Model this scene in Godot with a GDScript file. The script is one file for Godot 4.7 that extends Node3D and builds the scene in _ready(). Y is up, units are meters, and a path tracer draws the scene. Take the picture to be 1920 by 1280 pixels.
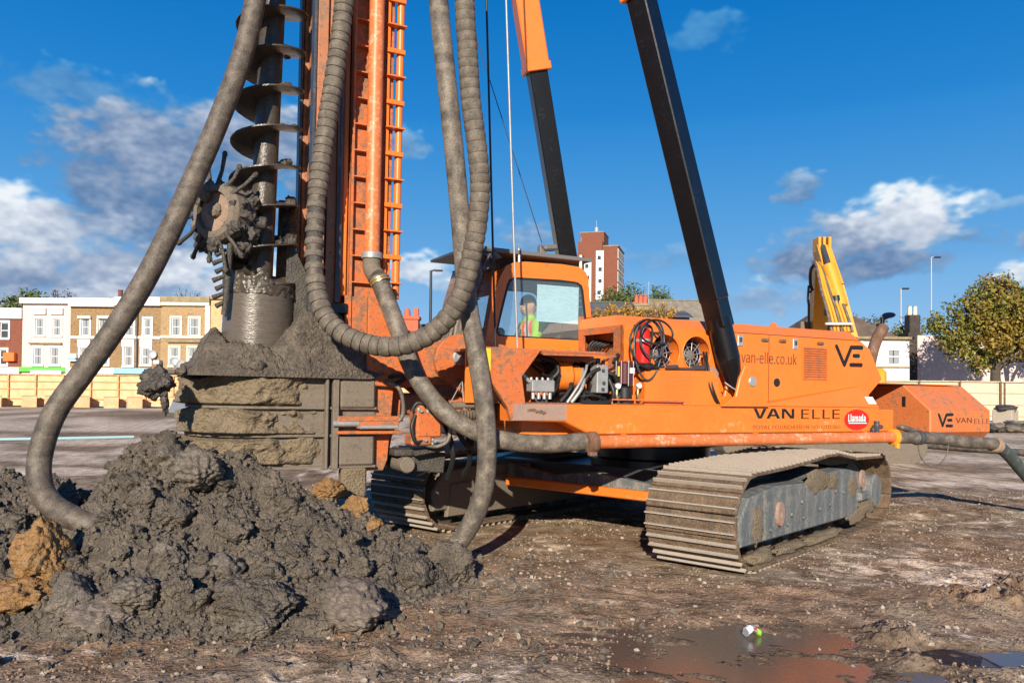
extends Node3D

# ---------------------------------------------------------------- mesh builder
class MB:
	var V := PackedVector3Array()
	var N := PackedVector3Array()
	var U := PackedVector2Array()
	var C := PackedColorArray()
	var col := Color(1, 1, 1)

	func t3(a: Vector3, b: Vector3, c: Vector3, na: Vector3, nb: Vector3, nc: Vector3, ua := Vector2.ZERO, ub := Vector2.ZERO, uc := Vector2.ZERO) -> void:
		if (b - a).cross(c - a).dot(na + nb + nc) > 0.0:
			V.append(a); V.append(c); V.append(b)
			N.append(na); N.append(nc); N.append(nb)
			U.append(ua); U.append(uc); U.append(ub)
		else:
			V.append(a); V.append(b); V.append(c)
			N.append(na); N.append(nb); N.append(nc)
			U.append(ua); U.append(ub); U.append(uc)
		C.append(col); C.append(col); C.append(col)

	func tri(a: Vector3, b: Vector3, c: Vector3, n: Vector3) -> void:
		t3(a, b, c, n, n, n)

	func quad(a: Vector3, b: Vector3, c: Vector3, d: Vector3, n: Vector3) -> void:
		t3(a, b, c, n, n, n, Vector2(0, 0), Vector2(1, 0), Vector2(1, 1))
		t3(a, c, d, n, n, n, Vector2(0, 0), Vector2(1, 1), Vector2(0, 1))

	# a quad whose normal is worked out, pointing away from a point inside
	func face(a: Vector3, b: Vector3, c: Vector3, d: Vector3, inside: Vector3) -> void:
		var n := (c - a).cross(d - b).normalized()
		if n.dot((a + b + c + d) * 0.25 - inside) < 0.0:
			n = -n
		quad(a, b, c, d, n)

	# six-sided solid from its lower four and upper four corners
	func hexa(p: Array) -> void:
		var m := Vector3.ZERO
		for q in p: m += q / 8.0
		face(p[0], p[1], p[2], p[3], m); face(p[4], p[5], p[6], p[7], m)
		for i in 4:
			var j := (i + 1) % 4
			face(p[i], p[j], p[j + 4], p[i + 4], m)

	func box(c: Vector3, s: Vector3, bev := 0.0, bs := Basis()) -> void:
		var h := s * 0.5
		var b := minf(bev, minf(h.x, minf(h.y, h.z)) * 0.9)
		if b <= 0.0:
			var P := func(x, y, z): return c + bs * Vector3(x * h.x, y * h.y, z * h.z)
			for sg in [-1.0, 1.0]:
				quad(P.call(sg, -1, -1), P.call(sg, 1, -1), P.call(sg, 1, 1), P.call(sg, -1, 1), bs * Vector3(sg, 0, 0))
				quad(P.call(-1, sg, -1), P.call(1, sg, -1), P.call(1, sg, 1), P.call(-1, sg, 1), bs * Vector3(0, sg, 0))
				quad(P.call(-1, -1, sg), P.call(1, -1, sg), P.call(1, 1, sg), P.call(-1, 1, sg), bs * Vector3(0, 0, sg))
			return
		var X := func(x, y, z): return c + bs * Vector3(x * h.x, y * (h.y - b), z * (h.z - b))
		var Y := func(x, y, z): return c + bs * Vector3(x * (h.x - b), y * h.y, z * (h.z - b))
		var Z := func(x, y, z): return c + bs * Vector3(x * (h.x - b), y * (h.y - b), z * h.z)
		for sg in [-1.0, 1.0]:
			quad(X.call(sg, -1, -1), X.call(sg, 1, -1), X.call(sg, 1, 1), X.call(sg, -1, 1), bs * Vector3(sg, 0, 0))
			quad(Y.call(-1, sg, -1), Y.call(1, sg, -1), Y.call(1, sg, 1), Y.call(-1, sg, 1), bs * Vector3(0, sg, 0))
			quad(Z.call(-1, -1, sg), Z.call(1, -1, sg), Z.call(1, 1, sg), Z.call(-1, 1, sg), bs * Vector3(0, 0, sg))
			for sh in [-1.0, 1.0]:
				quad(X.call(sg, sh, -1), X.call(sg, sh, 1), Y.call(sg, sh, 1), Y.call(sg, sh, -1), bs * Vector3(sg, sh, 0).normalized())
				quad(X.call(sg, -1, sh), X.call(sg, 1, sh), Z.call(sg, 1, sh), Z.call(sg, -1, sh), bs * Vector3(sg, 0, sh).normalized())
				quad(Y.call(-1, sg, sh), Y.call(1, sg, sh), Z.call(1, sg, sh), Z.call(-1, sg, sh), bs * Vector3(0, sg, sh).normalized())
				for si in [-1.0, 1.0]:
					tri(X.call(sg, sh, si), Y.call(sg, sh, si), Z.call(sg, sh, si), bs * Vector3(sg, sh, si).normalized())

	# polygon (x, y) in the frame f, from z0 to z1, edges chamfered by bev
	func prism(poly: PackedVector2Array, z0: float, z1: float, bev := 0.0, f := Transform3D()) -> void:
		var p := poly.duplicate()
		if Geometry2D.is_polygon_clockwise(p): p.reverse()
		var n := p.size()
		var q := PackedVector2Array()
		for i in n:
			var e1 := (p[i] - p[(i + n - 1) % n]).normalized()
			var e2 := (p[(i + 1) % n] - p[i]).normalized()
			var n1 := Vector2(-e1.y, e1.x)
			var n2 := Vector2(-e2.y, e2.x)
			q.append(p[i] + (n1 + n2) / maxf(0.4, 1.0 + n1.dot(n2)) * bev)
		var idx := Geometry2D.triangulate_polygon(q)
		for i in range(0, idx.size(), 3):
			for e in [[z1, 1.0], [z0, -1.0]]:
				tri(f * Vector3(q[idx[i]].x, q[idx[i]].y, e[0]), f * Vector3(q[idx[i + 1]].x, q[idx[i + 1]].y, e[0]), f * Vector3(q[idx[i + 2]].x, q[idx[i + 2]].y, e[0]), f.basis * Vector3(0, 0, e[1]))
		for i in n:
			var j := (i + 1) % n
			var e := (p[j] - p[i]).normalized()
			var o := Vector3(e.y, -e.x, 0)
			quad(f * Vector3(p[i].x, p[i].y, z0 + bev), f * Vector3(p[j].x, p[j].y, z0 + bev), f * Vector3(p[j].x, p[j].y, z1 - bev), f * Vector3(p[i].x, p[i].y, z1 - bev), f.basis * o)
			if bev > 0.0:
				for s in [[z1, 1.0], [z0, -1.0]]:
					var w: float = s[0] - s[1] * bev
					quad(f * Vector3(p[i].x, p[i].y, w), f * Vector3(p[j].x, p[j].y, w), f * Vector3(q[j].x, q[j].y, s[0]), f * Vector3(q[i].x, q[i].y, s[0]), f.basis * (o + Vector3(0, 0, s[1])).normalized())

	# plate between two outlines that have the same number of points
	func ring(outer: PackedVector2Array, inner: PackedVector2Array, z0: float, z1: float, f := Transform3D()) -> void:
		var n := outer.size()
		for i in n:
			var j := (i + 1) % n
			for e in [[z1, 1.0], [z0, -1.0]]:
				quad(f * Vector3(outer[i].x, outer[i].y, e[0]), f * Vector3(outer[j].x, outer[j].y, e[0]), f * Vector3(inner[j].x, inner[j].y, e[0]), f * Vector3(inner[i].x, inner[i].y, e[0]), f.basis * Vector3(0, 0, e[1]))
			for e in [[outer, 1.0], [inner, -1.0]]:
				var a: Vector2 = e[0][i]
				var b: Vector2 = e[0][j]
				if a.distance_to(b) < 1e-5: continue
				var d := (b - a).normalized()
				var o := Vector3(d.y, -d.x, 0)
				if (Vector2(o.x, o.y).dot((a + b) * 0.5 - (inner[0] + inner[n / 2]) * 0.5)) * float(e[1]) < 0.0: o = -o
				quad(f * Vector3(a.x, a.y, z0), f * Vector3(b.x, b.y, z0), f * Vector3(b.x, b.y, z1), f * Vector3(a.x, a.y, z1), f.basis * o)

	func tube(p: PackedVector3Array, r: float, seg := 10, rr := PackedFloat32Array(), caps := true, flat := 1.0) -> void:
		var n := p.size()
		var d := (p[1] - p[0]).normalized()
		var up := Vector3.UP if absf(d.y) < 0.9 else Vector3.RIGHT
		var x := d.cross(up).normalized()
		var rings := []
		var dist := 0.0
		for i in n:
			var t := (p[mini(i + 1, n - 1)] - p[maxi(i - 1, 0)]).normalized()
			x = (x - t * x.dot(t)).normalized()
			var y := t.cross(x)
			var ra := rr[i] if rr.size() > i else r
			if i > 0: dist += p[i].distance_to(p[i - 1])
			var pr := 0.0
			if rr.size() > 0: pr = (rr[mini(i + 1, n - 1)] - rr[maxi(i - 1, 0)]) / maxf(1e-4, p[mini(i + 1, n - 1)].distance_to(p[maxi(i - 1, 0)]))
			var vs := PackedVector3Array()
			var ns := PackedVector3Array()
			for k in seg:
				var a := TAU * k / seg
				var o := x * cos(a) + y * sin(a) * flat
				vs.append(p[i] + o * ra)
				ns.append((o.normalized() - t * pr).normalized())
			rings.append([vs, ns, dist, t])
		for i in n - 1:
			for k in seg:
				var k2 := (k + 1) % seg
				var A = rings[i]
				var B = rings[i + 1]
				var u0 := float(k) / seg
				var u1 := float(k + 1) / seg
				t3(A[0][k], A[0][k2], B[0][k2], A[1][k], A[1][k2], B[1][k2], Vector2(u0, A[2]), Vector2(u1, A[2]), Vector2(u1, B[2]))
				t3(A[0][k], B[0][k2], B[0][k], A[1][k], B[1][k2], B[1][k], Vector2(u0, A[2]), Vector2(u1, B[2]), Vector2(u0, B[2]))
		if caps:
			for e in [[0, -1.0], [n - 1, 1.0]]:
				var A = rings[e[0]]
				for k in seg:
					tri(p[e[0]], A[0][k], A[0][(k + 1) % seg], A[3] * e[1])

	func cyl(a: Vector3, b: Vector3, r: float, seg := 14, bev := 0.0) -> void:
		if bev <= 0.0:
			tube(PackedVector3Array([a, b]), r, seg)
			return
		var d := (b - a).normalized()
		lathe([[r - bev, 0.0], [r, bev], [r, a.distance_to(b) - bev], [r - bev, a.distance_to(b)]], a, d, seg, true)

	# profile [[radius, height], ...] turned about an axis; flat bands
	func lathe(pr: Array, o: Vector3, ax := Vector3.UP, seg := 20, caps := true) -> void:
		var up := Vector3.UP if absf(ax.y) < 0.9 else Vector3.RIGHT
		var x := ax.cross(up).normalized()
		var y := ax.cross(x)
		for i in pr.size() - 1:
			var r0: float = pr[i][0]
			var h0: float = pr[i][1]
			var r1: float = pr[i + 1][0]
			var h1: float = pr[i + 1][1]
			var sl := Vector2(h1 - h0, r0 - r1).normalized()
			for k in seg:
				var a0 := TAU * k / seg
				var a1 := TAU * (k + 1) / seg
				var d0 := x * cos(a0) + y * sin(a0)
				var d1 := x * cos(a1) + y * sin(a1)
				var n0 := d0 * sl.x + ax * sl.y
				var n1 := d1 * sl.x + ax * sl.y
				t3(o + d0 * r0 + ax * h0, o + d1 * r0 + ax * h0, o + d1 * r1 + ax * h1, n0, n1, n1, Vector2(float(k) / seg, h0), Vector2(float(k + 1) / seg, h0), Vector2(float(k + 1) / seg, h1))
				t3(o + d0 * r0 + ax * h0, o + d1 * r1 + ax * h1, o + d0 * r1 + ax * h1, n0, n1, n0, Vector2(float(k) / seg, h0), Vector2(float(k + 1) / seg, h1), Vector2(float(k) / seg, h1))
		if caps:
			for e in [[0, -1.0], [pr.size() - 1, 1.0]]:
				for k in seg:
					var a0 := TAU * k / seg
					var a1 := TAU * (k + 1) / seg
					tri(o + ax * pr[e[0]][1], o + (x * cos(a0) + y * sin(a0)) * pr[e[0]][0] + ax * pr[e[0]][1], o + (x * cos(a1) + y * sin(a1)) * pr[e[0]][0] + ax * pr[e[0]][1], ax * e[1])

	func mesh(into: ArrayMesh = null) -> ArrayMesh:
		var m := into if into else ArrayMesh.new()
		if V.is_empty(): return m
		var a := []
		a.resize(Mesh.ARRAY_MAX)
		a[Mesh.ARRAY_VERTEX] = V
		a[Mesh.ARRAY_NORMAL] = N
		a[Mesh.ARRAY_TEX_UV] = U
		a[Mesh.ARRAY_COLOR] = C
		m.add_surface_from_arrays(Mesh.PRIMITIVE_TRIANGLES, a)
		return m

# ---------------------------------------------------------------- helpers
var M := {}
var used := {}
var rng := RandomNumberGenerator.new()
var CAM_POS := Vector3(0, 1.6, 0)
var CAM_BASIS := Basis(Vector3.RIGHT, deg_to_rad(1.0)) * Basis(Vector3.BACK, deg_to_rad(0.55))
const FOCAL := 1500.0
var rig: Node3D
var RX: Transform3D

# the point a photo pixel shows at a depth that is known from what it touches
func W(u: float, v: float, depth: float) -> Vector3:
	return CAM_POS + CAM_BASIS * Vector3((u - 960.0) / FOCAL, -(v - 705.0) / FOCAL, -1.0) * depth

func RW(u: float, v: float, depth: float) -> Vector3:   # the same in the rig's axes
	return RX.affine_inverse() * W(u, v, depth)

func v2(a: Array) -> PackedVector2Array:
	var p := PackedVector2Array()
	for i in range(0, a.size(), 2): p.append(Vector2(a[i], a[i + 1]))
	return p

func v3(a: Array) -> PackedVector3Array:
	var p := PackedVector3Array()
	for q in a: p.append(q)
	return p

func spline(p: PackedVector3Array, step := 0.06) -> PackedVector3Array:
	var c := Curve3D.new()
	c.bake_interval = step
	for i in p.size():
		var t := (p[mini(i + 1, p.size() - 1)] - p[maxi(i - 1, 0)]) / 6.0
		c.add_point(p[i], -t, t)
	return c.get_baked_points()

func numbered(called: String) -> String:
	var k: int = used.get(called, 0)
	used[called] = k + 1
	return called if k == 0 else "%s_%03d" % [called, k]

func tag(o: Node, label := "", category := "", group := "", kind := "") -> Node:
	if label: o.set_meta("label", label)
	if category: o.set_meta("category", category)
	if group: o.set_meta("group", group)
	if kind: o.set_meta("kind", kind)
	return o

func part(called: String, m: Mesh, mat, parent: Node, xf := Transform3D()) -> MeshInstance3D:
	var o := MeshInstance3D.new()
	o.name = called if parent != self else numbered(called)
	o.mesh = m
	if mat is Array:
		for i in mat.size(): o.set_surface_override_material(i, mat[i])
	elif mat:
		for i in m.get_surface_count(): o.set_surface_override_material(i, mat)
	o.transform = xf
	parent.add_child(o, true)
	return o

func pm(called: String, b: MB, mat, parent: Node, xf := Transform3D()) -> MeshInstance3D:
	return part(called, b.mesh(), mat, parent, xf)

func base(called: String, label := "", category := "", at := Vector3.ZERO, turn := 0.0, group := "") -> Node3D:
	var o := Node3D.new()
	o.name = numbered(called)
	add_child(o, true)
	o.position = at
	o.rotation.y = turn
	tag(o, label, category, group)
	return o

func holder(called: String, parent: Node, xf := Transform3D()) -> Node3D:
	var o := Node3D.new()
	o.name = called
	o.transform = xf
	parent.add_child(o, true)
	return o

# ---------------------------------------------------------------- materials
func grain(seed: int, freq: float, oct := 4, type := FastNoiseLite.TYPE_SIMPLEX_SMOOTH, size := 512) -> PackedByteArray:
	var n := FastNoiseLite.new()
	n.seed = seed
	n.noise_type = type
	n.frequency = freq
	n.fractal_octaves = oct
	n.fractal_gain = 0.55
	var im := n.get_seamless_image(size, size, false, false, 0.12, true)
	im.convert(Image.FORMAT_L8)
	return im.get_data()

func lin(r: float, g: float, b: float) -> Color:     # real-world base colour, given as linear values
	return Color(r, g, b).linear_to_srgb()

# base colour with soft tone changes, films and spatters of mud, and specks; thresholds 0..1 on the grains
func dirt_texture(seed: int, base_c: Color, mud_c: Color, film: float, spat: float, speck_c: Color, speck: float, tone := 0.12, size := 512) -> ImageTexture:
	var a := grain(seed, 0.006 * 512 / size, 5, FastNoiseLite.TYPE_SIMPLEX_SMOOTH, size)
	var b := grain(seed + 7, 0.03 * 512 / size, 4, FastNoiseLite.TYPE_SIMPLEX_SMOOTH, size)
	var c := grain(seed + 13, 0.11 * 512 / size, 2, FastNoiseLite.TYPE_SIMPLEX_SMOOTH, size)
	var out := PackedByteArray()
	out.resize(size * size * 3)
	for i in size * size:
		var x := a[i] / 255.0
		var y := b[i] / 255.0
		var z := c[i] / 255.0
		var k := 1.0 + (x + y + z - 1.5) * tone
		var r := base_c.r * k
		var g := base_c.g * k
		var bl := base_c.b * k
		var m := clampf((x * 0.55 + y * 0.45 - (1.0 - film)) * 5.0, 0.0, 1.0) * (0.55 + 0.45 * z)
		m = maxf(m, clampf((y * 0.5 + z * 0.5 + (x - 0.5) * 0.35 - (1.0 - spat)) * 12.0, 0.0, 1.0) * 0.9)
		r += (mud_c.r * (0.85 + 0.3 * z) - r) * m
		g += (mud_c.g * (0.85 + 0.3 * z) - g) * m
		bl += (mud_c.b * (0.85 + 0.3 * z) - bl) * m
		var s := clampf((z * 0.7 + y * 0.3 - (1.0 - speck)) * 14.0, 0.0, 1.0)
		r += (speck_c.r - r) * s
		g += (speck_c.g - g) * s
		bl += (speck_c.b - bl) * s
		out[i * 3] = int(clampf(r, 0, 1) * 255.0)
		out[i * 3 + 1] = int(clampf(g, 0, 1) * 255.0)
		out[i * 3 + 2] = int(clampf(bl, 0, 1) * 255.0)
	return ImageTexture.create_from_image(Image.create_from_data(size, size, false, Image.FORMAT_RGB8, out))

func bump_texture(seed: int, freq: float, oct := 5, type := FastNoiseLite.TYPE_SIMPLEX_SMOOTH) -> ImageTexture:
	return ImageTexture.create_from_image(Image.create_from_data(512, 512, false, Image.FORMAT_L8, grain(seed, freq, oct, type)))

func mat(called: String, tex, rough: float, scale := 1.0, bump = null, cm := 0.0, metal := 0.0, colour := Color.WHITE) -> StandardMaterial3D:
	var m := StandardMaterial3D.new()
	m.resource_name = called
	m.albedo_color = colour
	if tex: m.albedo_texture = tex
	m.roughness = rough
	m.metallic = metal
	if tex or bump:
		m.uv1_triplanar = true
		m.uv1_world_triplanar = true
		m.uv1_scale = Vector3.ONE * scale
		m.uv1_triplanar_sharpness = 4.0
	if bump:
		m.heightmap_enabled = true
		m.heightmap_texture = bump
		m.heightmap_scale = cm
	M[called] = m
	return m

func plain(called: String, c: Color, rough := 0.6, metal := 0.0) -> StandardMaterial3D:
	return mat(called, null, rough, 1.0, null, 0.0, metal, c)

# triangles of a displaced ball: a clod, a lump, a stone
func ico(sub: int) -> Array:
	var t := (1.0 + sqrt(5.0)) / 2.0
	var v: Array[Vector3] = [Vector3(-1, t, 0), Vector3(1, t, 0), Vector3(-1, -t, 0), Vector3(1, -t, 0), Vector3(0, -1, t), Vector3(0, 1, t), Vector3(0, -1, -t), Vector3(0, 1, -t), Vector3(t, 0, -1), Vector3(t, 0, 1), Vector3(-t, 0, -1), Vector3(-t, 0, 1)]
	for i in v.size(): v[i] = v[i].normalized()
	var f := [[0, 11, 5], [0, 5, 1], [0, 1, 7], [0, 7, 10], [0, 10, 11], [1, 5, 9], [5, 11, 4], [11, 10, 2], [10, 7, 6], [7, 1, 8], [3, 9, 4], [3, 4, 2], [3, 2, 6], [3, 6, 8], [3, 8, 9], [4, 9, 5], [2, 4, 11], [6, 2, 10], [8, 6, 7], [9, 8, 1]]
	for s in sub:
		var mid := {}
		var g := []
		for q in f:
			var e := []
			for k in 3:
				var a: int = mini(q[k], q[(k + 1) % 3])
				var b: int = maxi(q[k], q[(k + 1) % 3])
				var key := a * 100000 + b
				if not mid.has(key):
					mid[key] = v.size()
					v.append((v[a] + v[b]).normalized())
				e.append(mid[key])
			g.append([q[0], e[0], e[2]]); g.append([q[1], e[1], e[0]]); g.append([q[2], e[2], e[1]]); g.append(e)
		f = g
	return [v, f]

var ico_cache := {}
func lump(seed: int, sub := 3, amp := 0.45, squash := Vector3.ONE, freq := 1.3, fine := 0.12, flat := false) -> ArrayMesh:
	if not ico_cache.has(sub): ico_cache[sub] = ico(sub)
	var iv = ico_cache[sub]
	var n := FastNoiseLite.new()
	n.seed = seed
	n.frequency = freq
	n.fractal_octaves = 2
	var n2 := FastNoiseLite.new()
	n2.seed = seed + 5
	n2.noise_type = FastNoiseLite.TYPE_CELLULAR
	n2.cellular_return_type = FastNoiseLite.RETURN_DISTANCE
	n2.frequency = freq * 2.3
	n2.fractal_octaves = 2
	var P := PackedVector3Array()
	for p: Vector3 in iv[0]:
		var q := p * (1.0 + amp * n.get_noise_3dv(p) - fine * (n2.get_noise_3dv(p) + 0.3))
		if sub > 2:     # partly sheared faces, as a spade or the auger leaves them, then crumbs
			for k in 4:
				var d := Vector3(sin(seed * 1.7 + k * 2.4), sin(seed * 0.9 + k * 1.3) * 0.8, cos(seed * 1.7 + k * 2.4)).normalized()
				var over := q.dot(d) - (0.72 + 0.10 * sin(seed + k * 3.0))
				if over > 0.0: q -= d * over * 0.55
			q += p * (0.16 * n.get_noise_3dv(p * 4.1 + Vector3(3, 1, 2)) + 0.6 * fine * (-n2.get_noise_3dv(p * 3.3) - 0.4))
		P.append(q * squash)
	if flat:
		var b := MB.new()
		for f in iv[1]:
			var c := (P[f[1]] - P[f[0]]).cross(P[f[2]] - P[f[0]]).normalized()
			b.tri(P[f[0]], P[f[1]], P[f[2]], c)
		return b.mesh()
	return indexed(P, iv[1])

func indexed(P: PackedVector3Array, faces: Array, cols := PackedColorArray()) -> ArrayMesh:
	var idx := PackedInt32Array()
	for q in faces:
		idx.append(q[0]); idx.append(q[2]); idx.append(q[1])
	return smooth_mesh(P, idx, cols)

# indices clockwise from outside; smooth normals
func smooth_mesh(P: PackedVector3Array, idx: PackedInt32Array, cols := PackedColorArray()) -> ArrayMesh:
	var nn := PackedVector3Array()
	nn.resize(P.size())
	for i in range(0, idx.size(), 3):
		var c := (P[idx[i + 2]] - P[idx[i]]).cross(P[idx[i + 1]] - P[idx[i]])
		nn[idx[i]] += c; nn[idx[i + 1]] += c; nn[idx[i + 2]] += c
	for i in nn.size(): nn[i] = nn[i].normalized()
	var a := []
	a.resize(Mesh.ARRAY_MAX)
	a[Mesh.ARRAY_VERTEX] = P
	a[Mesh.ARRAY_NORMAL] = nn
	a[Mesh.ARRAY_INDEX] = idx
	if cols.size(): a[Mesh.ARRAY_COLOR] = cols
	var m := ArrayMesh.new()
	m.add_surface_from_arrays(Mesh.PRIMITIVE_TRIANGLES, a)
	return m

func mud_heap(P: Callable, nu: int, nv: int) -> ArrayMesh:   # sheet P(u, v), u and v from 0 to 1, facing up / out
	var pts := PackedVector3Array()
	for j in nv + 1:
		for i in nu + 1: pts.append(P.call(float(i) / nu, float(j) / nv))
	var idx := PackedInt32Array()
	for j in nv:
		for i in nu:
			var a := j * (nu + 1) + i
			idx.append_array([a, a + 1, a + nu + 2, a, a + nu + 2, a + nu + 1])
	return smooth_mesh(pts, idx)
# ---------------------------------------------------------------- sky
func make_sky() -> Sky:
	var w := 4096
	var h := 2048
	var n := FastNoiseLite.new()
	n.seed = 4
	n.frequency = 0.11
	n.fractal_octaves = 5
	n.fractal_gain = 0.52
	var n2 := FastNoiseLite.new()
	n2.seed = 31
	n2.frequency = 0.30
	n2.fractal_octaves = 3
	# banks of cloud: bearing, height, half width, half height (degrees), thickness, brightness
	var banks := [
		[-24.0, 15.2, 6.4, 3.1, 1.0, 0.24], [-27.4, 12.8, 2.7, 2.6, 0.9, 0.24], [-18.0, 16.4, 5.2, 2.6, 1.0, 0.32], [-24.6, 11.4, 5.0, 1.9, 0.95, 0.10],
		[-20.0, 11.6, 3.6, 2.0, 0.85, 0.12], [-29.4, 18.3, 3.6, 1.1, 0.42, 0.40], [-31.2, 9.6, 4.4, 2.2, 1.0, 0.74], [-31.6, 6.6, 4.4, 1.7, 1.0, 0.42],
		[-25.4, 7.6, 6.8, 2.2, 1.0, 0.56], [-29.0, 4.6, 6.0, 1.6, 0.95, 0.62], [-20.0, 4.6, 6.0, 1.4, 0.9, 0.8], [-24.0, 9.6, 4.5, 1.6, 0.8, 0.3], [-19.6, 7.0, 4.6, 1.8, 1.1, 0.95], [-14.1, 17.4, 2.4, 1.9, 0.9, 0.42], [-14.6, 12.4, 2.0, 2.6, 0.85, 0.22], [-13.9, 8.6, 2.2, 1.8, 0.9, 0.8],
		[-6.6, 8.7, 2.7, 0.9, 0.9, 0.85], [-4.0, 7.6, 2.2, 0.7, 0.6, 0.7], [1.4, 11.0, 2.6, 0.9, 0.55, 0.40], [-7.8, 16.9, 1.3, 1.1, 0.5, 0.5], [-3.2, 10.2, 1.4, 0.7, 0.4, 0.3],
		[22.8, 9.9, 3.9, 1.9, 1.1, 0.40], [26.4, 11.3, 3.3, 1.8, 1.15, 0.85], [27.0, 12.4, 2.2, 1.0, 1.0, 1.0], [20.4, 8.7, 2.9, 1.3, 1.0, 0.22], [24.6, 8.6, 3.0, 1.1, 0.9, 0.16], [29.6, 9.9, 1.8, 0.7, 0.6, 0.35],
		[19.9, 13.6, 1.5, 0.9, 0.7, 0.28], [17.3, 6.6, 3.2, 0.9, 0.6, 0.55], [31.4, 11.6, 2.8, 0.5, 0.4, 0.7], [32.6, 7.4, 1.6, 0.7, 0.95, 1.0], [34.4, 9.2, 1.8, 0.7, 0.7, 0.3],
		[13.7, 24.0, 2.2, 1.0, 0.28, 0.6], [12.2, 23.3, 1.8, 0.6, 0.22, 0.6], [11.0, 9.5, 4.0, 0.6, 0.28, 0.5], [14.0, 3.6, 6.0, 0.7, 0.5, 0.8]]
	var data := PackedByteArray()
	var half := h / 2
	var low := Color8(176, 210, 240)
	for j in h:
		var el := 90.0 - (j + 0.5) * 180.0 / h
		var e := maxf(el, 0.0)
		# measured down the picture: pale near the horizon, deep blue above
		var c := Color8(176, 211, 241).lerp(Color8(112, 174, 229), clampf(e / 9.0, 0, 1)).lerp(Color8(44, 136, 212), clampf((e - 8.0) / 11.0, 0, 1)).lerp(Color8(4, 108, 188), clampf((e - 18.0) / 12.0, 0, 1)).lerp(Color8(6, 74, 150), clampf((e - 32.0) / 50.0, 0, 1))
		if el <= 0.0: c = low
		var row := PackedByteArray()
		var px := PackedByteArray([int(c.r * 255), int(c.g * 255), int(c.b * 255)])
		if el <= 0.5 or el > 30.0:
			row = px.duplicate()
			while row.size() < w * 3: row.append_array(row)
			row = row.slice(0, w * 3)
			data.append_array(row)
			continue
		row.resize(w * 3)
		var near := []
		for b in banks:
			if absf(b[1] - el) < b[3] * 2.0 + 1.2: near.append(b)
		var i := 0
		while i < w:
			var az := (i + 0.5) * 360.0 / w
			if az > 180.0: az -= 360.0
			var step := 1 if absf(az) < 42.0 else 4
			var d := 0.0
			var lit := 0.5
			var f := n.get_noise_2d(az * 1.9, el * 4.2)
			if step == 1:
				var x := az + n2.get_noise_2d(az * 1.1, el * 1.9) * 1.1
				var y := el + n2.get_noise_2d(az * 1.1 + 90.0, el * 1.9) * 0.8
				var g := n2.get_noise_2d(az * 3.2 + 40.0, el * 6.0)
				var most := 0.0
				var lsum := 0.0
				for b in near:
					var ex: float = (x - b[0]) / b[2]
					if absf(ex) > 1.4: continue
					var ey: float = (y - b[1]) / b[3]
					var q := 1.0 - sqrt(ex * ex + ey * ey)
					if q > -0.35:
						var s: float = smoothstep(-0.35, 0.45, q + f * 0.75 + g * 0.16) * b[4]
						lsum += s * (b[5] + ey * 0.20)
						most += s
						d = maxf(d, s)
				if most > 0.001: lit = lsum / most
				lit += f * 0.34 + g * 0.16
				d = clampf(d, 0.0, 1.0)
			else:
				d = smoothstep(0.12, 0.42, f + 0.18 * sin(el * 0.35) - absf(el - 11.0) * 0.012)
				lit = 0.45 + n2.get_noise_2d(az, el * 2.0) * 0.5
			d = minf(d, 1.0) * smoothstep(0.0, 3.0, el)
			var cl := Color8(92, 120, 162).lerp(Color8(166, 180, 204), clampf(lit * 2.0, 0, 1)).lerp(Color8(246, 249, 253), clampf(lit * 2.0 - 1.0, 0, 1))
			var o := c.lerp(cl, d * 0.96)
			var r8 := int(clampf(o.r, 0, 1) * 255)
			var g8 := int(clampf(o.g, 0, 1) * 255)
			var b8 := int(clampf(o.b, 0, 1) * 255)
			for k in mini(step, w - i):
				row[(i + k) * 3] = r8
				row[(i + k) * 3 + 1] = g8
				row[(i + k) * 3 + 2] = b8
			i += step
		data.append_array(row)
	var m := PanoramaSkyMaterial.new()
	m.panorama = ImageTexture.create_from_image(Image.create_from_data(w, h, false, Image.FORMAT_RGB8, data))
	m.energy_multiplier = 1.0
	var s := Sky.new()
	s.sky_material = m
	return s

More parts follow.
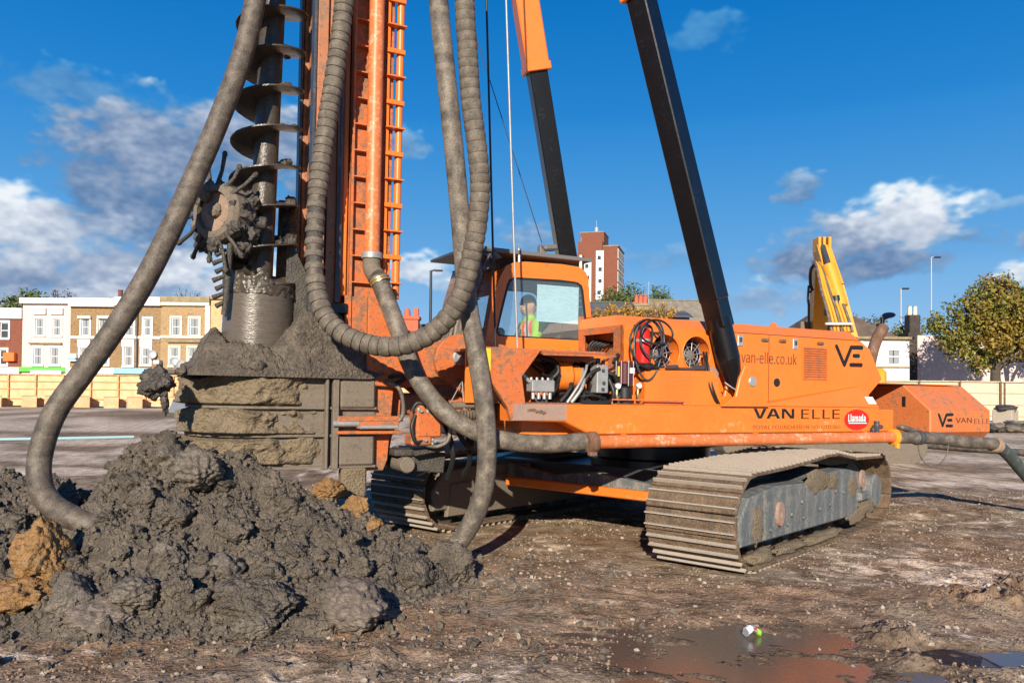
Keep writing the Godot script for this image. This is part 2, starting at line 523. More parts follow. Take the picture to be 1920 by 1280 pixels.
# ---------------------------------------------------------------- materials of the scene
func make_materials() -> void:
	var mud := Color(0.45, 0.40, 0.34)
	var soft := bump_texture(3, 0.03, 5)
	var crumb := bump_texture(5, 0.05, 5, FastNoiseLite.TYPE_CELLULAR)
	var fine := bump_texture(6, 0.12, 4)
	# paint: orange, as sprayed; the same orange with the mud and cement it carries at different places
	var orange := lin(0.74, 0.185, 0.024)
	mat("orange", dirt_texture(20, orange, Color(0.62, 0.42, 0.28), 0.26, 0.20, Color(0.52, 0.30, 0.16), 0.22, 0.06), 0.38, 0.55, soft, 0.05)
	mat("orange_splash", dirt_texture(21, orange, Color(0.74, 0.62, 0.52), 0.34, 0.27, Color(0.42, 0.22, 0.12), 0.24, 0.08), 0.42, 0.8, soft, 0.05)
	mat("orange_mud", dirt_texture(22, lin(0.60, 0.145, 0.035), Color(0.50, 0.39, 0.31), 0.54, 0.47, Color(0.34, 0.23, 0.17), 0.30, 0.16), 0.6, 0.9, fine, 0.12)
	mat("orange_pale", dirt_texture(23, lin(0.62, 0.175, 0.05), Color(0.58, 0.43, 0.34), 0.44, 0.38, Color(0.40, 0.24, 0.16), 0.30, 0.10), 0.55, 0.8, fine, 0.06)
	mat("orange_pipe", dirt_texture(24, lin(0.64, 0.17, 0.05), Color(0.84, 0.72, 0.64), 0.42, 0.34, Color(0.52, 0.36, 0.28), 0.24, 0.1), 0.45, 1.2, fine, 0.05)
	mat("orange_grime", dirt_texture(26, lin(0.46, 0.175, 0.085), Color(0.52, 0.42, 0.34), 0.54, 0.44, Color(0.36, 0.25, 0.19), 0.34, 0.2), 0.7, 0.8, fine, 0.1)
	mat("grey_primer", dirt_texture(25, Color(0.60, 0.50, 0.45), Color(0.72, 0.40, 0.26), 0.34, 0.30, Color(0.35, 0.25, 0.2), 0.28, 0.1), 0.65, 1.0, fine, 0.06)
	# earth
	mat("clay", dirt_texture(30, lin(0.112, 0.090, 0.067), lin(0.164, 0.132, 0.092), 0.42, 0.36, lin(0.056, 0.045, 0.034), 0.38, 0.45), 0.72, 1.25, crumb, 3.0)
	mat("clay_smooth", dirt_texture(31, lin(0.128, 0.106, 0.081), lin(0.097, 0.077, 0.058), 0.44, 0.36, lin(0.163, 0.136, 0.104), 0.28, 0.35), 0.55, 1.8, soft, 1.2)
	mat("clay_ochre", dirt_texture(32, lin(0.246, 0.132, 0.047), lin(0.145, 0.106, 0.068), 0.34, 0.32, lin(0.357, 0.230, 0.102), 0.30, 0.35), 0.85, 1.5, crumb, 1.6)
	mat("clay_dry", dirt_texture(33, lin(0.212, 0.160, 0.098), lin(0.132, 0.104, 0.072), 0.44, 0.42, lin(0.080, 0.064, 0.046), 0.30, 0.4), 0.9, 1.6, crumb, 1.7)
	mat("mud_wet", dirt_texture(34, lin(0.065, 0.051, 0.038), lin(0.096, 0.077, 0.058), 0.40, 0.30, lin(0.043, 0.037, 0.031), 0.26, 0.25), 0.34, 1.8, soft, 0.35)
	mat("mud_dark", dirt_texture(35, lin(0.061, 0.053, 0.045), lin(0.101, 0.086, 0.068), 0.42, 0.36, lin(0.029, 0.026, 0.022), 0.30, 0.3), 0.55, 2.2, crumb, 0.8)
	mat("mud_plate", dirt_texture(36, lin(0.188, 0.152, 0.116), lin(0.124, 0.098, 0.074), 0.42, 0.40, lin(0.272, 0.228, 0.184), 0.28, 0.25), 0.85, 1.6, fine, 0.5)
	mat("shoe", dirt_texture(37, lin(0.157, 0.104, 0.064), lin(0.230, 0.170, 0.119), 0.38, 0.36, lin(0.085, 0.056, 0.036), 0.34, 0.5), 0.85, 2.0, crumb, 1.8)
	mat("grouser", dirt_texture(38, lin(0.37, 0.32, 0.265), lin(0.22, 0.155, 0.105), 0.40, 0.38, lin(0.55, 0.5, 0.45), 0.30, 0.2), 0.6, 3.0, fine, 0.2)
	mat("track_frame", dirt_texture(39, lin(0.12, 0.135, 0.14), lin(0.33, 0.28, 0.22), 0.46, 0.42, lin(0.30, 0.29, 0.27), 0.34, 0.2), 0.7, 1.1, fine, 0.15)
	M.track_frame.uv1_scale = Vector3(2.6, 0.5, 2.6)
	mat("ground", dirt_texture(40, Color(0.88, 0.86, 0.84), Color(1.0, 1.0, 1.0), 0.40, 0.40, Color(0.56, 0.51, 0.47), 0.36, 0.5, 1024), 0.9, 0.8, crumb, 1.2)
	M.ground.metallic_specular = 0.12
	M.ground.vertex_color_use_as_albedo = true
	plain("water", lin(0.125, 0.095, 0.07), 0.07)
	M.water.heightmap_enabled = true
	M.water.heightmap_texture = soft
	M.water.heightmap_scale = 0.05
	M.water.uv1_triplanar = true
	M.water.uv1_world_triplanar = true
	M.water.uv1_scale = Vector3(1.6, 1, 4.0)
	mat("stones", null, 0.85)
	M.stones.vertex_color_use_as_albedo = true
	# steel, rubber
	mat("hose", dirt_texture(41, lin(0.108, 0.085, 0.063), lin(0.168, 0.136, 0.105), 0.46, 0.36, lin(0.042, 0.034, 0.027), 0.38, 0.6), 0.6, 2.4, soft, 0.25)
	mat("hose_pale", dirt_texture(42, lin(0.164, 0.134, 0.102), lin(0.288, 0.244, 0.192), 0.46, 0.36, lin(0.044, 0.040, 0.037), 0.42, 0.6), 0.62, 2.0, soft, 0.25)
	mat("hose_rib", dirt_texture(43, lin(0.144, 0.117, 0.087), lin(0.222, 0.185, 0.144), 0.44, 0.38, lin(0.052, 0.041, 0.033), 0.38, 0.5), 0.65, 2.6, fine, 0.25)
	mat("black", dirt_texture(44, lin(0.005, 0.005, 0.006), lin(0.05, 0.04, 0.034), 0.30, 0.22, lin(0.16, 0.15, 0.14), 0.20, 0.3), 0.28, 1.3, soft, 0.04)
	mat("dark_hose", dirt_texture(48, lin(0.05, 0.062, 0.06), lin(0.16, 0.15, 0.13), 0.36, 0.3, lin(0.03, 0.03, 0.03), 0.3, 0.25), 0.55, 1.6, soft, 0.2)
	mat("mud_smear", dirt_texture(49, lin(0.119, 0.097, 0.078), lin(0.083, 0.068, 0.056), 0.46, 0.40, lin(0.151, 0.130, 0.104), 0.36, 0.25), 0.27, 1.0, soft, 0.25)
	M.mud_smear.uv1_scale = Vector3(0.5, 5.0, 0.5)
	mat("rust_pale", dirt_texture(66, lin(0.30, 0.205, 0.145), lin(0.24, 0.19, 0.15), 0.4, 0.36, lin(0.16, 0.10, 0.07), 0.3, 0.25), 0.8, 2.0, fine, 0.2)
	mat("clay_shell", dirt_texture(67, lin(0.154, 0.123, 0.097), lin(0.106, 0.084, 0.065), 0.44, 0.34, lin(0.194, 0.136, 0.084), 0.28, 0.3), 0.5, 1.3, soft, 0.9)
	M.clay_shell.uv1_scale = Vector3(1.0, 4.0, 1.0)
	mat("clay_falling", dirt_texture(68, lin(0.06, 0.05, 0.042), lin(0.14, 0.12, 0.10), 0.46, 0.40, lin(0.03, 0.026, 0.022), 0.30, 0.3), 0.55, 2.4, soft, 1.2)
	plain("paper_blue", lin(0.42, 0.66, 0.74), 0.85)
	plain("faint_print", lin(0.33, 0.50, 0.54), 0.85)
	plain("can_white", lin(0.75, 0.78, 0.8), 0.25)
	plain("can_green", lin(0.32, 0.62, 0.05), 0.3)
	mat("brick_tan", dirt_texture(69, lin(0.36, 0.24, 0.12), lin(0.24, 0.15, 0.075), 0.44, 0.44, lin(0.52, 0.38, 0.22), 0.40, 0.32), 0.9, 0.22)
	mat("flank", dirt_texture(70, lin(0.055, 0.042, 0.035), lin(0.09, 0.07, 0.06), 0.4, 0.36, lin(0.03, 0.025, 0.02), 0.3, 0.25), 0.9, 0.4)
	mat("stone_dull", dirt_texture(73, lin(0.42, 0.36, 0.28), lin(0.3, 0.26, 0.2), 0.4, 0.36, lin(0.2, 0.17, 0.13), 0.3, 0.2), 0.9, 0.8)
	mat("sheet_grey", dirt_texture(74, lin(0.18, 0.20, 0.22), lin(0.25, 0.22, 0.19), 0.36, 0.3, lin(0.1, 0.1, 0.1), 0.3, 0.2), 0.5, 0.8)
	plain("blue_pipe", lin(0.32, 0.50, 0.52), 0.5)
	plain("black_rubber", lin(0.015, 0.015, 0.016), 0.5)
	mat("steel", dirt_texture(45, lin(0.36, 0.36, 0.355), lin(0.25, 0.21, 0.17), 0.34, 0.28, lin(0.14, 0.12, 0.1), 0.24, 0.15), 0.5, 2.0, null, 0.0, 0.35)
	plain("zinc", lin(0.52, 0.53, 0.53), 0.38, 0.6)
	mat("dark_steel", dirt_texture(46, lin(0.07, 0.075, 0.09), lin(0.16, 0.14, 0.12), 0.32, 0.28, lin(0.2, 0.18, 0.16), 0.2, 0.2), 0.4, 1.5, null, 0.0, 0.3)
	mat("rust", dirt_texture(47, lin(0.17, 0.085, 0.05), lin(0.24, 0.19, 0.15), 0.4, 0.36, lin(0.08, 0.05, 0.035), 0.3, 0.3), 0.8, 2.0, fine, 0.2)
	plain("red", lin(0.62, 0.018, 0.012), 0.25)
	plain("white_paint", lin(0.80, 0.80, 0.78), 0.5)
	plain("letter_black", lin(0.012, 0.011, 0.011), 0.5)
	plain("letter_brown", lin(0.17, 0.052, 0.02), 0.5)
	plain("letter_thin", lin(0.035, 0.022, 0.018), 0.5)
	plain("yellow_sticker", lin(0.78, 0.52, 0.03), 0.5)
	plain("maroon", lin(0.085, 0.016, 0.02), 0.3)
	plain("blue_rim", lin(0.03, 0.09, 0.28), 0.4)
	plain("brass", lin(0.55, 0.42, 0.2), 0.35, 0.7)
	plain("grey_guard", lin(0.15, 0.14, 0.135), 0.6)
	var g := plain("glass", lin(0.30, 0.42, 0.45), 0.02)
	g.transparency = BaseMaterial3D.TRANSPARENCY_ALPHA
	g.albedo_color.a = 0.10
	# far things
	mat("plywood", dirt_texture(50, lin(0.66, 0.44, 0.235), lin(0.78, 0.56, 0.33), 0.45, 0.38, lin(0.5, 0.31, 0.15), 0.3, 0.10), 0.8, 0.35)
	mat("ply_rail", dirt_texture(51, lin(0.56, 0.34, 0.155), lin(0.66, 0.43, 0.22), 0.4, 0.3, lin(0.42, 0.24, 0.1), 0.3, 0.12), 0.8, 0.4)
	mat("ply_pale", dirt_texture(52, lin(0.60, 0.50, 0.36), lin(0.46, 0.38, 0.28), 0.42, 0.34, lin(0.35, 0.28, 0.2), 0.3, 0.15), 0.85, 0.35)
	mat("brick_brown", dirt_texture(53, lin(0.270, 0.167, 0.077), lin(0.180, 0.108, 0.054), 0.46, 0.46, lin(0.450, 0.324, 0.180), 0.40, 0.35), 0.9, 0.22)
	mat("brick_yellow", dirt_texture(54, lin(0.56, 0.38, 0.19), lin(0.40, 0.24, 0.12), 0.42, 0.42, lin(0.68, 0.52, 0.32), 0.40, 0.3), 0.9, 0.25)
	mat("brick_red", dirt_texture(55, lin(0.210, 0.070, 0.041), lin(0.154, 0.052, 0.032), 0.44, 0.40, lin(0.252, 0.105, 0.063), 0.34, 0.15), 0.9, 0.12)
	mat("render_pink", dirt_texture(56, lin(0.70, 0.545, 0.48), lin(0.64, 0.50, 0.45), 0.4, 0.3, lin(0.7, 0.6, 0.55), 0.2, 0.04), 0.85, 0.2)
	mat("render_white", dirt_texture(57, lin(0.80, 0.79, 0.76), lin(0.70, 0.68, 0.64), 0.36, 0.28, lin(0.6, 0.58, 0.54), 0.2, 0.05), 0.85, 0.2)
	mat("stone_cream", dirt_texture(58, lin(0.72, 0.64, 0.50), lin(0.52, 0.44, 0.32), 0.36, 0.34, lin(0.45, 0.38, 0.28), 0.2, 0.08), 0.85, 0.3)
	mat("coping_dark", dirt_texture(59, lin(0.28, 0.22, 0.13), lin(0.40, 0.33, 0.22), 0.4, 0.36, lin(0.16, 0.12, 0.08), 0.3, 0.2), 0.9, 0.3)
	mat("slate", dirt_texture(60, lin(0.085, 0.088, 0.10), lin(0.12, 0.12, 0.12), 0.4, 0.36, lin(0.06, 0.06, 0.07), 0.3, 0.2), 0.7, 0.25)
	mat("tile_grey", dirt_texture(61, lin(0.24, 0.205, 0.16), lin(0.33, 0.29, 0.22), 0.45, 0.44, lin(0.14, 0.11, 0.085), 0.40, 0.3), 0.9, 0.3)
	mat("tile_brown", dirt_texture(62, lin(0.15, 0.105, 0.075), lin(0.2, 0.145, 0.1), 0.45, 0.44, lin(0.09, 0.06, 0.045), 0.40, 0.3), 0.9, 0.3)
	mat("tarmac", dirt_texture(63, lin(0.10, 0.098, 0.095), lin(0.13, 0.13, 0.12), 0.4, 0.3, lin(0.07, 0.07, 0.07), 0.3, 0.2), 0.9, 0.4)
	plain("pot_red", lin(0.52, 0.12, 0.06), 0.8)
	var wp := plain("window_pane", lin(0.055, 0.06, 0.065), 0.06)
	wp.metallic_specular = 0.6
	plain("net_curtain", lin(0.27, 0.29, 0.30), 0.9)
	plain("green_fascia", lin(0.10, 0.50, 0.06), 0.6)
	plain("blue_fascia", lin(0.25, 0.50, 0.68), 0.6)
	plain("sign_orange", lin(0.80, 0.16, 0.02), 0.6)
	plain("sign_blue", lin(0.12, 0.34, 0.70), 0.6)
	plain("galvanised", lin(0.40, 0.42, 0.44), 0.5, 0.2)
	plain("lamp_dark", lin(0.02, 0.03, 0.05), 0.5)
	mat("excavator_yellow", dirt_texture(64, lin(0.74, 0.32, 0.022), lin(0.5, 0.24, 0.05), 0.34, 0.28, lin(0.25, 0.14, 0.05), 0.26, 0.1), 0.45, 0.9)
	mat("bark", dirt_texture(65, lin(0.075, 0.058, 0.042), lin(0.12, 0.10, 0.075), 0.4, 0.36, lin(0.04, 0.03, 0.025), 0.3, 0.25), 0.9, 1.5)
	var lf := mat("leaf", null, 0.65)
	lf.vertex_color_use_as_albedo = true
	lf.cull_mode = BaseMaterial3D.CULL_DISABLED
	lf.backlight_enabled = true
	lf.backlight = Color(0.35, 0.35, 0.2)
	var cm := mat("cloth", null, 0.85)
	cm.vertex_color_use_as_albedo = true

# ---------------------------------------------------------------- ground
var gn := FastNoiseLite.new()
var gn2 := FastNoiseLite.new()

func puddle_depth(x: float, z: float) -> float:
	var w := gn.get_noise_2d(x * 6.0, z * 6.0) * 0.34
	var a := 1.0 - Vector2((x - 1.55) / 0.88, (z + 4.70) / 0.86).length() + w
	var b := 1.0 - Vector2((x - 2.92) / 0.42, (z + 4.96) / 0.17).length() + w * 0.7
	return maxf(a, b)

func ground_height(x: float, z: float) -> float:
	var near := clampf(1.0 - (absf(z + 7.0) - 9.0) / 8.0, 0.0, 1.0)
	var h := gn.get_noise_2d(x, z) * 0.035 + gn.get_noise_2d(x * 5.0, z * 5.0) * 0.016 * near
	h += maxf(0.0, gn2.get_noise_2d(x * 2.2, z * 2.2)) * 0.03 * near
	h += gn2.get_noise_2d(x * 9.0, z * 9.0) * 0.008 * near
	# churned ridges on the right, where the tracks have turned the mud over
	for r in [[2.45, -4.95, 0.16, 0.55, 0.10], [2.55, -5.3, 0.22, 0.25, 0.09], [3.75, -6.15, 0.45, 0.3, 0.12], [4.2, -6.6, 0.5, 0.3, 0.10], [3.35, -4.6, 0.5, 0.2, 0.07], [-0.75, -4.6, 0.14, 0.8, 0.035], [-1.35, -4.55, 0.1, 0.6, 0.04]]:
		var q := Vector2((x - r[0]) / r[2], (z - r[1]) / r[3]).length_squared()
		if q < 4.0: h += r[4] * exp(-q * 1.4) * (0.55 + 0.5 * gn2.get_noise_2d(x * 13.0, z * 13.0) + 0.8 * gn2.get_noise_2d(x * 28.0, z * 28.0))
	# cleat marks left by the tracks
	for lane in [[-1.05, -4.4, -0.35, -1.0], [0.45, -4.6, 0.25, -1.0]]:
		var dv := Vector2(lane[2], lane[3]).normalized()
		var rel := Vector2(x - lane[0], z - lane[1])
		var across := rel.dot(Vector2(-dv.y, dv.x))
		if absf(across) < 0.36 and rel.length() < 2.2:
			h += (sin(rel.dot(dv) * TAU / 0.19) * 0.010 - 0.012) * smoothstep(0.36, 0.26, absf(across)) * smoothstep(-0.2, 0.4, gn.get_noise_2d(x * 3.0 + 50.0, z * 3.0) + 0.2)
	# beneath the rig the ground is pressed level
	var rr := Vector2(x - 1.7, z + 9.7).length()
	h *= smoothstep(2.2, 3.6, rr) * 0.8 + 0.2
	var p := puddle_depth(x, z)
	if p > -0.5: h = lerpf(h, -0.032 + 0.030 * gn2.get_noise_2d(x * 3.0 + 8.0, z * 5.0) + 0.012 * gn2.get_noise_2d(x * 12.0, z * 12.0), smoothstep(-0.5, 0.25, p))
	return h

func axis_steps(a: float, b: float, fine: float, lo: float, hi: float) -> PackedFloat32Array:
	var out := PackedFloat32Array()
	var x := a
	while x <= b:
		out.append(x)
		x += fine
	var s := fine
	x = a
	var left := PackedFloat32Array()
	while x > lo:
		s *= 1.12
		x -= s
		left.append(x)
	left.reverse()
	s = fine
	x = out[out.size() - 1]
	while x < hi:
		s *= 1.12
		x += s
		out.append(x)
	left.append_array(out)
	return left

func make_ground() -> void:
	gn.seed = 12
	gn.frequency = 0.45
	gn.fractal_octaves = 4
	gn2.seed = 77
	gn2.frequency = 0.5
	gn2.fractal_octaves = 3
	gn2.noise_type = FastNoiseLite.TYPE_SIMPLEX
	var xs := axis_steps(-4.8, 7.2, 0.042, -900.0, 900.0)
	var zs := axis_steps(-11.0, -3.9, 0.042, -1500.0, 60.0)
	var P := PackedVector3Array()
	var C := PackedColorArray()
	var cn := FastNoiseLite.new()
	cn.seed = 5
	cn.frequency = 0.28
	cn.fractal_octaves = 5
	cn.fractal_gain = 0.6
	var brown := Color(0.345, 0.248, 0.172)
	var grey := Color(0.40, 0.318, 0.235)
	var pale := Color(0.88, 0.73, 0.57)
	var rust := Color(0.40, 0.255, 0.155)
	var wet := Color(0.19, 0.14, 0.10)
	for z in zs:
		for x in xs:
			P.append(Vector3(x, ground_height(x, z), z))
			var a := cn.get_noise_2d(x, z * 1.6)
			var b := cn.get_noise_2d(x * 4.0 + 30.0, z * 4.0)
			var c := cn.get_noise_2d(x * 11.0 + 70.0, z * 11.0)
			var k := brown.lerp(grey, smoothstep(-0.15, 0.3, a + b * 0.4))
			k = k.lerp(rust, smoothstep(0.15, 0.5, -a + b * 0.4) * 0.5)
			# crushed-concrete patches: right of the near track, behind the heap and across the far yard
			var t := 0.34
			t -= 0.60 * exp(-Vector2((x - 3.8) / 1.1, (z + 7.1) / 0.8).length_squared())
			t -= 0.20 * exp(-Vector2((x - 0.2) / 0.6, (z + 7.4) / 0.5).length_squared())
			t -= 0.36 * exp(-Vector2((x + 3.0) / 0.9, (z + 4.8) / 0.25).length_squared())
			t -= 0.34 * exp(-Vector2((x - 1.1) / 0.75, (z + 6.2) / 0.32).length_squared())
			t -= 0.16 * exp(-Vector2((x - 5.0) / 2.0, (z + 10.0) / 1.5).length_squared())
			if z < -11.0: t -= 0.42 * smoothstep(-11.0, -15.0, z)
			var st := a * 0.5 + b * 0.55 + c * 0.45
			if z < -11.0: st = cn.get_noise_2d(x * 0.5, z * 2.6) * 0.9 + c * 0.3
			k = k.lerp(pale, smoothstep(t - 0.02, t + 0.12, st) * 0.85)
			k = k * (1.0 + c * 0.5)
			var pd := puddle_depth(x, z)
			if pd > -0.35: k = k.lerp(wet, smoothstep(-0.35, -0.1, pd + b * 0.2) * 0.8)
			C.append(k)
	var w := xs.size()
	var idx := PackedInt32Array()
	for j in zs.size() - 1:
		for i in w - 1:
			var a := j * w + i
			idx.append_array([a, a + 1, a + w + 1, a, a + w + 1, a + w])
	var g := part("ground", smooth_mesh(P, idx, C), M.ground, self)
	tag(g, "muddy brown building-site ground with pale crushed concrete", "ground", "", "structure")
	# water standing in the two hollows
	for q in [[1.45, -4.75, 1.5, 1.5, "shallow muddy puddle beside the crumpled can"], [2.92, -4.96, 0.62, 0.3, "narrow puddle beside churned mud ridge"]]:
		var b := MB.new()
		var rim := 40
		for k in rim:
			var a0 := TAU * k / rim
			var a1 := TAU * (k + 1) / rim
			b.tri(Vector3.ZERO, Vector3(cos(a0) * q[2], 0, sin(a0) * q[3]), Vector3(cos(a1) * q[2], 0, sin(a1) * q[3]), Vector3.UP)
		var p := pm("puddle", b, M.water, self, Transform3D(Basis(), Vector3(q[0], -0.023, q[1])))
		tag(p, q[4], "puddle", "", "structure")

func scatter_stones() -> void:
	rng.seed = 91
	for kind in 5:
		var mm := MultiMesh.new()
		mm.transform_format = MultiMesh.TRANSFORM_3D
		mm.use_colors = true
		mm.mesh = lump(300 + kind, 1, 0.8, Vector3(1, 0.62, 0.8), 1.6, 0.5, true)
		var xf := []
		var cs := []
		var want: int = [3600, 2200, 2400, 16000, 5200][kind]
		while xf.size() < want:
			var x: float
			var z: float
			if kind == 1:       # crumbs round the heap and along the ruts
				var a := rng.randf() * TAU
				var r := absf(rng.randfn(0.0, 0.55)) + 0.75
				x = -1.9 + cos(a) * r * 1.9
				z = -6.2 + sin(a) * r * 1.15
			elif kind == 4:     # crumbling surface of the heap itself
				x = rng.randf_range(-4.6, -0.4)
				z = rng.randf_range(-7.0, -4.9)
				if heap_shape(x, z) < 0.0: continue
			else:
				x = rng.randf_range(-4.5, 8.5)
				z = -4.1 - pow(rng.randf(), 1.3) * 9.0
			if puddle_depth(x, z) > 0.15 and rng.randf() < 0.9: continue
			var cl := gn.get_noise_2d(x * 1.3 + 20.0, z * 1.6) + 0.95 * exp(-Vector2((x - 3.8) / 1.2, (z + 7.1) / 0.9).length_squared()) + 0.4 * exp(-Vector2((x - 0.2) / 0.7, (z + 7.3) / 0.5).length_squared())
			if kind != 1 and kind != 4 and cl + (0.35 if kind == 3 else 0.0) < rng.randf_range(-0.15, 0.45): continue
			var s := 0.005 + 0.014 * pow(rng.randf(), 5.0)
			if kind == 1: s = 0.006 + 0.032 * pow(rng.randf(), 5.0)
			if kind == 3: s = 0.004 + 0.009 * pow(rng.randf(), 3.0)
			if kind == 4: s = 0.007 + 0.022 * pow(rng.randf(), 3.0)
			var bs := Basis(Vector3(rng.randf() - 0.5, rng.randf(), rng.randf() - 0.5).normalized(), rng.randf() * TAU).scaled(Vector3.ONE * s)
			xf.append(Transform3D(bs, Vector3(x, (ground_height(x, z) if kind != 4 else heap_height(x, z)) + s * 0.3, z)))
			var k := rng.randf_range(0.75, 1.2)
			cs.append([Color(0.34, 0.285, 0.225), Color(0.112, 0.09, 0.067), Color(0.27, 0.19, 0.13), Color(0.235, 0.168, 0.118), Color(0.108, 0.088, 0.066)][kind] * k)
		mm.instance_count = xf.size()
		for i in xf.size():
			mm.set_instance_transform(i, xf[i])
			mm.set_instance_color(i, cs[i])
		var o := MultiMeshInstance3D.new()
		o.name = ["pale_gravel", "clay_crumbs", "brown_gravel", "mud_crumbs", "heap_crumbs"][kind]
		o.multimesh = mm
		o.material_override = M.stones
		add_child(o)
		tag(o, ["pale crushed concrete chips scattered over the mud", "small dark clay crumbs fallen round the spoil heap", "small brown stones scattered over the mud", "fine brown mud crumbs strewn over the ground", "fine clay crumbs covering the spoil heap"][kind], ["gravel", "clay crumbs", "gravel", "mud crumbs", "clay crumbs"][kind], "", "stuff")
# ---------------------------------------------------------------- lettering
func letters(text: String, weight: int, x0: float, x1: float, y0: float, y1: float, z: float, m: Material, parent: Node, called := "lettering") -> MeshInstance3D:
	var f := SystemFont.new()
	f.font_names = PackedStringArray(["Droid Sans"])
	f.font_weight = weight
	var t := TextMesh.new()
	t.text = text
	t.font = f
	t.font_size = 48
	t.pixel_size = 0.01
	t.depth = 0.02
	t.curve_step = 1.0
	var a := t.get_aabb()
	var sx := (x1 - x0) / a.size.x
	var sy := (y1 - y0) / a.size.y
	return part(called, t, m, parent, Transform3D(Basis(Vector3(sx, 0, 0), Vector3(0, sy, 0), Vector3(0, 0, 0.2)), Vector3(x0 - a.position.x * sx, y0 - a.position.y * sy, z)))

func stroke(b: MB, p: Array, w: float, z: float) -> void:   # a flat stroke with rounded ends
	for i in p.size() - 1:
		var d: Vector2 = (p[i + 1] - p[i])
		var L := d.length()
		d /= L
		var n := Vector2(-d.y, d.x)
		var q := PackedVector2Array()
		for k in 7:
			var a := PI * k / 6.0 + PI * 0.5
			q.append(p[i] + (d * cos(a) + n * sin(a)) * w)
		for k in 7:
			var a := PI * k / 6.0 - PI * 0.5
			q.append(p[i + 1] + (d * cos(a) + n * sin(a)) * w)
		b.prism(q, z, z + 0.002 + 0.0008 * i)

func emblem(p: Array, w: float, z: float, parent: Node) -> void:
	var b := MB.new()
	stroke(b, [p[0], p[1], p[2], p[3]], w, z)
	stroke(b, [p[4], p[5]], w, z + 0.0004)
	stroke(b, [p[6], p[7]], w, z + 0.0004)
	pm("emblem", b, M.letter_black, parent)

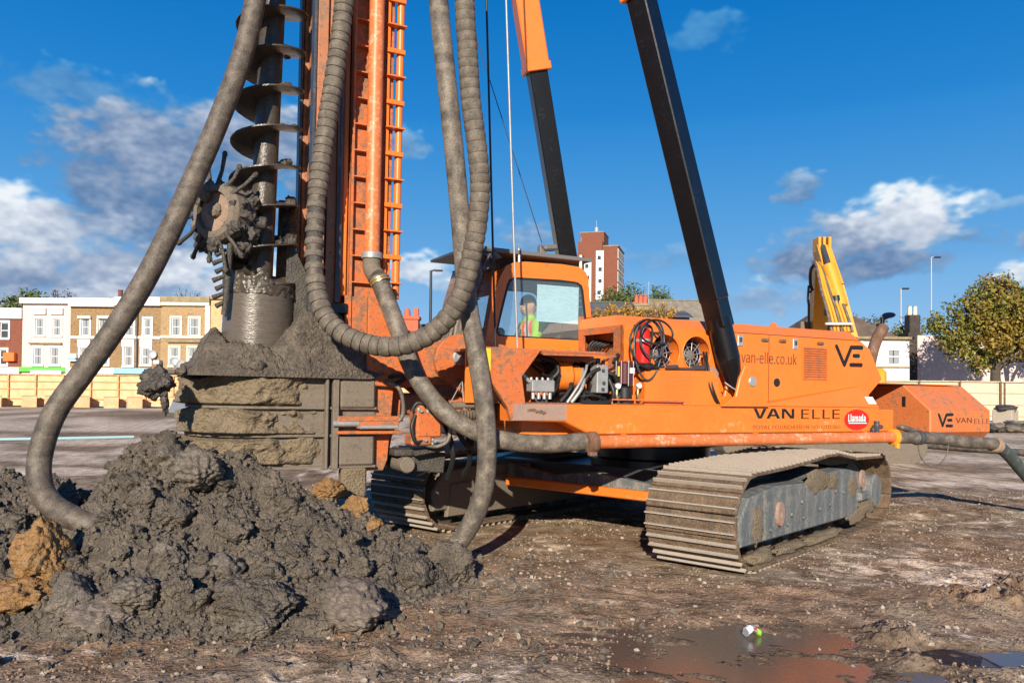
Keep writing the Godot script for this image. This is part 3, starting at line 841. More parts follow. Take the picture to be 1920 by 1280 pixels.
# ---------------------------------------------------------------- the piling rig
func make_track(parent: Node, U: Transform3D, z0: float, z1: float, dx: float, near: bool) -> void:
	# outline of the chain: idler in front, sprocket behind, a carrier roller pushing the top run up
	var p := PackedVector2Array()
	for k in 13:
		var a := deg_to_rad(265.0 - k * 14.5)
		p.append(Vector2(-1.72, 0.45) + Vector2(cos(a), sin(a)) * 0.42)
	p.append_array(v2([-1.1, 0.885, -0.4, 0.915, 0.1, 0.95, 0.45, 0.945, 1.0, 0.875, 1.5, 0.865]))
	for k in 12:
		var a := deg_to_rad(84.0 - k * 15.0)
		p.append(Vector2(1.86, 0.45) + Vector2(cos(a), sin(a)) * 0.405)
	p.append_array(v2([1.5, 0.03, 0.8, 0.028, 0.0, 0.028, -0.8, 0.028, -1.4, 0.03]))
	var c := Curve2D.new()
	c.bake_interval = 0.02
	for q in p: c.add_point(q)
	c.add_point(p[0])
	var L := c.get_baked_length()
	var n := int(L / 0.20)
	var track := holder("crawler_track", parent, U * Transform3D(Basis(), Vector3(dx, 0, 0)))
	tag(track, "mud-caked crawler track " + ("with scraped grey side frame showing" if near else "behind the hanging hose"))
	var w := z1 - z0
	var zc := (z0 + z1) * 0.5
	var plate := MB.new()
	plate.box(Vector3(0, -0.006, 0), Vector3(0.192, 0.03, w), 0.006)
	var ribs := MB.new()
	for gx in [-0.052, 0.05]:
		ribs.prism(v2([gx - 0.011, 0.006, gx + 0.011, 0.006, gx + 0.006, 0.040, gx - 0.006, 0.040]), -w * 0.5 + 0.008, w * 0.5 - 0.008)
	var shoe := plate.mesh()
	ribs.mesh(shoe)
	for i in n:
		var s := L * i / n
		var a := c.sample_baked(s)
		var b := c.sample_baked(fmod(s + 0.05, L))
		var t := (b - a).normalized()
		var o := Vector2(-t.y, t.x)      # outward of a chain that runs this way round
		part("track_shoe", shoe, [M.shoe, M.grouser], track, Transform3D(Basis(Vector3(t.x, t.y, 0), Vector3(o.x, o.y, 0), Vector3(0, 0, 1)), Vector3(a.x, a.y, zc + sin(i * 12.9) * 0.006)))
	# chain links behind the shoes
	var ch := MB.new()
	var inner := PackedVector2Array()
	var mid := Vector2(0.05, 0.45)
	var outer := PackedVector2Array()
	for q in p:
		outer.append(q + (mid - q).normalized() * 0.028)
		inner.append(q + Vector2(signf(mid.x - q.x) * minf(0.1, absf(mid.x - q.x)) * 0.5, signf(mid.y - q.y) * 0.10))
	ch.ring(outer, inner, zc - 0.14, zc + 0.14)
	pm("chain", ch, M.mud_dark, track)
	# side frame
	var fr := MB.new()
	fr.prism(v2([-1.95, 0.24, 0.98, 0.22, 1.15, 0.32, 1.28, 0.52, 1.22, 0.70, 0.7, 0.77, 0.2, 0.76, -0.3, 0.69, -1.2, 0.72, -1.80, 0.66, -1.98, 0.45]), zc - w * 0.30, zc + w * 0.455, 0.015)
	pm("side_frame", fr, M.track_frame if near else M.mud_plate, track)
	if not near:
		var dk := MB.new()
		dk.prism(v2([-1.75, 0.16, 1.0, 0.16, 1.2, 0.6, -0.4, 0.62, -1.7, 0.52]), zc + w * 0.40, zc + w * 0.47, 0.01)
		pm("cover_plate", dk, M.mud_plate, track)
	# rollers, idler and sprocket
	for k in 7:
		var ro := MB.new()
		ro.cyl(Vector3(-1.3 + k * 0.42, 0.16, zc - 0.2), Vector3(-1.3 + k * 0.42, 0.16, zc + 0.2), 0.09, 14, 0.01)
		pm("roller", ro, M.mud_plate, track)
	for e in [[-1.72, 0.45, 0.33, "idler_wheel"], [1.86, 0.45, 0.33, "drive_sprocket"]]:
		var ro := MB.new()
		ro.lathe([[0.08, -0.22], [0.12, -0.2], [e[2] - 0.04, -0.12], [e[2], -0.10], [e[2], 0.10], [e[2] - 0.04, 0.12], [0.12, 0.2], [0.08, 0.26]], Vector3(e[0], e[1], zc), Vector3(0, 0, 1), 24)
		pm(e[3], ro, M.mud_plate, track)
	if near:
		var zf := zc + w * 0.455
		for e in [[-1.15, 0.46, 0.085], [1.22, 0.62, 0.08]]:    # towing eyes, pink primer
			var eye := MB.new()
			var oc := PackedVector2Array()
			var ic := PackedVector2Array()
			for k in 16:
				var a := TAU * k / 16
				oc.append(Vector2(e[0] + cos(a) * 0.075, e[1] + sin(a) * e[2] * 1.35))
				ic.append(Vector2(e[0] + cos(a) * 0.025, e[1] + sin(a) * e[2] * 0.45))
			eye.ring(oc, ic, zf, zf + 0.03)
			pm("towing_eye", eye, M.grey_primer, track)
		for e in [[-1.35, 0.33], [-0.95, 0.34], [-0.85, 0.42], [-0.55, 0.36], [-0.1, 0.40], [0.2, 0.42], [0.35, 0.55], [0.6, 0.52], [-0.6, 0.52]]:
			var bo := MB.new()
			bo.cyl(Vector3(e[0], e[1], zf), Vector3(e[0], e[1], zf + 0.022), 0.02, 6, 0.003)
			pm("bolt_head", bo, M.track_frame, track)
		var mo := MB.new()
		mo.box(Vector3(1.25, 0.42, zf - 0.02), Vector3(0.34, 0.10, 0.14), 0.02)
		mo.cyl(Vector3(1.72, 0.45, zf - 0.1), Vector3(1.72, 0.45, zf + 0.03), 0.2, 20, 0.02)
		pm("drive_motor", mo, M.track_frame, track)
		# dried mud caught on the frame
		for e in [[-0.15, 0.68, 0.30, 0.11, 410], [0.3, 0.66, 0.16, 0.09, 411], [-1.62, 0.40, 0.11, 0.17, 412], [0.95, 0.56, 0.16, 0.12, 413], [1.5, 0.30, 0.34, 0.10, 414], [1.1, 0.2, 0.3, 0.08, 415], [-0.8, 0.09, 0.35, 0.05, 416], [0.1, 0.09, 0.5, 0.05, 417], [-1.5, 0.09, 0.25, 0.07, 418]]:
			var dm := Transform3D(Basis().scaled(Vector3(e[2], e[3], 0.022 if e[1] > 0.15 else 0.08)), Vector3(e[0], e[1], zf - (0.008 if e[1] > 0.15 else 0.05)))
			part("dried_mud", lump(e[4], 2, 0.5, Vector3.ONE, 1.4, 0.2), M.clay_dry, track, dm)

func rig_undercarriage() -> void:
	var U := Transform3D(Basis(Vector3.UP, deg_to_rad(49.0 - 27.4)), Vector3.ZERO)
	make_track(rig, U, 1.19, 2.08, 0.03, true)
	make_track(rig, U, -2.16, -1.27, -0.45, false)
	var b := MB.new()
	b.hexa([U * Vector3(-0.75, 0.42, -1.75), U * Vector3(1.0, 0.42, -1.75), U * Vector3(1.0, 0.42, 1.6), U * Vector3(-0.75, 0.42, 1.6), U * Vector3(-0.75, 0.72, -1.75), U * Vector3(1.0, 0.72, -1.75), U * Vector3(1.0, 0.72, 1.6), U * Vector3(-0.75, 0.72, 1.6)])
	pm("chassis", b, M.dark_steel, rig)
	b = MB.new()
	b.prism(v2([-1.3, 0.44, 0.86, 0.44, 0.86, 0.60, 0.0, 0.70, -0.6, 0.62, -1.3, 0.72]), -0.05, 0.05, 0.01, U * Transform3D(Basis(Vector3.UP, -PI / 2), Vector3(-1.16, 0, 0)))
	pm("cross_plate", b, M.track_frame, rig)
	b = MB.new()
	b.box(U * Vector3(-1.3, 0.51, -0.15), Vector3(0.09, 0.10, 2.1), 0.012, U.basis)
	pm("cross_bar", b, M.orange_splash, rig)
	b = MB.new()
	b.lathe([[0.75, 0.70], [0.75, 0.80], [0.68, 0.82], [0.68, 0.95], [0.8, 0.97], [0.8, 1.06]], Vector3.ZERO, Vector3.UP, 32)
	pm("slew_ring", b, M.black, rig)

func rig_body() -> void:
	# deck with its two side beams
	var b := MB.new()
	b.box(Vector3(-0.25, 1.25, 0), Vector3(4.5, 0.36, 2.5), 0.02)
	pm("deck", b, M.orange, rig)
	var side := v2([-2.72, 1.30, -2.16, 1.29, -1.88, 1.17, 2.14, 1.17, 2.14, 1.455, -2.72, 1.455])
	for s in [1.0, -1.0]:
		b = MB.new()
		b.prism(side, minf(1.25 * s, 1.5 * s), maxf(1.25 * s, 1.5 * s), 0.012)
		var beam := pm("side_beam", b, M.orange_splash if s > 0 else M.orange_mud, rig)
		if s < 0: continue
		letters("VAN", 700, 0.167, 0.762, 1.326, 1.431, 1.5, M.letter_black, beam)
		letters("ELLE", 300, 0.868, 1.478, 1.323, 1.428, 1.5, M.letter_thin, beam)
		letters("TOTAL FOUNDATION SOLUTIONS", 300, 0.155, 1.49, 1.212, 1.252, 1.5, M.letter_brown, beam)
		b = MB.new()
		b.lathe([[1.0, 0.0], [1.0, 0.004]], Vector3.ZERO, Vector3(0, 0, 1), 36)
		pm("oval_badge", b, M.red, beam, Transform3D(Basis(Vector3(0.205, 0, 0), Vector3(0, 0.118, 0), Vector3(0, 0, 1)), Vector3(1.755, 1.312, 1.5)))
		letters("Llamada", 700, 1.612, 1.90, 1.290, 1.378, 1.503, M.white_paint, beam)
		b = MB.new()
		b.box(Vector3(1.77, 1.274, 1.506), Vector3(0.30, 0.010, 0.004))
		pm("underline", b, M.white_paint, beam)
		# bare primer where the paint is worn off the front end
		b = MB.new()
		b.box(Vector3(-2.43, 1.378, 1.5015), Vector3(0.56, 0.145, 0.005))
		pm("worn_panel", b, M.grey_primer, beam)
		for k in 5:
			part("rust_blister", lump(470 + k, 1, 0.5, Vector3(0.028, 0.014, 0.006)), M.rust, beam, Transform3D(Basis(), Vector3(-2.54 + k * 0.036, 1.398 - 0.006 * k + 0.008 * (k % 2), 1.504)))
	# wedge-shaped cover behind the ram
	b = MB.new()
	b.hexa([Vector3(0.30, 1.46, 0.9), Vector3(0.30, 1.46, 1.497), Vector3(2.14, 1.46, 1.497), Vector3(2.14, 1.46, 0.9), Vector3(0.34, 1.475, 0.9), Vector3(0.34, 1.475, 1.46), Vector3(2.02, 1.70, 1.33), Vector3(2.02, 1.70, 0.9)])
	pm("rear_cover", b, M.orange, rig)
	b = MB.new()
	b.cyl(Vector3(1.22, 1.63, 1.18), Vector3(1.40, 1.655, 1.18), 0.035, 12, 0.006)
	b.cyl(Vector3(1.52, 1.66, 1.2), Vector3(1.6, 1.672, 1.2), 0.03, 12, 0.004)
	pm("tank_cap", b, M.zinc, rig)
	b = MB.new()
	b.box(Vector3(1.985, 1.50, 1.475), Vector3(0.13, 0.10, 0.01), 0.0, Basis(Vector3.RIGHT, -0.62))
	pm("warning_sticker", b, M.white_paint, rig, Transform3D(Basis(), Vector3(0.05, 0.035, -0.012)))
	b = MB.new()
	b.box(Vector3(2.32, 1.30, 1.32), Vector3(0.36, 0.26, 0.2), 0.01)
	pm("rear_bracket", b, M.orange_splash, rig)
	b = MB.new()
	b.cyl(Vector3(2.06, 1.17, 1.53), Vector3(2.06, 1.30, 1.53), 0.03, 10)
	b.cyl(Vector3(2.0, 1.23, 1.53), Vector3(2.14, 1.23, 1.53), 0.025, 10)
	b.box(Vector3(2.02, 1.20, 1.53), Vector3(0.1, 0.05, 0.05), 0.01)
	pm("grease_valve", b, M.dark_steel, rig)
	# counterweight
	b = MB.new()
	var pf := Transform3D(Basis(Vector3(0, 0, -1), Vector3(0, 1, 0), Vector3(1, 0, 0)), Vector3.ZERO)   # (z, y) profile run along x
	b.prism(v2([-1.42, 1.08, 1.42, 1.08, 1.5, 1.16, 1.5, 1.43, 1.12, 1.74, -1.12, 1.74, -1.5, 1.43, -1.5, 1.16]), 3.07, 4.27, 0.015, pf)
	var cw := pm("counterweight", b, M.orange_pale, rig)
	b = MB.new()
	b.box(Vector3(2.6, 1.42, 0), Vector3(0.96, 0.5, 0.9), 0.01)
	pm("tail_block", b, M.orange_mud, rig)
	b = MB.new()
	b.box(Vector3(3.1, 1.752, 0.2), Vector3(2.1, 0.016, 1.9), 0.003)
	pm("tail_plate", b, M.orange_mud, rig)
	emblem([Vector2(3.228, 1.377), Vector2(3.302, 1.238), Vector2(3.375, 1.374), Vector2(3.495, 1.378), Vector2(3.41, 1.308), Vector2(3.475, 1.308), Vector2(3.378, 1.238), Vector2(3.486, 1.236)], 0.018, 1.5, cw)
	letters("VAN", 400, 3.56, 3.88, 1.275, 1.338, 1.5, M.letter_thin, cw)
	letters("ELLE", 300, 3.93, 4.24, 1.262, 1.325, 1.5, M.letter_brown, cw)
	b = MB.new()
	b.box(Vector3(3.066, 1.53, 1.14), Vector3(0.012, 0.13, 0.05), 0.004)
	pm("painted_hole", b, M.black_rubber, cw)  # black block painted as the shade inside a lifting slot, no recess cut
	# engine housing
	b = MB.new()
	var roof := v2([-1.12, 1.46, 1.25, 1.46, 1.25, 2.255, 1.10, 2.365, -1.0, 2.365, -1.12, 2.25])
	var pts := []
	for q in roof: pts.append(q)
	var mid := Vector3(1.2, 1.9, 0)
	# front section straight, tail section dropping to the rear
	var cuts := [[0.02, 1.0], [2.10, 1.0]]
	for i in pts.size():
		var q: Vector2 = pts[i]
		var r: Vector2 = pts[(i + 1) % pts.size()]
		b.face(Vector3(0.02, q.y, q.x), Vector3(0.02, r.y, r.x), Vector3(2.10, r.y, r.x), Vector3(2.10, q.y, q.x), mid)
	var e0 := [Vector3(2.10, 1.46, 1.25), Vector3(2.10, 2.255, 1.25), Vector3(2.10, 2.365, 1.10), Vector3(2.10, 2.365, -1.0), Vector3(2.10, 2.25, -1.12), Vector3(2.10, 1.46, -1.12)]
	var e1 := [Vector3(2.50, 1.80, 1.25), Vector3(2.31, 2.16, 1.22), Vector3(2.16, 2.33, 1.06), Vector3(2.16, 2.33, -0.96), Vector3(2.31, 2.16, -1.1), Vector3(2.50, 1.80, -1.12)]
	for i in 5: b.face(e0[i], e0[i + 1], e1[i + 1], e1[i], Vector3(1.8, 1.9, 0))
	b.face(e1[0], e1[1], e1[4], e1[5], Vector3(1.8, 1.9, 0))
	b.face(e1[1], e1[2], e1[3], e1[4], Vector3(1.8, 1.9, 0))
	b.tri(Vector3(2.10, 1.46, 1.25), Vector3(2.50, 1.80, 1.25), Vector3(2.10, 1.70, 1.25), Vector3(0, 0, 1))
	b.face(e0[0], e1[0], e1[5], e0[5], Vector3(1.8, 2.1, 0))
	var hood := pm("engine_hood", b, M.orange, rig)
	letters("van-elle.co.uk", 300, 0.222, 1.06, 1.925, 2.052, 1.2505, M.letter_brown, hood)
	emblem([Vector2(1.706, 2.168), Vector2(1.840, 1.952), Vector2(1.955, 2.164), Vector2(2.14, 2.170), Vector2(2.005, 2.066), Vector2(2.085, 2.068), Vector2(1.95, 1.956), Vector2(2.132, 1.96)], 0.024, 1.2505, hood)
	# louvred grille: slats one by one
	for k in 14:
		b = MB.new()
		b.box(Vector3(1.345, 1.785 + k * 0.0265, 1.257), Vector3(0.375, 0.016, 0.026), 0.002, Basis(Vector3.RIGHT, 0.5))
		pm("grille_slat", b, M.orange_pale, hood)
	b = MB.new()
	var go := v2([1.14, 1.765, 1.55, 1.765, 1.55, 2.15, 1.14, 2.15])
	var gi := v2([1.155, 1.78, 1.535, 1.78, 1.535, 2.138, 1.155, 2.138])
	b.ring(go, gi, 1.246, 1.262)
	pm("grille_frame", b, M.orange, hood)
	# door seams, catches, lock, rear hole
	b = MB.new()
	for x in [0.63]: b.box(Vector3(x, 1.86, 1.2512), Vector3(0.008, 0.76, 0.004))
	b.box(Vector3(1.2, 2.252, 1.2515), Vector3(2.3, 0.007, 0.004))
	pm("door_seam", b, M.letter_brown, hood)
	for x in [0.56, 0.83, 1.43]:
		b = MB.new()
		b.box(Vector3(x, 2.19, 1.262), Vector3(0.10, 0.035, 0.026), 0.008)
		pm("door_catch", b, M.rust, hood)
	for x in [0.2, 1.03]:
		b = MB.new()
		b.box(Vector3(x, 2.165, 1.256), Vector3(0.075, 0.12, 0.014), 0.005)
		var lk := pm("lock_plate", b, M.zinc, hood)
		b = MB.new()
		b.box(Vector3(x, 2.175, 1.265), Vector3(0.04, 0.05, 0.01), 0.003)
		pm("lock_button", b, M.dark_steel, lk)
	b = MB.new()
	b.cyl(Vector3(0.755, 1.72, 1.246), Vector3(0.755, 1.72, 1.2535), 0.048, 18)
	pm("painted_hole", b, M.black_rubber, hood)  # flat black disc, colour stands in for the dark of a drain hole
	for x in [0.75, 1.62]:
		b = MB.new()
		b.prism(v2([x - 0.05, 2.36, x + 0.05, 2.36, x + 0.02, 2.42, x - 0.02, 2.42]) if x < 1.0 else v2([x - 0.22, 2.36, x + 0.09, 2.36, x + 0.06, 2.50, x + 0.01, 2.51, x - 0.10, 2.39]), 0.3, 0.34, 0.004)
		pm("lifting_lug", b, M.orange, hood)
	b = MB.new()
	b.tube(spline(v3([Vector3(3.18, 1.7, 0.5), Vector3(3.25, 2.1, 0.5), Vector3(3.36, 2.36, 0.5), Vector3(3.5, 2.54, 0.5)]), 0.05), 0.075, 16)
	var ex := pm("exhaust_pipe", b, M.rust, rig)
	b = MB.new()
	b.cyl(Vector3(3.52, 2.66, 0.5), Vector3(3.72, 2.72, 0.5), 0.02, 8)
	b.lathe([[0.03, 0.0], [0.085, 0.004], [0.085, 0.012], [0.03, 0.016]], Vector3(3.60, 2.70, 0.5), Vector3(-0.45, 0.85, 0.28).normalized(), 18)
	b.box(Vector3(3.47, 2.60, 0.5), Vector3(0.04, 0.14, 0.04), 0.005)
	pm("rain_flap", b, M.black, ex)

func fan_bay() -> void:
	# housing round the two cooling fans: plates with round openings
	var bay := holder("fan_housing", rig)
	var fx := [-0.815, -0.405]
	for i in 2:
		var b := MB.new()
		var cx: float = fx[i]
		var x0: float = [-1.36, -0.61][i]
		var x1: float = [-0.61, 0.02][i]
		var oc := PackedVector2Array()
		var ic := PackedVector2Array()
		var corners := [atan2(2.255 - 2.0, x1 - cx), atan2(2.255 - 2.0, x0 - cx), atan2(1.46 - 2.0, x0 - cx) + TAU, atan2(1.46 - 2.0, x1 - cx) + TAU]
		var angs := []
		for k in 36: angs.append(TAU * k / 36)
		for a in corners: angs.append(fposmod(a, TAU))
		angs.sort()
		for a in angs:
			var d := Vector2(cos(a), sin(a))
			var t := 1e9
			if absf(d.x) > 1e-4: t = minf(t, (x1 - cx) / d.x if d.x > 0 else (x0 - cx) / d.x)
			if absf(d.y) > 1e-4: t = minf(t, (2.255 - 2.0) / d.y if d.y > 0 else (1.46 - 2.0) / d.y)
			oc.append(Vector2(cx, 2.0) + d * t)
			ic.append(Vector2(cx, 2.0) + d * 0.185)
		b.ring(oc, ic, 1.225, 1.25)
		pm("fan_panel", b, M.orange, bay)
		b = MB.new()     # rolled lip
		var lip := PackedVector3Array()
		for k in 37: lip.append(Vector3(cx + cos(TAU * k / 36) * 0.186, 2.0 + sin(TAU * k / 36) * 0.186, 1.252))
		b.tube(lip, 0.009, 6, PackedFloat32Array(), false)
		b.tube(v3([Vector3(cx, 2.0, 1.08), Vector3(cx, 2.0, 1.235)]), 0.186, 36, PackedFloat32Array(), false)
		pm("fan_duct", b, M.orange, bay)
		var fan := holder("cooling_fan", bay, Transform3D(Basis(), Vector3(cx + 0.01, 1.985, 1.10)))
		b = MB.new()
		b.lathe([[0.055, 0.0], [0.06, 0.03], [0.045, 0.055], [0.0, 0.06]], Vector3.ZERO, Vector3(0, 0, 1), 18)
		pm("hub", b, M.grey_guard, fan)
		for k in 9:
			b = MB.new()
			var a := TAU * k / 9
			b.box(Vector3(cos(a), sin(a), 0) * 0.11, Vector3(0.12, 0.075, 0.004), 0.0, Basis(Vector3(0, 0, 1), a) * Basis(Vector3.RIGHT, 0.6))
			pm("blade", b, M.black_rubber, fan)
		b = MB.new()
		for k in 10:
			var a := TAU * k / 10 + 0.2
			b.tube(v3([Vector3(cos(a) * 0.05, sin(a) * 0.05, 0.05), Vector3(cos(a) * 0.175, sin(a) * 0.175, 0.045)]), 0.004, 5)
		for r in [0.09, 0.13]:
			var c := PackedVector3Array()
			for k in 25: c.append(Vector3(cos(TAU * k / 24) * r, sin(TAU * k / 24) * r, 0.047))
			b.tube(c, 0.003, 5, PackedFloat32Array(), false)
		pm("wire_guard", b, M.zinc, fan)
		b = MB.new()
		var rim := PackedVector3Array()
		for k in 31: rim.append(Vector3(cos(TAU * k / 30) * 0.178, sin(TAU * k / 30) * 0.178, -0.02))
		b.tube(rim, 0.012, 6, PackedFloat32Array(), false)
		pm("rim", b, M.blue_rim, fan)
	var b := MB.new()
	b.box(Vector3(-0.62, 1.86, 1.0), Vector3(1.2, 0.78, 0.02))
	pm("radiator_painted_shade", b, M.black, bay)  # black radiator core whose colour also paints in the shade of the recess
	# roof with its sloping edge, front face with the opening
	b = MB.new()
	b.hexa([Vector3(-1.36, 2.255, 0.43), Vector3(-1.36, 2.255, 1.25), Vector3(0.02, 2.255, 1.25), Vector3(0.02, 2.255, 0.43), Vector3(-1.33, 2.365, 0.43), Vector3(-1.33, 2.365, 1.10), Vector3(0.02, 2.365, 1.10), Vector3(0.02, 2.365, 0.43)])
	b.box(Vector3(-0.52, 2.31, -0.3), Vector3(1.08, 0.11, 1.46), 0.01)
	pm("bay_roof", b, M.orange, bay)
	b = MB.new()
	var ff := Transform3D(Basis(Vector3(0, 0, -1), Vector3(0, 1, 0), Vector3(1, 0, 0)), Vector3.ZERO)
	b.ring(v2([-1.25, 1.46, -0.43, 1.46, -0.43, 2.255, -1.25, 2.255]), v2([-1.10, 1.95, -0.53, 1.95, -0.53, 2.185, -1.10, 2.185]), -1.36, -1.335, ff)
	pm("front_panel", b, M.orange_mud, bay)
	b = MB.new()
	b.box(Vector3(-0.95, 1.95, 0.42), Vector3(0.8, 0.9, 0.02))
	b.box(Vector3(-1.15, 1.90, 0.8), Vector3(0.02, 0.8, 0.7))
	pm("bay_lining", b, M.orange_mud, bay)
	b = MB.new()
	b.box(Vector3(-1.30, 1.955, 0.85), Vector3(0.26, 0.012, 0.38), 0.002, Basis(Vector3(0, 0, 1), 0.35))
	b.box(Vector3(-1.42, 1.83, 1.16), Vector3(0.26, 0.012, 0.3), 0.002, Basis(Vector3(0, 0, 1), 0.55))
	pm("folded_flap", b, M.orange_mud, bay)
	for k in 5:
		b = MB.new()
		b.tube(spline(v3([Vector3(-1.28, 1.96, 0.55 + k * 0.045), Vector3(-1.33 + k * 0.01, 2.04, 0.57 + k * 0.04), Vector3(-1.26, 2.13 - k * 0.015, 0.6 + k * 0.05), Vector3(-1.1, 2.12, 0.62 + k * 0.05)]), 0.03), 0.013, 7)
		pm("cable", b, M.black_rubber, bay)
	# toolbox shelf below the fans
	b = MB.new()
	b.hexa([Vector3(-1.20, 1.458, 1.0), Vector3(-1.20, 1.458, 1.42), Vector3(-0.20, 1.458, 1.42), Vector3(-0.20, 1.458, 1.0), Vector3(-1.20, 1.80, 1.0), Vector3(-1.20, 1.80, 1.42), Vector3(-0.29, 1.815, 1.42), Vector3(-0.29, 1.815, 1.0)])
	pm("toolbox", b, M.orange, bay)
	b = MB.new()
	for i in 12:
		for j in 15:
			b.box(Vector3(-1.03 + i * 0.036 + (j % 2) * 0.018, 1.48 + j * 0.022, 1.4215), Vector3(0.022, 0.005, 0.005), 0.0, Basis(Vector3(0, 0, 1), 0.6 if j % 2 else -0.6))
	pm("chequer_pattern", b, M.orange_pale, bay)
	b = MB.new()
	b.tube(v3([Vector3(-1.62, 1.46, 1.47), Vector3(-1.62, 1.505, 1.47), Vector3(-0.75, 1.50, 1.47), Vector3(-0.75, 1.46, 1.47)]), 0.009, 6)
	pm("grab_rail", b, M.orange_pale, rig)
	b = MB.new()
	b.box(Vector3(-0.6, 1.83, 1.31), Vector3(0.5, 0.03, 0.05), 0.01)
	b.cyl(Vector3(-0.5, 1.845, 1.33), Vector3(-0.3, 1.845, 1.33), 0.03, 8)
	b.cyl(Vector3(-0.85, 1.84, 1.33), Vector3(-0.72, 1.85, 1.33), 0.022, 8)
	pm("hose_clamp", b, M.dark_steel, bay)

func hydraulic_bay() -> void:
	var bay := holder("hydraulic_bay", rig)
	var b := MB.new()
	b.prism(v2([-3.0, 1.955, -2.42, 1.955, -2.62, 1.70, -2.58, 1.46, -2.72, 1.30, -2.76, 1.42, -2.98, 1.72]), 1.44, 1.50, 0.006)
	pm("front_plate", b, M.orange_mud, bay)
	b = MB.new()
	b.box(Vector3(-2.965, 1.84, 1.502), Vector3(0.05, 0.20, 0.004))
	pm("hazard_sticker", b, M.yellow_sticker, bay)
	b = MB.new()
	b.box(Vector3(-2.15, 1.70, 0.98), Vector3(1.60, 0.5, 0.03), 0.004)
	pm("back_wall", b, M.orange, bay)
	b = MB.new()
	b.hexa([Vector3(-2.98, 1.935, 0.55), Vector3(-2.98, 1.935, 1.45), Vector3(-1.70, 1.935, 1.45), Vector3(-1.40, 1.935, 0.55), Vector3(-2.98, 1.958, 0.55), Vector3(-2.98, 1.958, 1.45), Vector3(-1.70, 1.958, 1.45), Vector3(-1.40, 1.958, 0.55)])
	pm("canopy", b, M.orange_mud, bay)
	b = MB.new()
	b.tri(Vector3(-2.42, 1.95, 1.502), Vector3(-2.72, 1.76, 1.502), Vector3(-2.56, 1.95, 1.502), Vector3(0, 0, 1))
	b.hexa([Vector3(-2.42, 1.93, 1.45), Vector3(-1.62, 1.925, 1.45), Vector3(-1.62, 1.91, 1.53), Vector3(-2.42, 1.90, 1.53), Vector3(-2.42, 1.945, 1.45), Vector3(-1.62, 1.94, 1.45), Vector3(-1.62, 1.925, 1.53), Vector3(-2.42, 1.915, 1.53)])
	pm("canopy_lip", b, M.orange_mud, bay)
	b = MB.new()
	b.box(Vector3(-1.98, 1.462, 1.2), Vector3(1.5, 0.012, 0.5), 0.002)
	pm("bay_floor", b, M.rust, bay)
	b = MB.new()
	b.box(Vector3(-2.35, 1.62, 1.36), Vector3(0.24, 0.11, 0.12), 0.008)
	pm("valve_block", b, M.steel, bay)
	for k in 4:
		b = MB.new()
		b.cyl(Vector3(-2.44 + k * 0.06, 1.57, 1.38), Vector3(-2.44 + k * 0.06, 1.50, 1.38), 0.018, 10)
		pm("hose_fitting", b, M.zinc, bay)
	b = MB.new()
	for k in 4: b.cyl(Vector3(-2.44 + k * 0.06, 1.67, 1.34), Vector3(-2.44 + k * 0.06, 1.70, 1.34), 0.014, 8)
	b.cyl(Vector3(-2.47, 1.66, 1.36), Vector3(-2.54, 1.72, 1.36), 0.02, 8)
	pm("hose_fitting", b, M.zinc, bay)
	b = MB.new()
	b.box(Vector3(-1.70, 1.70, 1.36), Vector3(0.13, 0.27, 0.13), 0.008)
	var vb := pm("valve_block", b, M.steel, bay)
	b = MB.new()
	for e in [[-1.70, 1.78], [-1.69, 1.66], [-1.70, 1.60]]: b.cyl(Vector3(e[0], e[1], 1.42), Vector3(e[0], e[1], 1.435), 0.018, 10)
	b.cyl(Vector3(-1.73, 1.84, 1.38), Vector3(-1.73, 1.90, 1.38), 0.025, 8)
	b.cyl(Vector3(-1.67, 1.84, 1.38), Vector3(-1.67, 1.88, 1.38), 0.02, 8)
	pm("plug", b, M.dark_steel, vb)
	b = MB.new()
	b.lathe([[0.10, 0.0], [0.14, 0.02], [0.14, 0.14], [0.11, 0.17], [0.11, 0.24]], Vector3(-2.12, 1.72, 1.22), Vector3(1, 0, 0.15).normalized(), 20)
	pm("hydraulic_motor", b, M.orange, bay)
	b = MB.new()
	for k in 8:
		var a := TAU * k / 8
		b.cyl(Vector3(-2.135, 1.72 + cos(a) * 0.12, 1.22 + sin(a) * 0.12), Vector3(-2.09, 1.72 + cos(a) * 0.12, 1.22 + sin(a) * 0.12), 0.018, 7)
	b.cyl(Vector3(-2.16, 1.72, 1.22), Vector3(-2.12, 1.72, 1.22), 0.13, 18)
	pm("motor_flange", b, M.black_rubber, bay)
	b = MB.new()
	b.lathe([[0.085, 0.0], [0.085, 0.20], [0.075, 0.215]], Vector3(-1.40, 1.66, 1.36), Vector3.UP, 20)
	var fil := pm("filter_canister", b, M.maroon, bay)
	b = MB.new()
	b.lathe([[0.094, 0.0], [0.097, 0.03], [0.075, 0.05], [0.075, 0.15], [0.088, 0.17]], Vector3(-1.40, 1.47, 1.36), Vector3.UP, 20)
	pm("filter_base", b, M.black_rubber, fil)
	b = MB.new()
	for k in 8:
		var a := TAU * k / 8 + 0.2
		b.cyl(Vector3(-1.40 + cos(a) * 0.091, 1.64, 1.36 + sin(a) * 0.091), Vector3(-1.40 + cos(a) * 0.091, 1.885, 1.36 + sin(a) * 0.091), 0.005, 5)
	pm("tie_rod", b, M.zinc, fil)
	b = MB.new()
	b.box(Vector3(-1.372, 1.79, 1.447), Vector3(0.075, 0.055, 0.004), 0.0, Basis(Vector3.UP, 0.3))
	pm("paper_label", b, M.white_paint, fil)
	b = MB.new()
	b.box(Vector3(-1.50, 1.78, 1.40), Vector3(0.018, 0.10, 0.018), 0.003)
	pm("yellow_tube", b, M.yellow_sticker, bay)
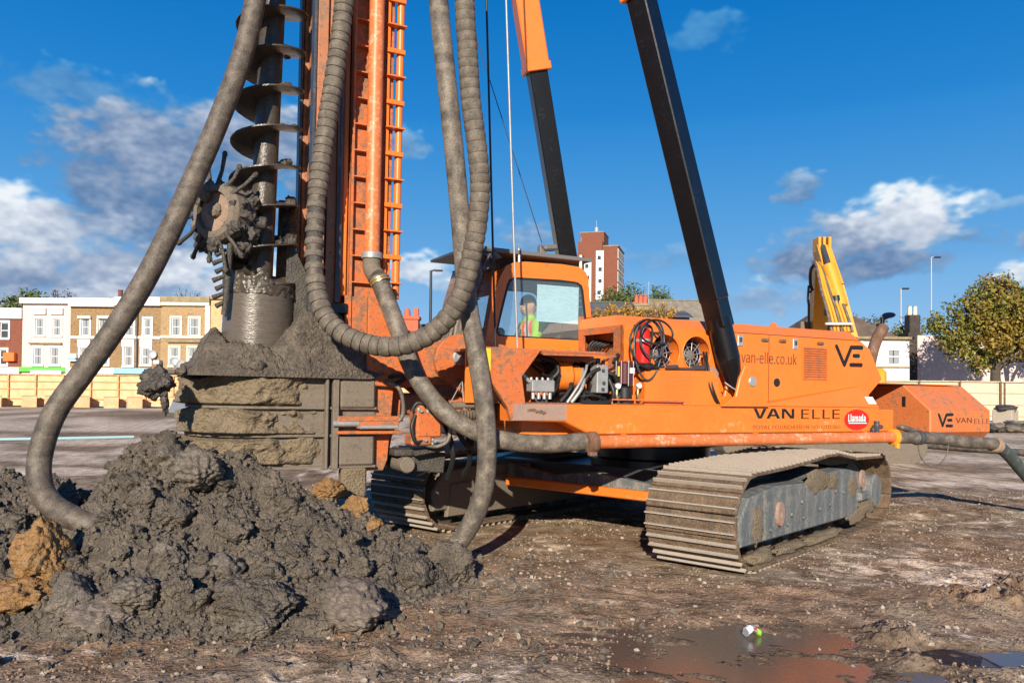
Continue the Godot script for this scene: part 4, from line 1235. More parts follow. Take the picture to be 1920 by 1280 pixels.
	for e in [[-1.53, 1.635], [-1.28, 1.645]]:
		b = MB.new()
		b.cyl(Vector3(e[0], e[1], 1.42), Vector3(e[0], e[1], 1.445), 0.033, 16, 0.004)
		var ga := pm("pressure_gauge", b, M.zinc, bay)
		b = MB.new()
		b.cyl(Vector3(e[0], e[1], 1.445), Vector3(e[0], e[1], 1.447), 0.026, 14)
		pm("dial", b, M.white_paint, ga)
		b = MB.new()
		b.tube(spline(v3([Vector3(e[0], e[1] - 0.03, 1.42), Vector3(e[0] - 0.01, e[1] - 0.09, 1.43), Vector3(e[0] + 0.02, e[1] - 0.16, 1.42)]), 0.03), 0.014, 8)
		pm("brass_tap", b, M.brass, bay)
	# pressure hoses
	var hs := [
		[Vector3(-2.42, 1.51, 1.38), Vector3(-2.40, 1.47, 1.40), Vector3(-2.33, 1.47, 1.42)],
		[Vector3(-2.30, 1.51, 1.38), Vector3(-2.29, 1.46, 1.40), Vector3(-2.1, 1.47, 1.36), Vector3(-1.95, 1.60, 1.40), Vector3(-1.85, 1.74, 1.42), Vector3(-1.74, 1.80, 1.43)],
		[Vector3(-2.24, 1.67, 1.32), Vector3(-2.16, 1.76, 1.36), Vector3(-2.18, 1.86, 1.30), Vector3(-2.32, 1.90, 1.20)],
		[Vector3(-2.10, 1.47, 1.43), Vector3(-2.0, 1.62, 1.45), Vector3(-1.9, 1.76, 1.42), Vector3(-1.83, 1.85, 1.36), Vector3(-1.74, 1.89, 1.38)],
		[Vector3(-2.06, 1.47, 1.44), Vector3(-1.96, 1.60, 1.45), Vector3(-1.9, 1.70, 1.40), Vector3(-1.86, 1.80, 1.30)],
		[Vector3(-1.96, 1.48, 1.44), Vector3(-1.78, 1.47, 1.46), Vector3(-1.62, 1.49, 1.45), Vector3(-1.57, 1.58, 1.42), Vector3(-1.60, 1.70, 1.38)],
		[Vector3(-2.0, 1.52, 1.38), Vector3(-1.8, 1.54, 1.42), Vector3(-1.66, 1.50, 1.40), Vector3(-1.55, 1.49, 1.36)],
		[Vector3(-2.02, 1.60, 1.30), Vector3(-1.86, 1.58, 1.34), Vector3(-1.70, 1.52, 1.36), Vector3(-1.6, 1.55, 1.30)],
		[Vector3(-1.60, 1.76, 1.36), Vector3(-1.54, 1.74, 1.38), Vector3(-1.50, 1.68, 1.37), Vector3(-1.46, 1.60, 1.36)],
		[Vector3(-1.30, 1.80, 1.38), Vector3(-1.22, 1.82, 1.40), Vector3(-1.12, 1.83, 1.42), Vector3(-1.0, 1.84, 1.40)],
		[Vector3(-1.52, 1.86, 1.34), Vector3(-1.46, 1.93, 1.30), Vector3(-1.38, 1.95, 1.22), Vector3(-1.30, 1.90, 1.1)],
		[Vector3(-2.2, 1.48, 1.2), Vector3(-2.0, 1.56, 1.22), Vector3(-1.8, 1.50, 1.24), Vector3(-1.6, 1.62, 1.2), Vector3(-1.5, 1.8, 1.15)]]
	rng.seed = 40
	for k in 12:
		var x := -2.30 + k * 0.075
		hs.append([Vector3(x, 1.475, 1.16 + rng.randf() * 0.24), Vector3(x + rng.randf_range(-0.05, 0.12), 1.52 + rng.randf() * 0.1, 1.22 + rng.randf() * 0.2), Vector3(x + rng.randf_range(0.0, 0.2), 1.60 + rng.randf() * 0.12, 1.2 + rng.randf() * 0.2), Vector3(x + rng.randf_range(-0.1, 0.15), 1.72 + rng.randf() * 0.12, 1.08 + rng.randf() * 0.15), Vector3(x, 1.86, 1.02)])
	for i in hs.size():
		b = MB.new()
		b.tube(spline(v3(hs[i]), 0.03), 0.014 + 0.004 * (i % 3), 8)
		pm("pressure_hose", b, M.steel if i in [3, 4] else M.black_rubber, bay)
	b = MB.new()
	b.cyl(Vector3(-1.25, 1.825, 1.40), Vector3(-1.05, 1.835, 1.42), 0.028, 10)
	b.cyl(Vector3(-1.20, 1.83, 1.40), Vector3(-1.16, 1.83, 1.41), 0.04, 10)
	pm("coupling", b, M.black_rubber, bay)

func rig_cab() -> void:
	var cab := holder("operator_cab", rig)
	var so := v2([-2.55, 1.50, -2.507, 1.965, -2.403, 2.565, -2.34, 2.73, -2.261, 2.876, -2.16, 2.922, -2.028, 2.940, -1.596, 2.953, -1.40, 2.945, -1.33, 2.93, -1.275, 2.89, -1.245, 2.83, -1.20, 2.398, -1.18, 1.50])
	var si := v2([-2.335, 2.138, -2.366, 2.18, -2.349, 2.275, -2.30, 2.49, -2.25, 2.68, -2.225, 2.735, -2.17, 2.765, -1.596, 2.783, -1.43, 2.778, -1.375, 2.772, -1.325, 2.745, -1.305, 2.69, -1.262, 2.395, -1.262, 2.138])
	for s in [[0.38, 0.43], [-0.57, -0.52]]:
		var b := MB.new()
		b.ring(so, si, s[0], s[1])
		pm("side_panel", b, M.orange, cab)
		b = MB.new()
		var s2 := PackedVector2Array()
		var mid := Vector2(-1.81, 2.45)
		for q in si: s2.append(q + (mid - q).normalized() * 0.028)
		var zz: float = s[1] - 0.012 if s[0] > 0 else s[0] + 0.006
		b.ring(si, s2, zz, zz + 0.012)
		pm("window_seal", b, M.black_rubber, cab)
		b = MB.new()
		b.prism(s2, zz + 0.003, zz + 0.007)
		pm("window_pane", b, M.glass, cab)
	# skins between the sides, following the outline: front pillars and screen, roof, back
	for i in range(0, so.size()):
		var j := (i + 1) % so.size()
		var b := MB.new()
		var c := Vector3(-1.8, 2.2, -0.07)
		var front := i in [1]
		if i == 0 or i == so.size() - 2 and false:
			b.face(Vector3(so[i].x, so[i].y, -0.52), Vector3(so[j].x, so[j].y, -0.52), Vector3(so[j].x, so[j].y, 0.38), Vector3(so[i].x, so[i].y, 0.38), c)
			pm("front_skirt", b, M.orange, cab)
		elif front:
			for z in [[0.32, 0.38], [-0.52, -0.46]]:
				b.hexa([Vector3(so[i].x, so[i].y, z[0]), Vector3(so[i].x, so[i].y, z[1]), Vector3(so[i].x + 0.05, so[i].y, z[1]), Vector3(so[i].x + 0.05, so[i].y, z[0]), Vector3(so[j].x, so[j].y, z[0]), Vector3(so[j].x, so[j].y, z[1]), Vector3(so[j].x + 0.05, so[j].y, z[1]), Vector3(so[j].x + 0.05, so[j].y, z[0])])
			pm("front_pillar", b, M.orange, cab)
			b = MB.new()
			b.face(Vector3(so[i].x + 0.01, so[i].y, -0.46), Vector3(so[j].x + 0.01, so[j].y, -0.46), Vector3(so[j].x + 0.01, so[j].y, 0.32), Vector3(so[i].x + 0.01, so[i].y, 0.32), c)
			pm("windscreen", b, M.glass, cab)
		elif i >= 2 and i <= 10:
			b.face(Vector3(so[i].x, so[i].y, -0.52), Vector3(so[j].x, so[j].y, -0.52), Vector3(so[j].x, so[j].y, 0.38), Vector3(so[i].x, so[i].y, 0.38), c)
			pm("roof_skin", b, M.orange, cab)
	var b := MB.new()
	b.ring(v2([-0.38, 1.5, 0.52, 1.5, 0.52, 2.83, -0.38, 2.83]), v2([-0.30, 2.2, 0.44, 2.2, 0.44, 2.72, -0.30, 2.72]), -1.235, -1.205, Transform3D(Basis(Vector3(0, 0, -1), Vector3(0, 1, 0), Vector3(1, 0, 0)), Vector3.ZERO))
	pm("back_panel", b, M.orange, cab)
	b = MB.new()
	b.box(Vector3(-1.85, 1.52, -0.07), Vector3(1.25, 0.04, 0.88))
	b.box(Vector3(-1.85, 2.05, 0.36), Vector3(1.2, 0.10, 0.03))
	pm("cab_floor", b, M.grey_guard, cab)
	# lining, seat, console with a grey screen
	b = MB.new()
	b.box(Vector3(-1.85, 2.88, -0.07), Vector3(0.9, 0.03, 0.88), 0.01)
	b.box(Vector3(-1.26, 2.25, -0.07), Vector3(0.03, 1.2, 0.88), 0.01)
	pm("cab_lining", b, M.black_rubber, cab)
	var seat := holder("seat", cab)
	b = MB.new()
	b.box(Vector3(-1.66, 1.77, -0.06), Vector3(0.46, 0.12, 0.46), 0.04)
	b.box(Vector3(-1.66, 1.625, -0.06), Vector3(0.3, 0.18, 0.3), 0.02)
	pm("seat_cushion", b, M.black_rubber, seat)
	b = MB.new()
	b.box(Vector3(-1.415, 2.26, -0.06), Vector3(0.10, 0.56, 0.44), 0.04, Basis(Vector3(0, 0, 1), -0.12))
	b.box(Vector3(-1.36, 2.62, -0.06), Vector3(0.08, 0.16, 0.26), 0.03, Basis(Vector3(0, 0, 1), -0.12))
	pm("backrest", b, M.black_rubber, seat)
	b = MB.new()
	b.box(Vector3(-2.24, 1.9, -0.1), Vector3(0.22, 0.7, 0.6), 0.03)
	b.box(Vector3(-2.20, 2.26, 0.05), Vector3(0.04, 0.22, 0.34), 0.01, Basis(Vector3.UP, -0.5))
	pm("console", b, M.black_rubber, cab)
	b = MB.new()
	b.cyl(Vector3(-1.9, 2.0, 0.12), Vector3(-1.93, 2.2, 0.12), 0.012, 8)
	b.lathe([[0.015, 0], [0.025, 0.02], [0.02, 0.06]], Vector3(-1.93, 2.19, 0.12), Vector3.UP, 10)
	pm("control_lever", b, M.black_rubber, cab)
	# rooftop guard with its lamp
	b = MB.new()
	b.box(Vector3(-1.84, 3.03, -0.06), Vector3(1.26, 0.045, 1.0), 0.006)
	b.prism(v2([-2.50, 3.06, -2.44, 3.06, -2.30, 2.96, -2.36, 2.94]), 0.38, 0.42, 0.004)
	var guard := pm("roof_guard", b, M.grey_guard, cab)
	b = MB.new()
	for e in [[-2.10, 0.42], [-1.34, 0.42], [-2.10, -0.5], [-1.34, -0.5]]:
		b.cyl(Vector3(e[0], 2.93, e[1]), Vector3(e[0], 3.075, e[1]), 0.016, 8)
	pm("standoff", b, M.white_paint, guard)
	b = MB.new()
	b.box(Vector3(-1.74, 3.11, 0.25), Vector3(0.07, 0.12, 0.08), 0.01)
	b.box(Vector3(-1.66, 3.145, 0.28), Vector3(0.17, 0.065, 0.12), 0.02, Basis(Vector3(0, 0, 1), 0.12))
	pm("work_lamp", b, M.grey_guard, guard)
	b = MB.new()
	b.box(Vector3(-2.55, 3.02, -0.06), Vector3(0.34, 0.03, 1.0), 0.004)
	b.cyl(Vector3(-2.72, 3.0, 0.42), Vector3(-2.38, 2.95, 0.42), 0.02, 8)
	b.cyl(Vector3(-2.45, 2.98, 0.44), Vector3(-2.62, 2.72, 0.44), 0.014, 8)
	pm("visor", b, M.dark_steel, guard)
	# bars over the front of the cab
	b = MB.new()
	for k in 26:
		var z := 0.40 - k * 0.037
		b.tube(v3([Vector3(-2.66, 2.02, z), Vector3(-2.56, 2.55, z), Vector3(-2.45, 2.92, z)]), 0.006, 5)
	for k in 12:
		var f := k / 11.0
		var q := Vector3(-2.66, 2.02, 0).lerp(Vector3(-2.45, 2.92, 0), f)
		b.tube(v3([Vector3(q.x - 0.005, q.y, 0.41), Vector3(q.x - 0.005, q.y, -0.54)]), 0.006, 5)
	pm("mesh_guard", b, M.rust, cab)
	# hydraulic lines hanging before the cab
	for k in 11:
		b = MB.new()
		var z := 0.62 - k * 0.052
		b.tube(spline(v3([Vector3(-2.86 + (k % 3) * 0.02, 1.98, z), Vector3(-2.80 + (k % 2) * 0.02, 2.25, z + 0.01), Vector3(-2.72, 2.5 + (k % 4) * 0.04, z - 0.02), Vector3(-2.62, 2.72 + (k % 3) * 0.04, z - 0.06), Vector3(-2.62, 2.9, z - 0.1)]), 0.05), 0.022, 8)
		pm("hydraulic_line", b, M.hose_pale, rig)

func rig_rams() -> void:
	for s in [1.0, -1.0]:
		var a := Vector3(-0.02, 1.60, 1.44 * s)
		var t := Vector3(-3.36, 14.4, 0.42 * s)
		var d := (t - a).normalized()
		var sd := d.cross(Vector3(0, 0, 1)).normalized()
		var bs := Basis(sd, d, sd.cross(d)) * Basis(Vector3.UP, deg_to_rad(18.0 * s))
		var ram := holder("backstay_ram", rig)
		var b := MB.new()
		b.lathe([[0.03, -0.05], [0.07, 0.06], [0.115, 0.30], [0.125, 0.36], [0.125, 0.80]], a, d, 20)
		b.box(a + d * 0.95, Vector3(0.225, 0.5, 0.215), 0.012, bs)
		pm("ram_foot", b, M.black, ram)
		b = MB.new()
		b.box(a + d * 2.62, Vector3(0.24, 3.25, 0.23), 0.012, bs)
		pm("ram_tube", b, M.black, ram)
		b = MB.new()
		b.box(a + d * 8.6, Vector3(0.30, 8.7, 0.29), 0.015, bs)
		b.box(a + d * 4.28, Vector3(0.33, 0.10, 0.32), 0.01, bs)
		pm("ram_sleeve", b, M.orange, ram)
		# bracket with its pin
		b = MB.new()
		var br := v2([-0.30, 1.45, 0.36, 1.45, 0.24, 1.60, 0.19, 1.78, 0.10, 1.87, 0.0, 1.88, -0.07, 1.74, -0.12, 1.56, -0.20, 1.52])
		var z0: float = 1.505 if s > 0 else -1.545
		b.prism(br, z0, z0 + 0.04, 0.008)
		b.prism(br, z0 - 0.17 * s, z0 - 0.17 * s + 0.04, 0.008)
		pm("ram_bracket", b, M.orange, ram)
		b = MB.new()
		b.cyl(Vector3(0.10, 1.715, z0 - 0.2), Vector3(0.10, 1.715, z0 + 0.055), 0.052, 18, 0.006)
		pm("pin", b, M.zinc, ram)
	# guard plate and hoses at the foot of the near ram
	var b := MB.new()
	b.prism(v2([-0.33, 1.46, -0.21, 1.455, -0.19, 1.80, -0.24, 1.86, -0.33, 1.86, -0.40, 1.70]), 1.34, 1.36, 0.004)
	pm("stay_plate", b, M.grey_primer, rig)
	for k in 2:
		b = MB.new()
		b.tube(spline(v3([Vector3(-0.30 + k * 0.04, 2.02, 1.24), Vector3(-0.36 + k * 0.03, 1.90, 1.34), Vector3(-0.38 + k * 0.04, 1.70, 1.41), Vector3(-0.31 + k * 0.03, 1.53, 1.43), Vector3(-0.24 + k * 0.03, 1.47, 1.40), Vector3(-0.18 + k * 0.02, 1.50, 1.34)]), 0.03), 0.012, 7)
		pm("ram_hose", b, M.black_rubber, rig)
	b = MB.new()
	b.tube(spline(v3([Vector3(-0.20, 1.70, 1.46), Vector3(-0.12, 1.64, 1.50), Vector3(-0.02, 1.60, 1.50)]), 0.03), 0.008, 6)
	pm("grease_line", b, M.zinc, rig)
# ---------------------------------------------------------------- mast, auger, guide box, hoses
func rig_mast() -> void:
	var mast := holder("mast", rig)
	var top := 17.5
	var b := MB.new()
	b.box(Vector3(-3.70, (0.86 + top) * 0.5, 0.0), Vector3(0.40, top - 0.86, 0.62), 0.01)
	pm("mast_column", b, M.orange_mud, mast)
	b = MB.new()      # near-side plate with a turned edge
	b.prism(v2([-3.92, 0.86, -3.50, 0.86, -3.50, top, -3.92, top]), 0.33, 0.355, 0.004)
	b.box(Vector3(-3.905, (1.2 + top) * 0.5, 0.385), Vector3(0.025, top - 1.2, 0.07), 0.004)
	pm("mast_plate", b, M.orange_mud, mast)
	# front guide rails
	for e in [[-4.265, 0.03, 0.34, "guide_strip", "dark_steel", 2.2], [-4.195, 0.10, 0.33, "guide_channel", "orange_grime", 2.25], [-4.085, 0.085, 0.335, "guide_channel", "orange_grime", 2.25], [-3.955, 0.05, 0.35, "rail_flange", "orange", 2.45]]:
		for s in [1.0, -1.0]:
			b = MB.new()
			b.box(Vector3(e[0], (e[5] + top) * 0.5, 0.28 * s), Vector3(e[1], top - e[5], 0.13), 0.008)
			pm(e[3], b, M[e[4]], mast)
	b = MB.new()
	b.box(Vector3(-4.03, (2.2 + top) * 0.5, 0.0), Vector3(0.35, top - 2.2, 0.36))
	pm("carriage_rail", b, M.orange_grime, mast)
	b = MB.new()
	b.cyl(Vector3(-4.02, 2.38, 0.38), Vector3(-4.02, top, 0.38), 0.028, 14)
	pm("bright_rod", b, M.dark_steel, mast)
	b = MB.new()
	b.box(Vector3(-4.0, 2.32, 0.36), Vector3(0.15, 0.10, 0.12), 0.01)
	pm("rod_stop", b, M.black, mast)
	# ledges and ladder, one every quarter metre
	var lad := holder("ladder", mast)
	b = MB.new()
	b.cyl(Vector3(-3.44, 2.45, 0.36), Vector3(-3.44, top, 0.36), 0.036, 14)
	pm("ladder_tube", b, M.orange, lad)
	b = MB.new()
	b.box(Vector3(-3.565, (2.45 + top) * 0.5, 0.375), Vector3(0.03, top - 2.45, 0.03), 0.003)
	pm("ladder_bar", b, M.orange, lad)
	for k in 44:
		var y := 2.60 + k * 0.253
		b = MB.new()
		if k % 2 == 0:
			b.box(Vector3(-3.495, y, 0.385), Vector3(0.19, 0.014, 0.10), 0.002)
		else:
			b.box(Vector3(-3.495, y, 0.40), Vector3(0.18, 0.045, 0.035), 0.004)
		pm("rung", b, M.orange, lad)
		if k < 16:
			b = MB.new()
			b.box(Vector3(-3.80, y - 0.02, 0.385), Vector3(0.19, 0.012, 0.07), 0.002)
			pm("ledge", b, M.orange_pale, mast)
	# concrete pipe up the mast, flange and elbow
	b = MB.new()
	b.cyl(Vector3(-3.72, 2.86, 0.47), Vector3(-3.72, top, 0.47), 0.072, 20)
	pm("concrete_pipe", b, M.orange_pipe, mast)
	b = MB.new()
	b.lathe([[0.07, 0.0], [0.10, 0.008], [0.10, 0.06], [0.085, 0.07]], Vector3(-3.72, 2.80, 0.47), Vector3.UP, 20)
	pm("flange", b, M.steel, mast)
	b = MB.new()
	b.tube(spline(v3([Vector3(-3.72, 2.81, 0.47), Vector3(-3.715, 2.70, 0.475), RW(708, 520, 7.55)]), 0.03), 0.085, 16)
	pm("elbow", b, M.mud_plate, mast)
	b = MB.new()
	var eo := RW(710, 522, 7.55)
	b.lathe([[0.09, 0.0], [0.10, 0.01], [0.10, 0.02], [0.088, 0.026], [0.10, 0.034], [0.10, 0.05]], eo, (RW(722, 548, 7.53) - eo).normalized(), 18)
	pm("hose_collar", b, M.brass, mast)
	# foot of the mast: plates that go down past the guide box
	b = MB.new()
	b.prism(v2([-3.95, 0.86, -3.50, 0.84, -3.46, 1.1, -3.38, 1.3, -3.36, 2.0, -3.50, 2.42, -3.95, 2.45]), 0.36, 0.40, 0.006)
	pm("foot_plate", b, M.orange_mud, mast)
	b = MB.new()
	b.prism(v2([-3.78, 0.80, -3.60, 0.80, -3.56, 0.9, -3.50, 1.75, -3.78, 1.75]), 0.54, 0.58, 0.006)
	pm("foot_plate", b, M.orange_mud, mast)
	for q in [Vector3(-3.60, 2.34, 0.42), Vector3(-3.52, 2.30, 0.42)]:
		b = MB.new()
		b.prism(v2([q.x - 0.12, q.y, q.x + 0.12, q.y + 0.03, q.x + 0.05, q.y - 0.10]), q.z, q.z + 0.02)
		pm("gusset", b, M.orange_mud, mast)
	for k in 3:
		b = MB.new()
		b.tube(spline(v3([Vector3(-3.68 + k * 0.02, 2.02 - k * 0.01, 0.52), Vector3(-3.60 + k * 0.02, 2.14, 0.56), Vector3(-3.48 + k * 0.02, 2.24, 0.54)]), 0.03), 0.013, 7)
		pm("cable", b, M.black_rubber, mast)
	b = MB.new()
	b.tube(spline(v3([Vector3(-3.46, 2.24, 0.54), Vector3(-3.41, 2.12, 0.56), Vector3(-3.43, 2.02, 0.57), Vector3(-3.55, 1.98, 0.56)]), 0.03), 0.014, 7)
	pm("cable", b, M.hose, mast)
	b = MB.new()
	b.cyl(Vector3(-3.72, 1.88, 0.60), Vector3(-3.45, 1.875, 0.60), 0.016, 8)
	b.cyl(Vector3(-3.46, 1.84, 0.60), Vector3(-3.46, 1.89, 0.60), 0.014, 8)
	pm("locking_bar", b, M.mud_plate, mast)
	# boom arms from the body to the mast, with the big pivots
	for s in [1.0, -1.0]:
		b = MB.new()
		b.prism(v2([-3.80, 2.42, -3.42, 2.13, -3.22, 2.12, -3.0, 2.02, -2.75, 1.80, -2.78, 1.60, -2.95, 1.62, -3.20, 1.62, -3.42, 1.58, -3.80, 1.60]), minf(0.60 * s, 0.66 * s), maxf(0.60 * s, 0.66 * s), 0.008)
		pm("boom_arm", b, M.orange_mud, mast)
		b = MB.new()
		var yo := PackedVector2Array()
		for k in 9:
			var a := deg_to_rad(60.0 + 24.0 * k)
			yo.append(Vector2(-2.90 + cos(a) * 0.27, 1.86 + sin(a) * 0.25))
		yo.append_array(v2([-2.45, 1.22, -2.30, 1.46, -2.40, 2.02]))
		b.prism(yo, minf(0.69 * s, 0.76 * s), maxf(0.69 * s, 0.76 * s), 0.008)
		pm("boom_yoke", b, M.orange_mud, mast)
		b = MB.new()
		b.cyl(Vector3(-2.92, 1.885, 0.76 * s), Vector3(-2.92, 1.885, 0.80 * s), 0.075, 24, 0.01)
		var wsh := pm("pivot_washer", b, M.zinc, mast)
		b = MB.new()
		b.cyl(Vector3(-2.92, 1.885, 0.80 * s), Vector3(-2.92, 1.885, 0.83 * s), 0.024, 6, 0.004)
		pm("bolt", b, M.steel, wsh)
	b = MB.new()
	b.box(Vector3(-2.55, 1.45, 0), Vector3(0.5, 0.5, 1.36), 0.02)
	b.box(Vector3(-2.98, 1.42, 0), Vector3(0.5, 0.22, 1.1), 0.02)
	pm("boom_root", b, M.orange_mud, mast)
	# drive gear beside the foot
	b = MB.new()
	b.box(Vector3(-3.77, 1.29, 0.66), Vector3(0.62, 0.05, 0.12), 0.008)
	b.box(Vector3(-3.77, 1.165, 0.66), Vector3(0.62, 0.03, 0.14), 0.006)
	b.box(Vector3(-3.70, 1.235, 0.68), Vector3(0.40, 0.07, 0.08), 0.008)
	pm("clamp_cylinder_box", b, M.orange_mud, mast)
	b = MB.new()
	b.cyl(Vector3(-4.12, 1.245, 0.70), Vector3(-3.88, 1.245, 0.70), 0.028, 12, 0.004)
	b.cyl(Vector3(-3.88, 1.215, 0.74), Vector3(-3.52, 1.215, 0.74), 0.02, 10)
	pm("clamp_rod", b, M.steel, mast)
	b = MB.new()
	b.box(Vector3(-3.27, 1.24, 0.80), Vector3(0.25, 0.24, 0.22), 0.02)
	b.box(Vector3(-3.34, 1.10, 0.80), Vector3(0.20, 0.10, 0.2), 0.015)
	pm("pump_block", b, M.orange_mud, mast)
	for e in [[-3.36, 1.37], [-3.27, 1.39], [-3.19, 1.36], [-3.31, 1.10], [-3.22, 1.09]]:
		b = MB.new()
		b.cyl(Vector3(e[0], e[1] - 0.03, 0.86), Vector3(e[0], e[1] + 0.03, 0.86), 0.02, 8)
		b.cyl(Vector3(e[0], e[1], 0.84), Vector3(e[0], e[1], 0.93), 0.014, 8)
		pm("hose_fitting", b, M.steel, mast)
	b = MB.new()
	b.cyl(Vector3(-3.42, 0.86, 0.30), Vector3(-3.42, 0.86, 0.76), 0.075, 20, 0.01)
	pm("end_cylinder", b, M.mud_plate, mast)
	b = MB.new()
	b.box(Vector3(-3.40, 0.97, 0.55), Vector3(0.26, 0.06, 0.3), 0.01)
	b.box(Vector3(-3.22, 0.99, 0.7), Vector3(0.3, 0.05, 0.2), 0.01, Basis(Vector3(0, 0, 1), 0.15))
	b.box(Vector3(-3.18, 0.88, 0.66), Vector3(0.34, 0.2, 0.03), 0.01, Basis(Vector3(0, 0, 1), -0.1))
	pm("lower_bracket", b, M.mud_dark, mast)
	var hs := [
		[Vector3(-3.62, 1.64, 0.66), Vector3(-3.52, 1.58, 0.74), Vector3(-3.48, 1.44, 0.76), Vector3(-3.48, 1.32, 0.75), Vector3(-3.52, 1.27, 0.74)],
		[Vector3(-3.42, 1.36, 0.84), Vector3(-3.38, 1.44, 0.86), Vector3(-3.28, 1.42, 0.88), Vector3(-3.22, 1.36, 0.87)],
		[Vector3(-3.12, 1.38, 0.85), Vector3(-3.06, 1.26, 0.9), Vector3(-3.08, 1.10, 0.9), Vector3(-3.18, 1.04, 0.88), Vector3(-3.28, 1.05, 0.86)],
		[Vector3(-3.40, 1.33, 0.88), Vector3(-3.44, 1.22, 0.9), Vector3(-3.40, 1.08, 0.9), Vector3(-3.33, 1.10, 0.88)],
		[Vector3(-3.62, 1.66, 0.62), Vector3(-3.52, 1.70, 0.70), Vector3(-3.46, 1.66, 0.72), Vector3(-3.52, 1.62, 0.66)],
		[Vector3(-3.10, 1.5, 0.5), Vector3(-3.02, 1.2, 0.72), Vector3(-2.96, 0.95, 0.75), Vector3(-2.95, 0.7, 0.6)],
		[Vector3(-2.96, 1.5, 0.5), Vector3(-2.92, 1.15, 0.8), Vector3(-2.80, 1.02, 0.8), Vector3(-2.7, 1.1, 0.6)],
		[Vector3(-2.86, 1.4, 0.4), Vector3(-2.78, 1.1, 0.7), Vector3(-2.72, 0.85, 0.6), Vector3(-2.7, 0.7, 0.4)]]
	for i in hs.size():
		b = MB.new()
		b.tube(spline(v3(hs[i]), 0.03), 0.02 if i < 5 else 0.026, 9)
		pm("pressure_hose", b, M.hose_pale if i in [0, 2] else M.black_rubber, mast)
	b = MB.new()
	b.cyl(Vector3(-3.06, 1.42, 0.92), Vector3(-2.74, 1.435, 0.92), 0.035, 12)
	b.cyl(Vector3(-2.86, 1.47, 0.92), Vector3(-2.74, 1.47, 0.90), 0.05, 12)
	pm("tilt_cylinder", b, M.mud_plate, mast)
	b = MB.new()     # thick rope wound on it, and its two stays
	for k in 9: b.lathe([[0.03, 0.0], [0.05, 0.012], [0.03, 0.026]], Vector3(-2.98 + k * 0.03, 1.34, 0.95), Vector3(1, 0.05, 0).normalized(), 10)
	pm("rope_coil", b, M.hose_pale, mast)
	b = MB.new()
	b.tube(v3([Vector3(-2.90, 1.66, 0.80), Vector3(-2.94, 1.38, 0.95)]), 0.007, 6)
	b.tube(v3([Vector3(-2.90, 1.66, 0.80), Vector3(-3.06, 1.45, 0.9)]), 0.006, 6)
	pm("stay_wire", b, M.steel, mast)

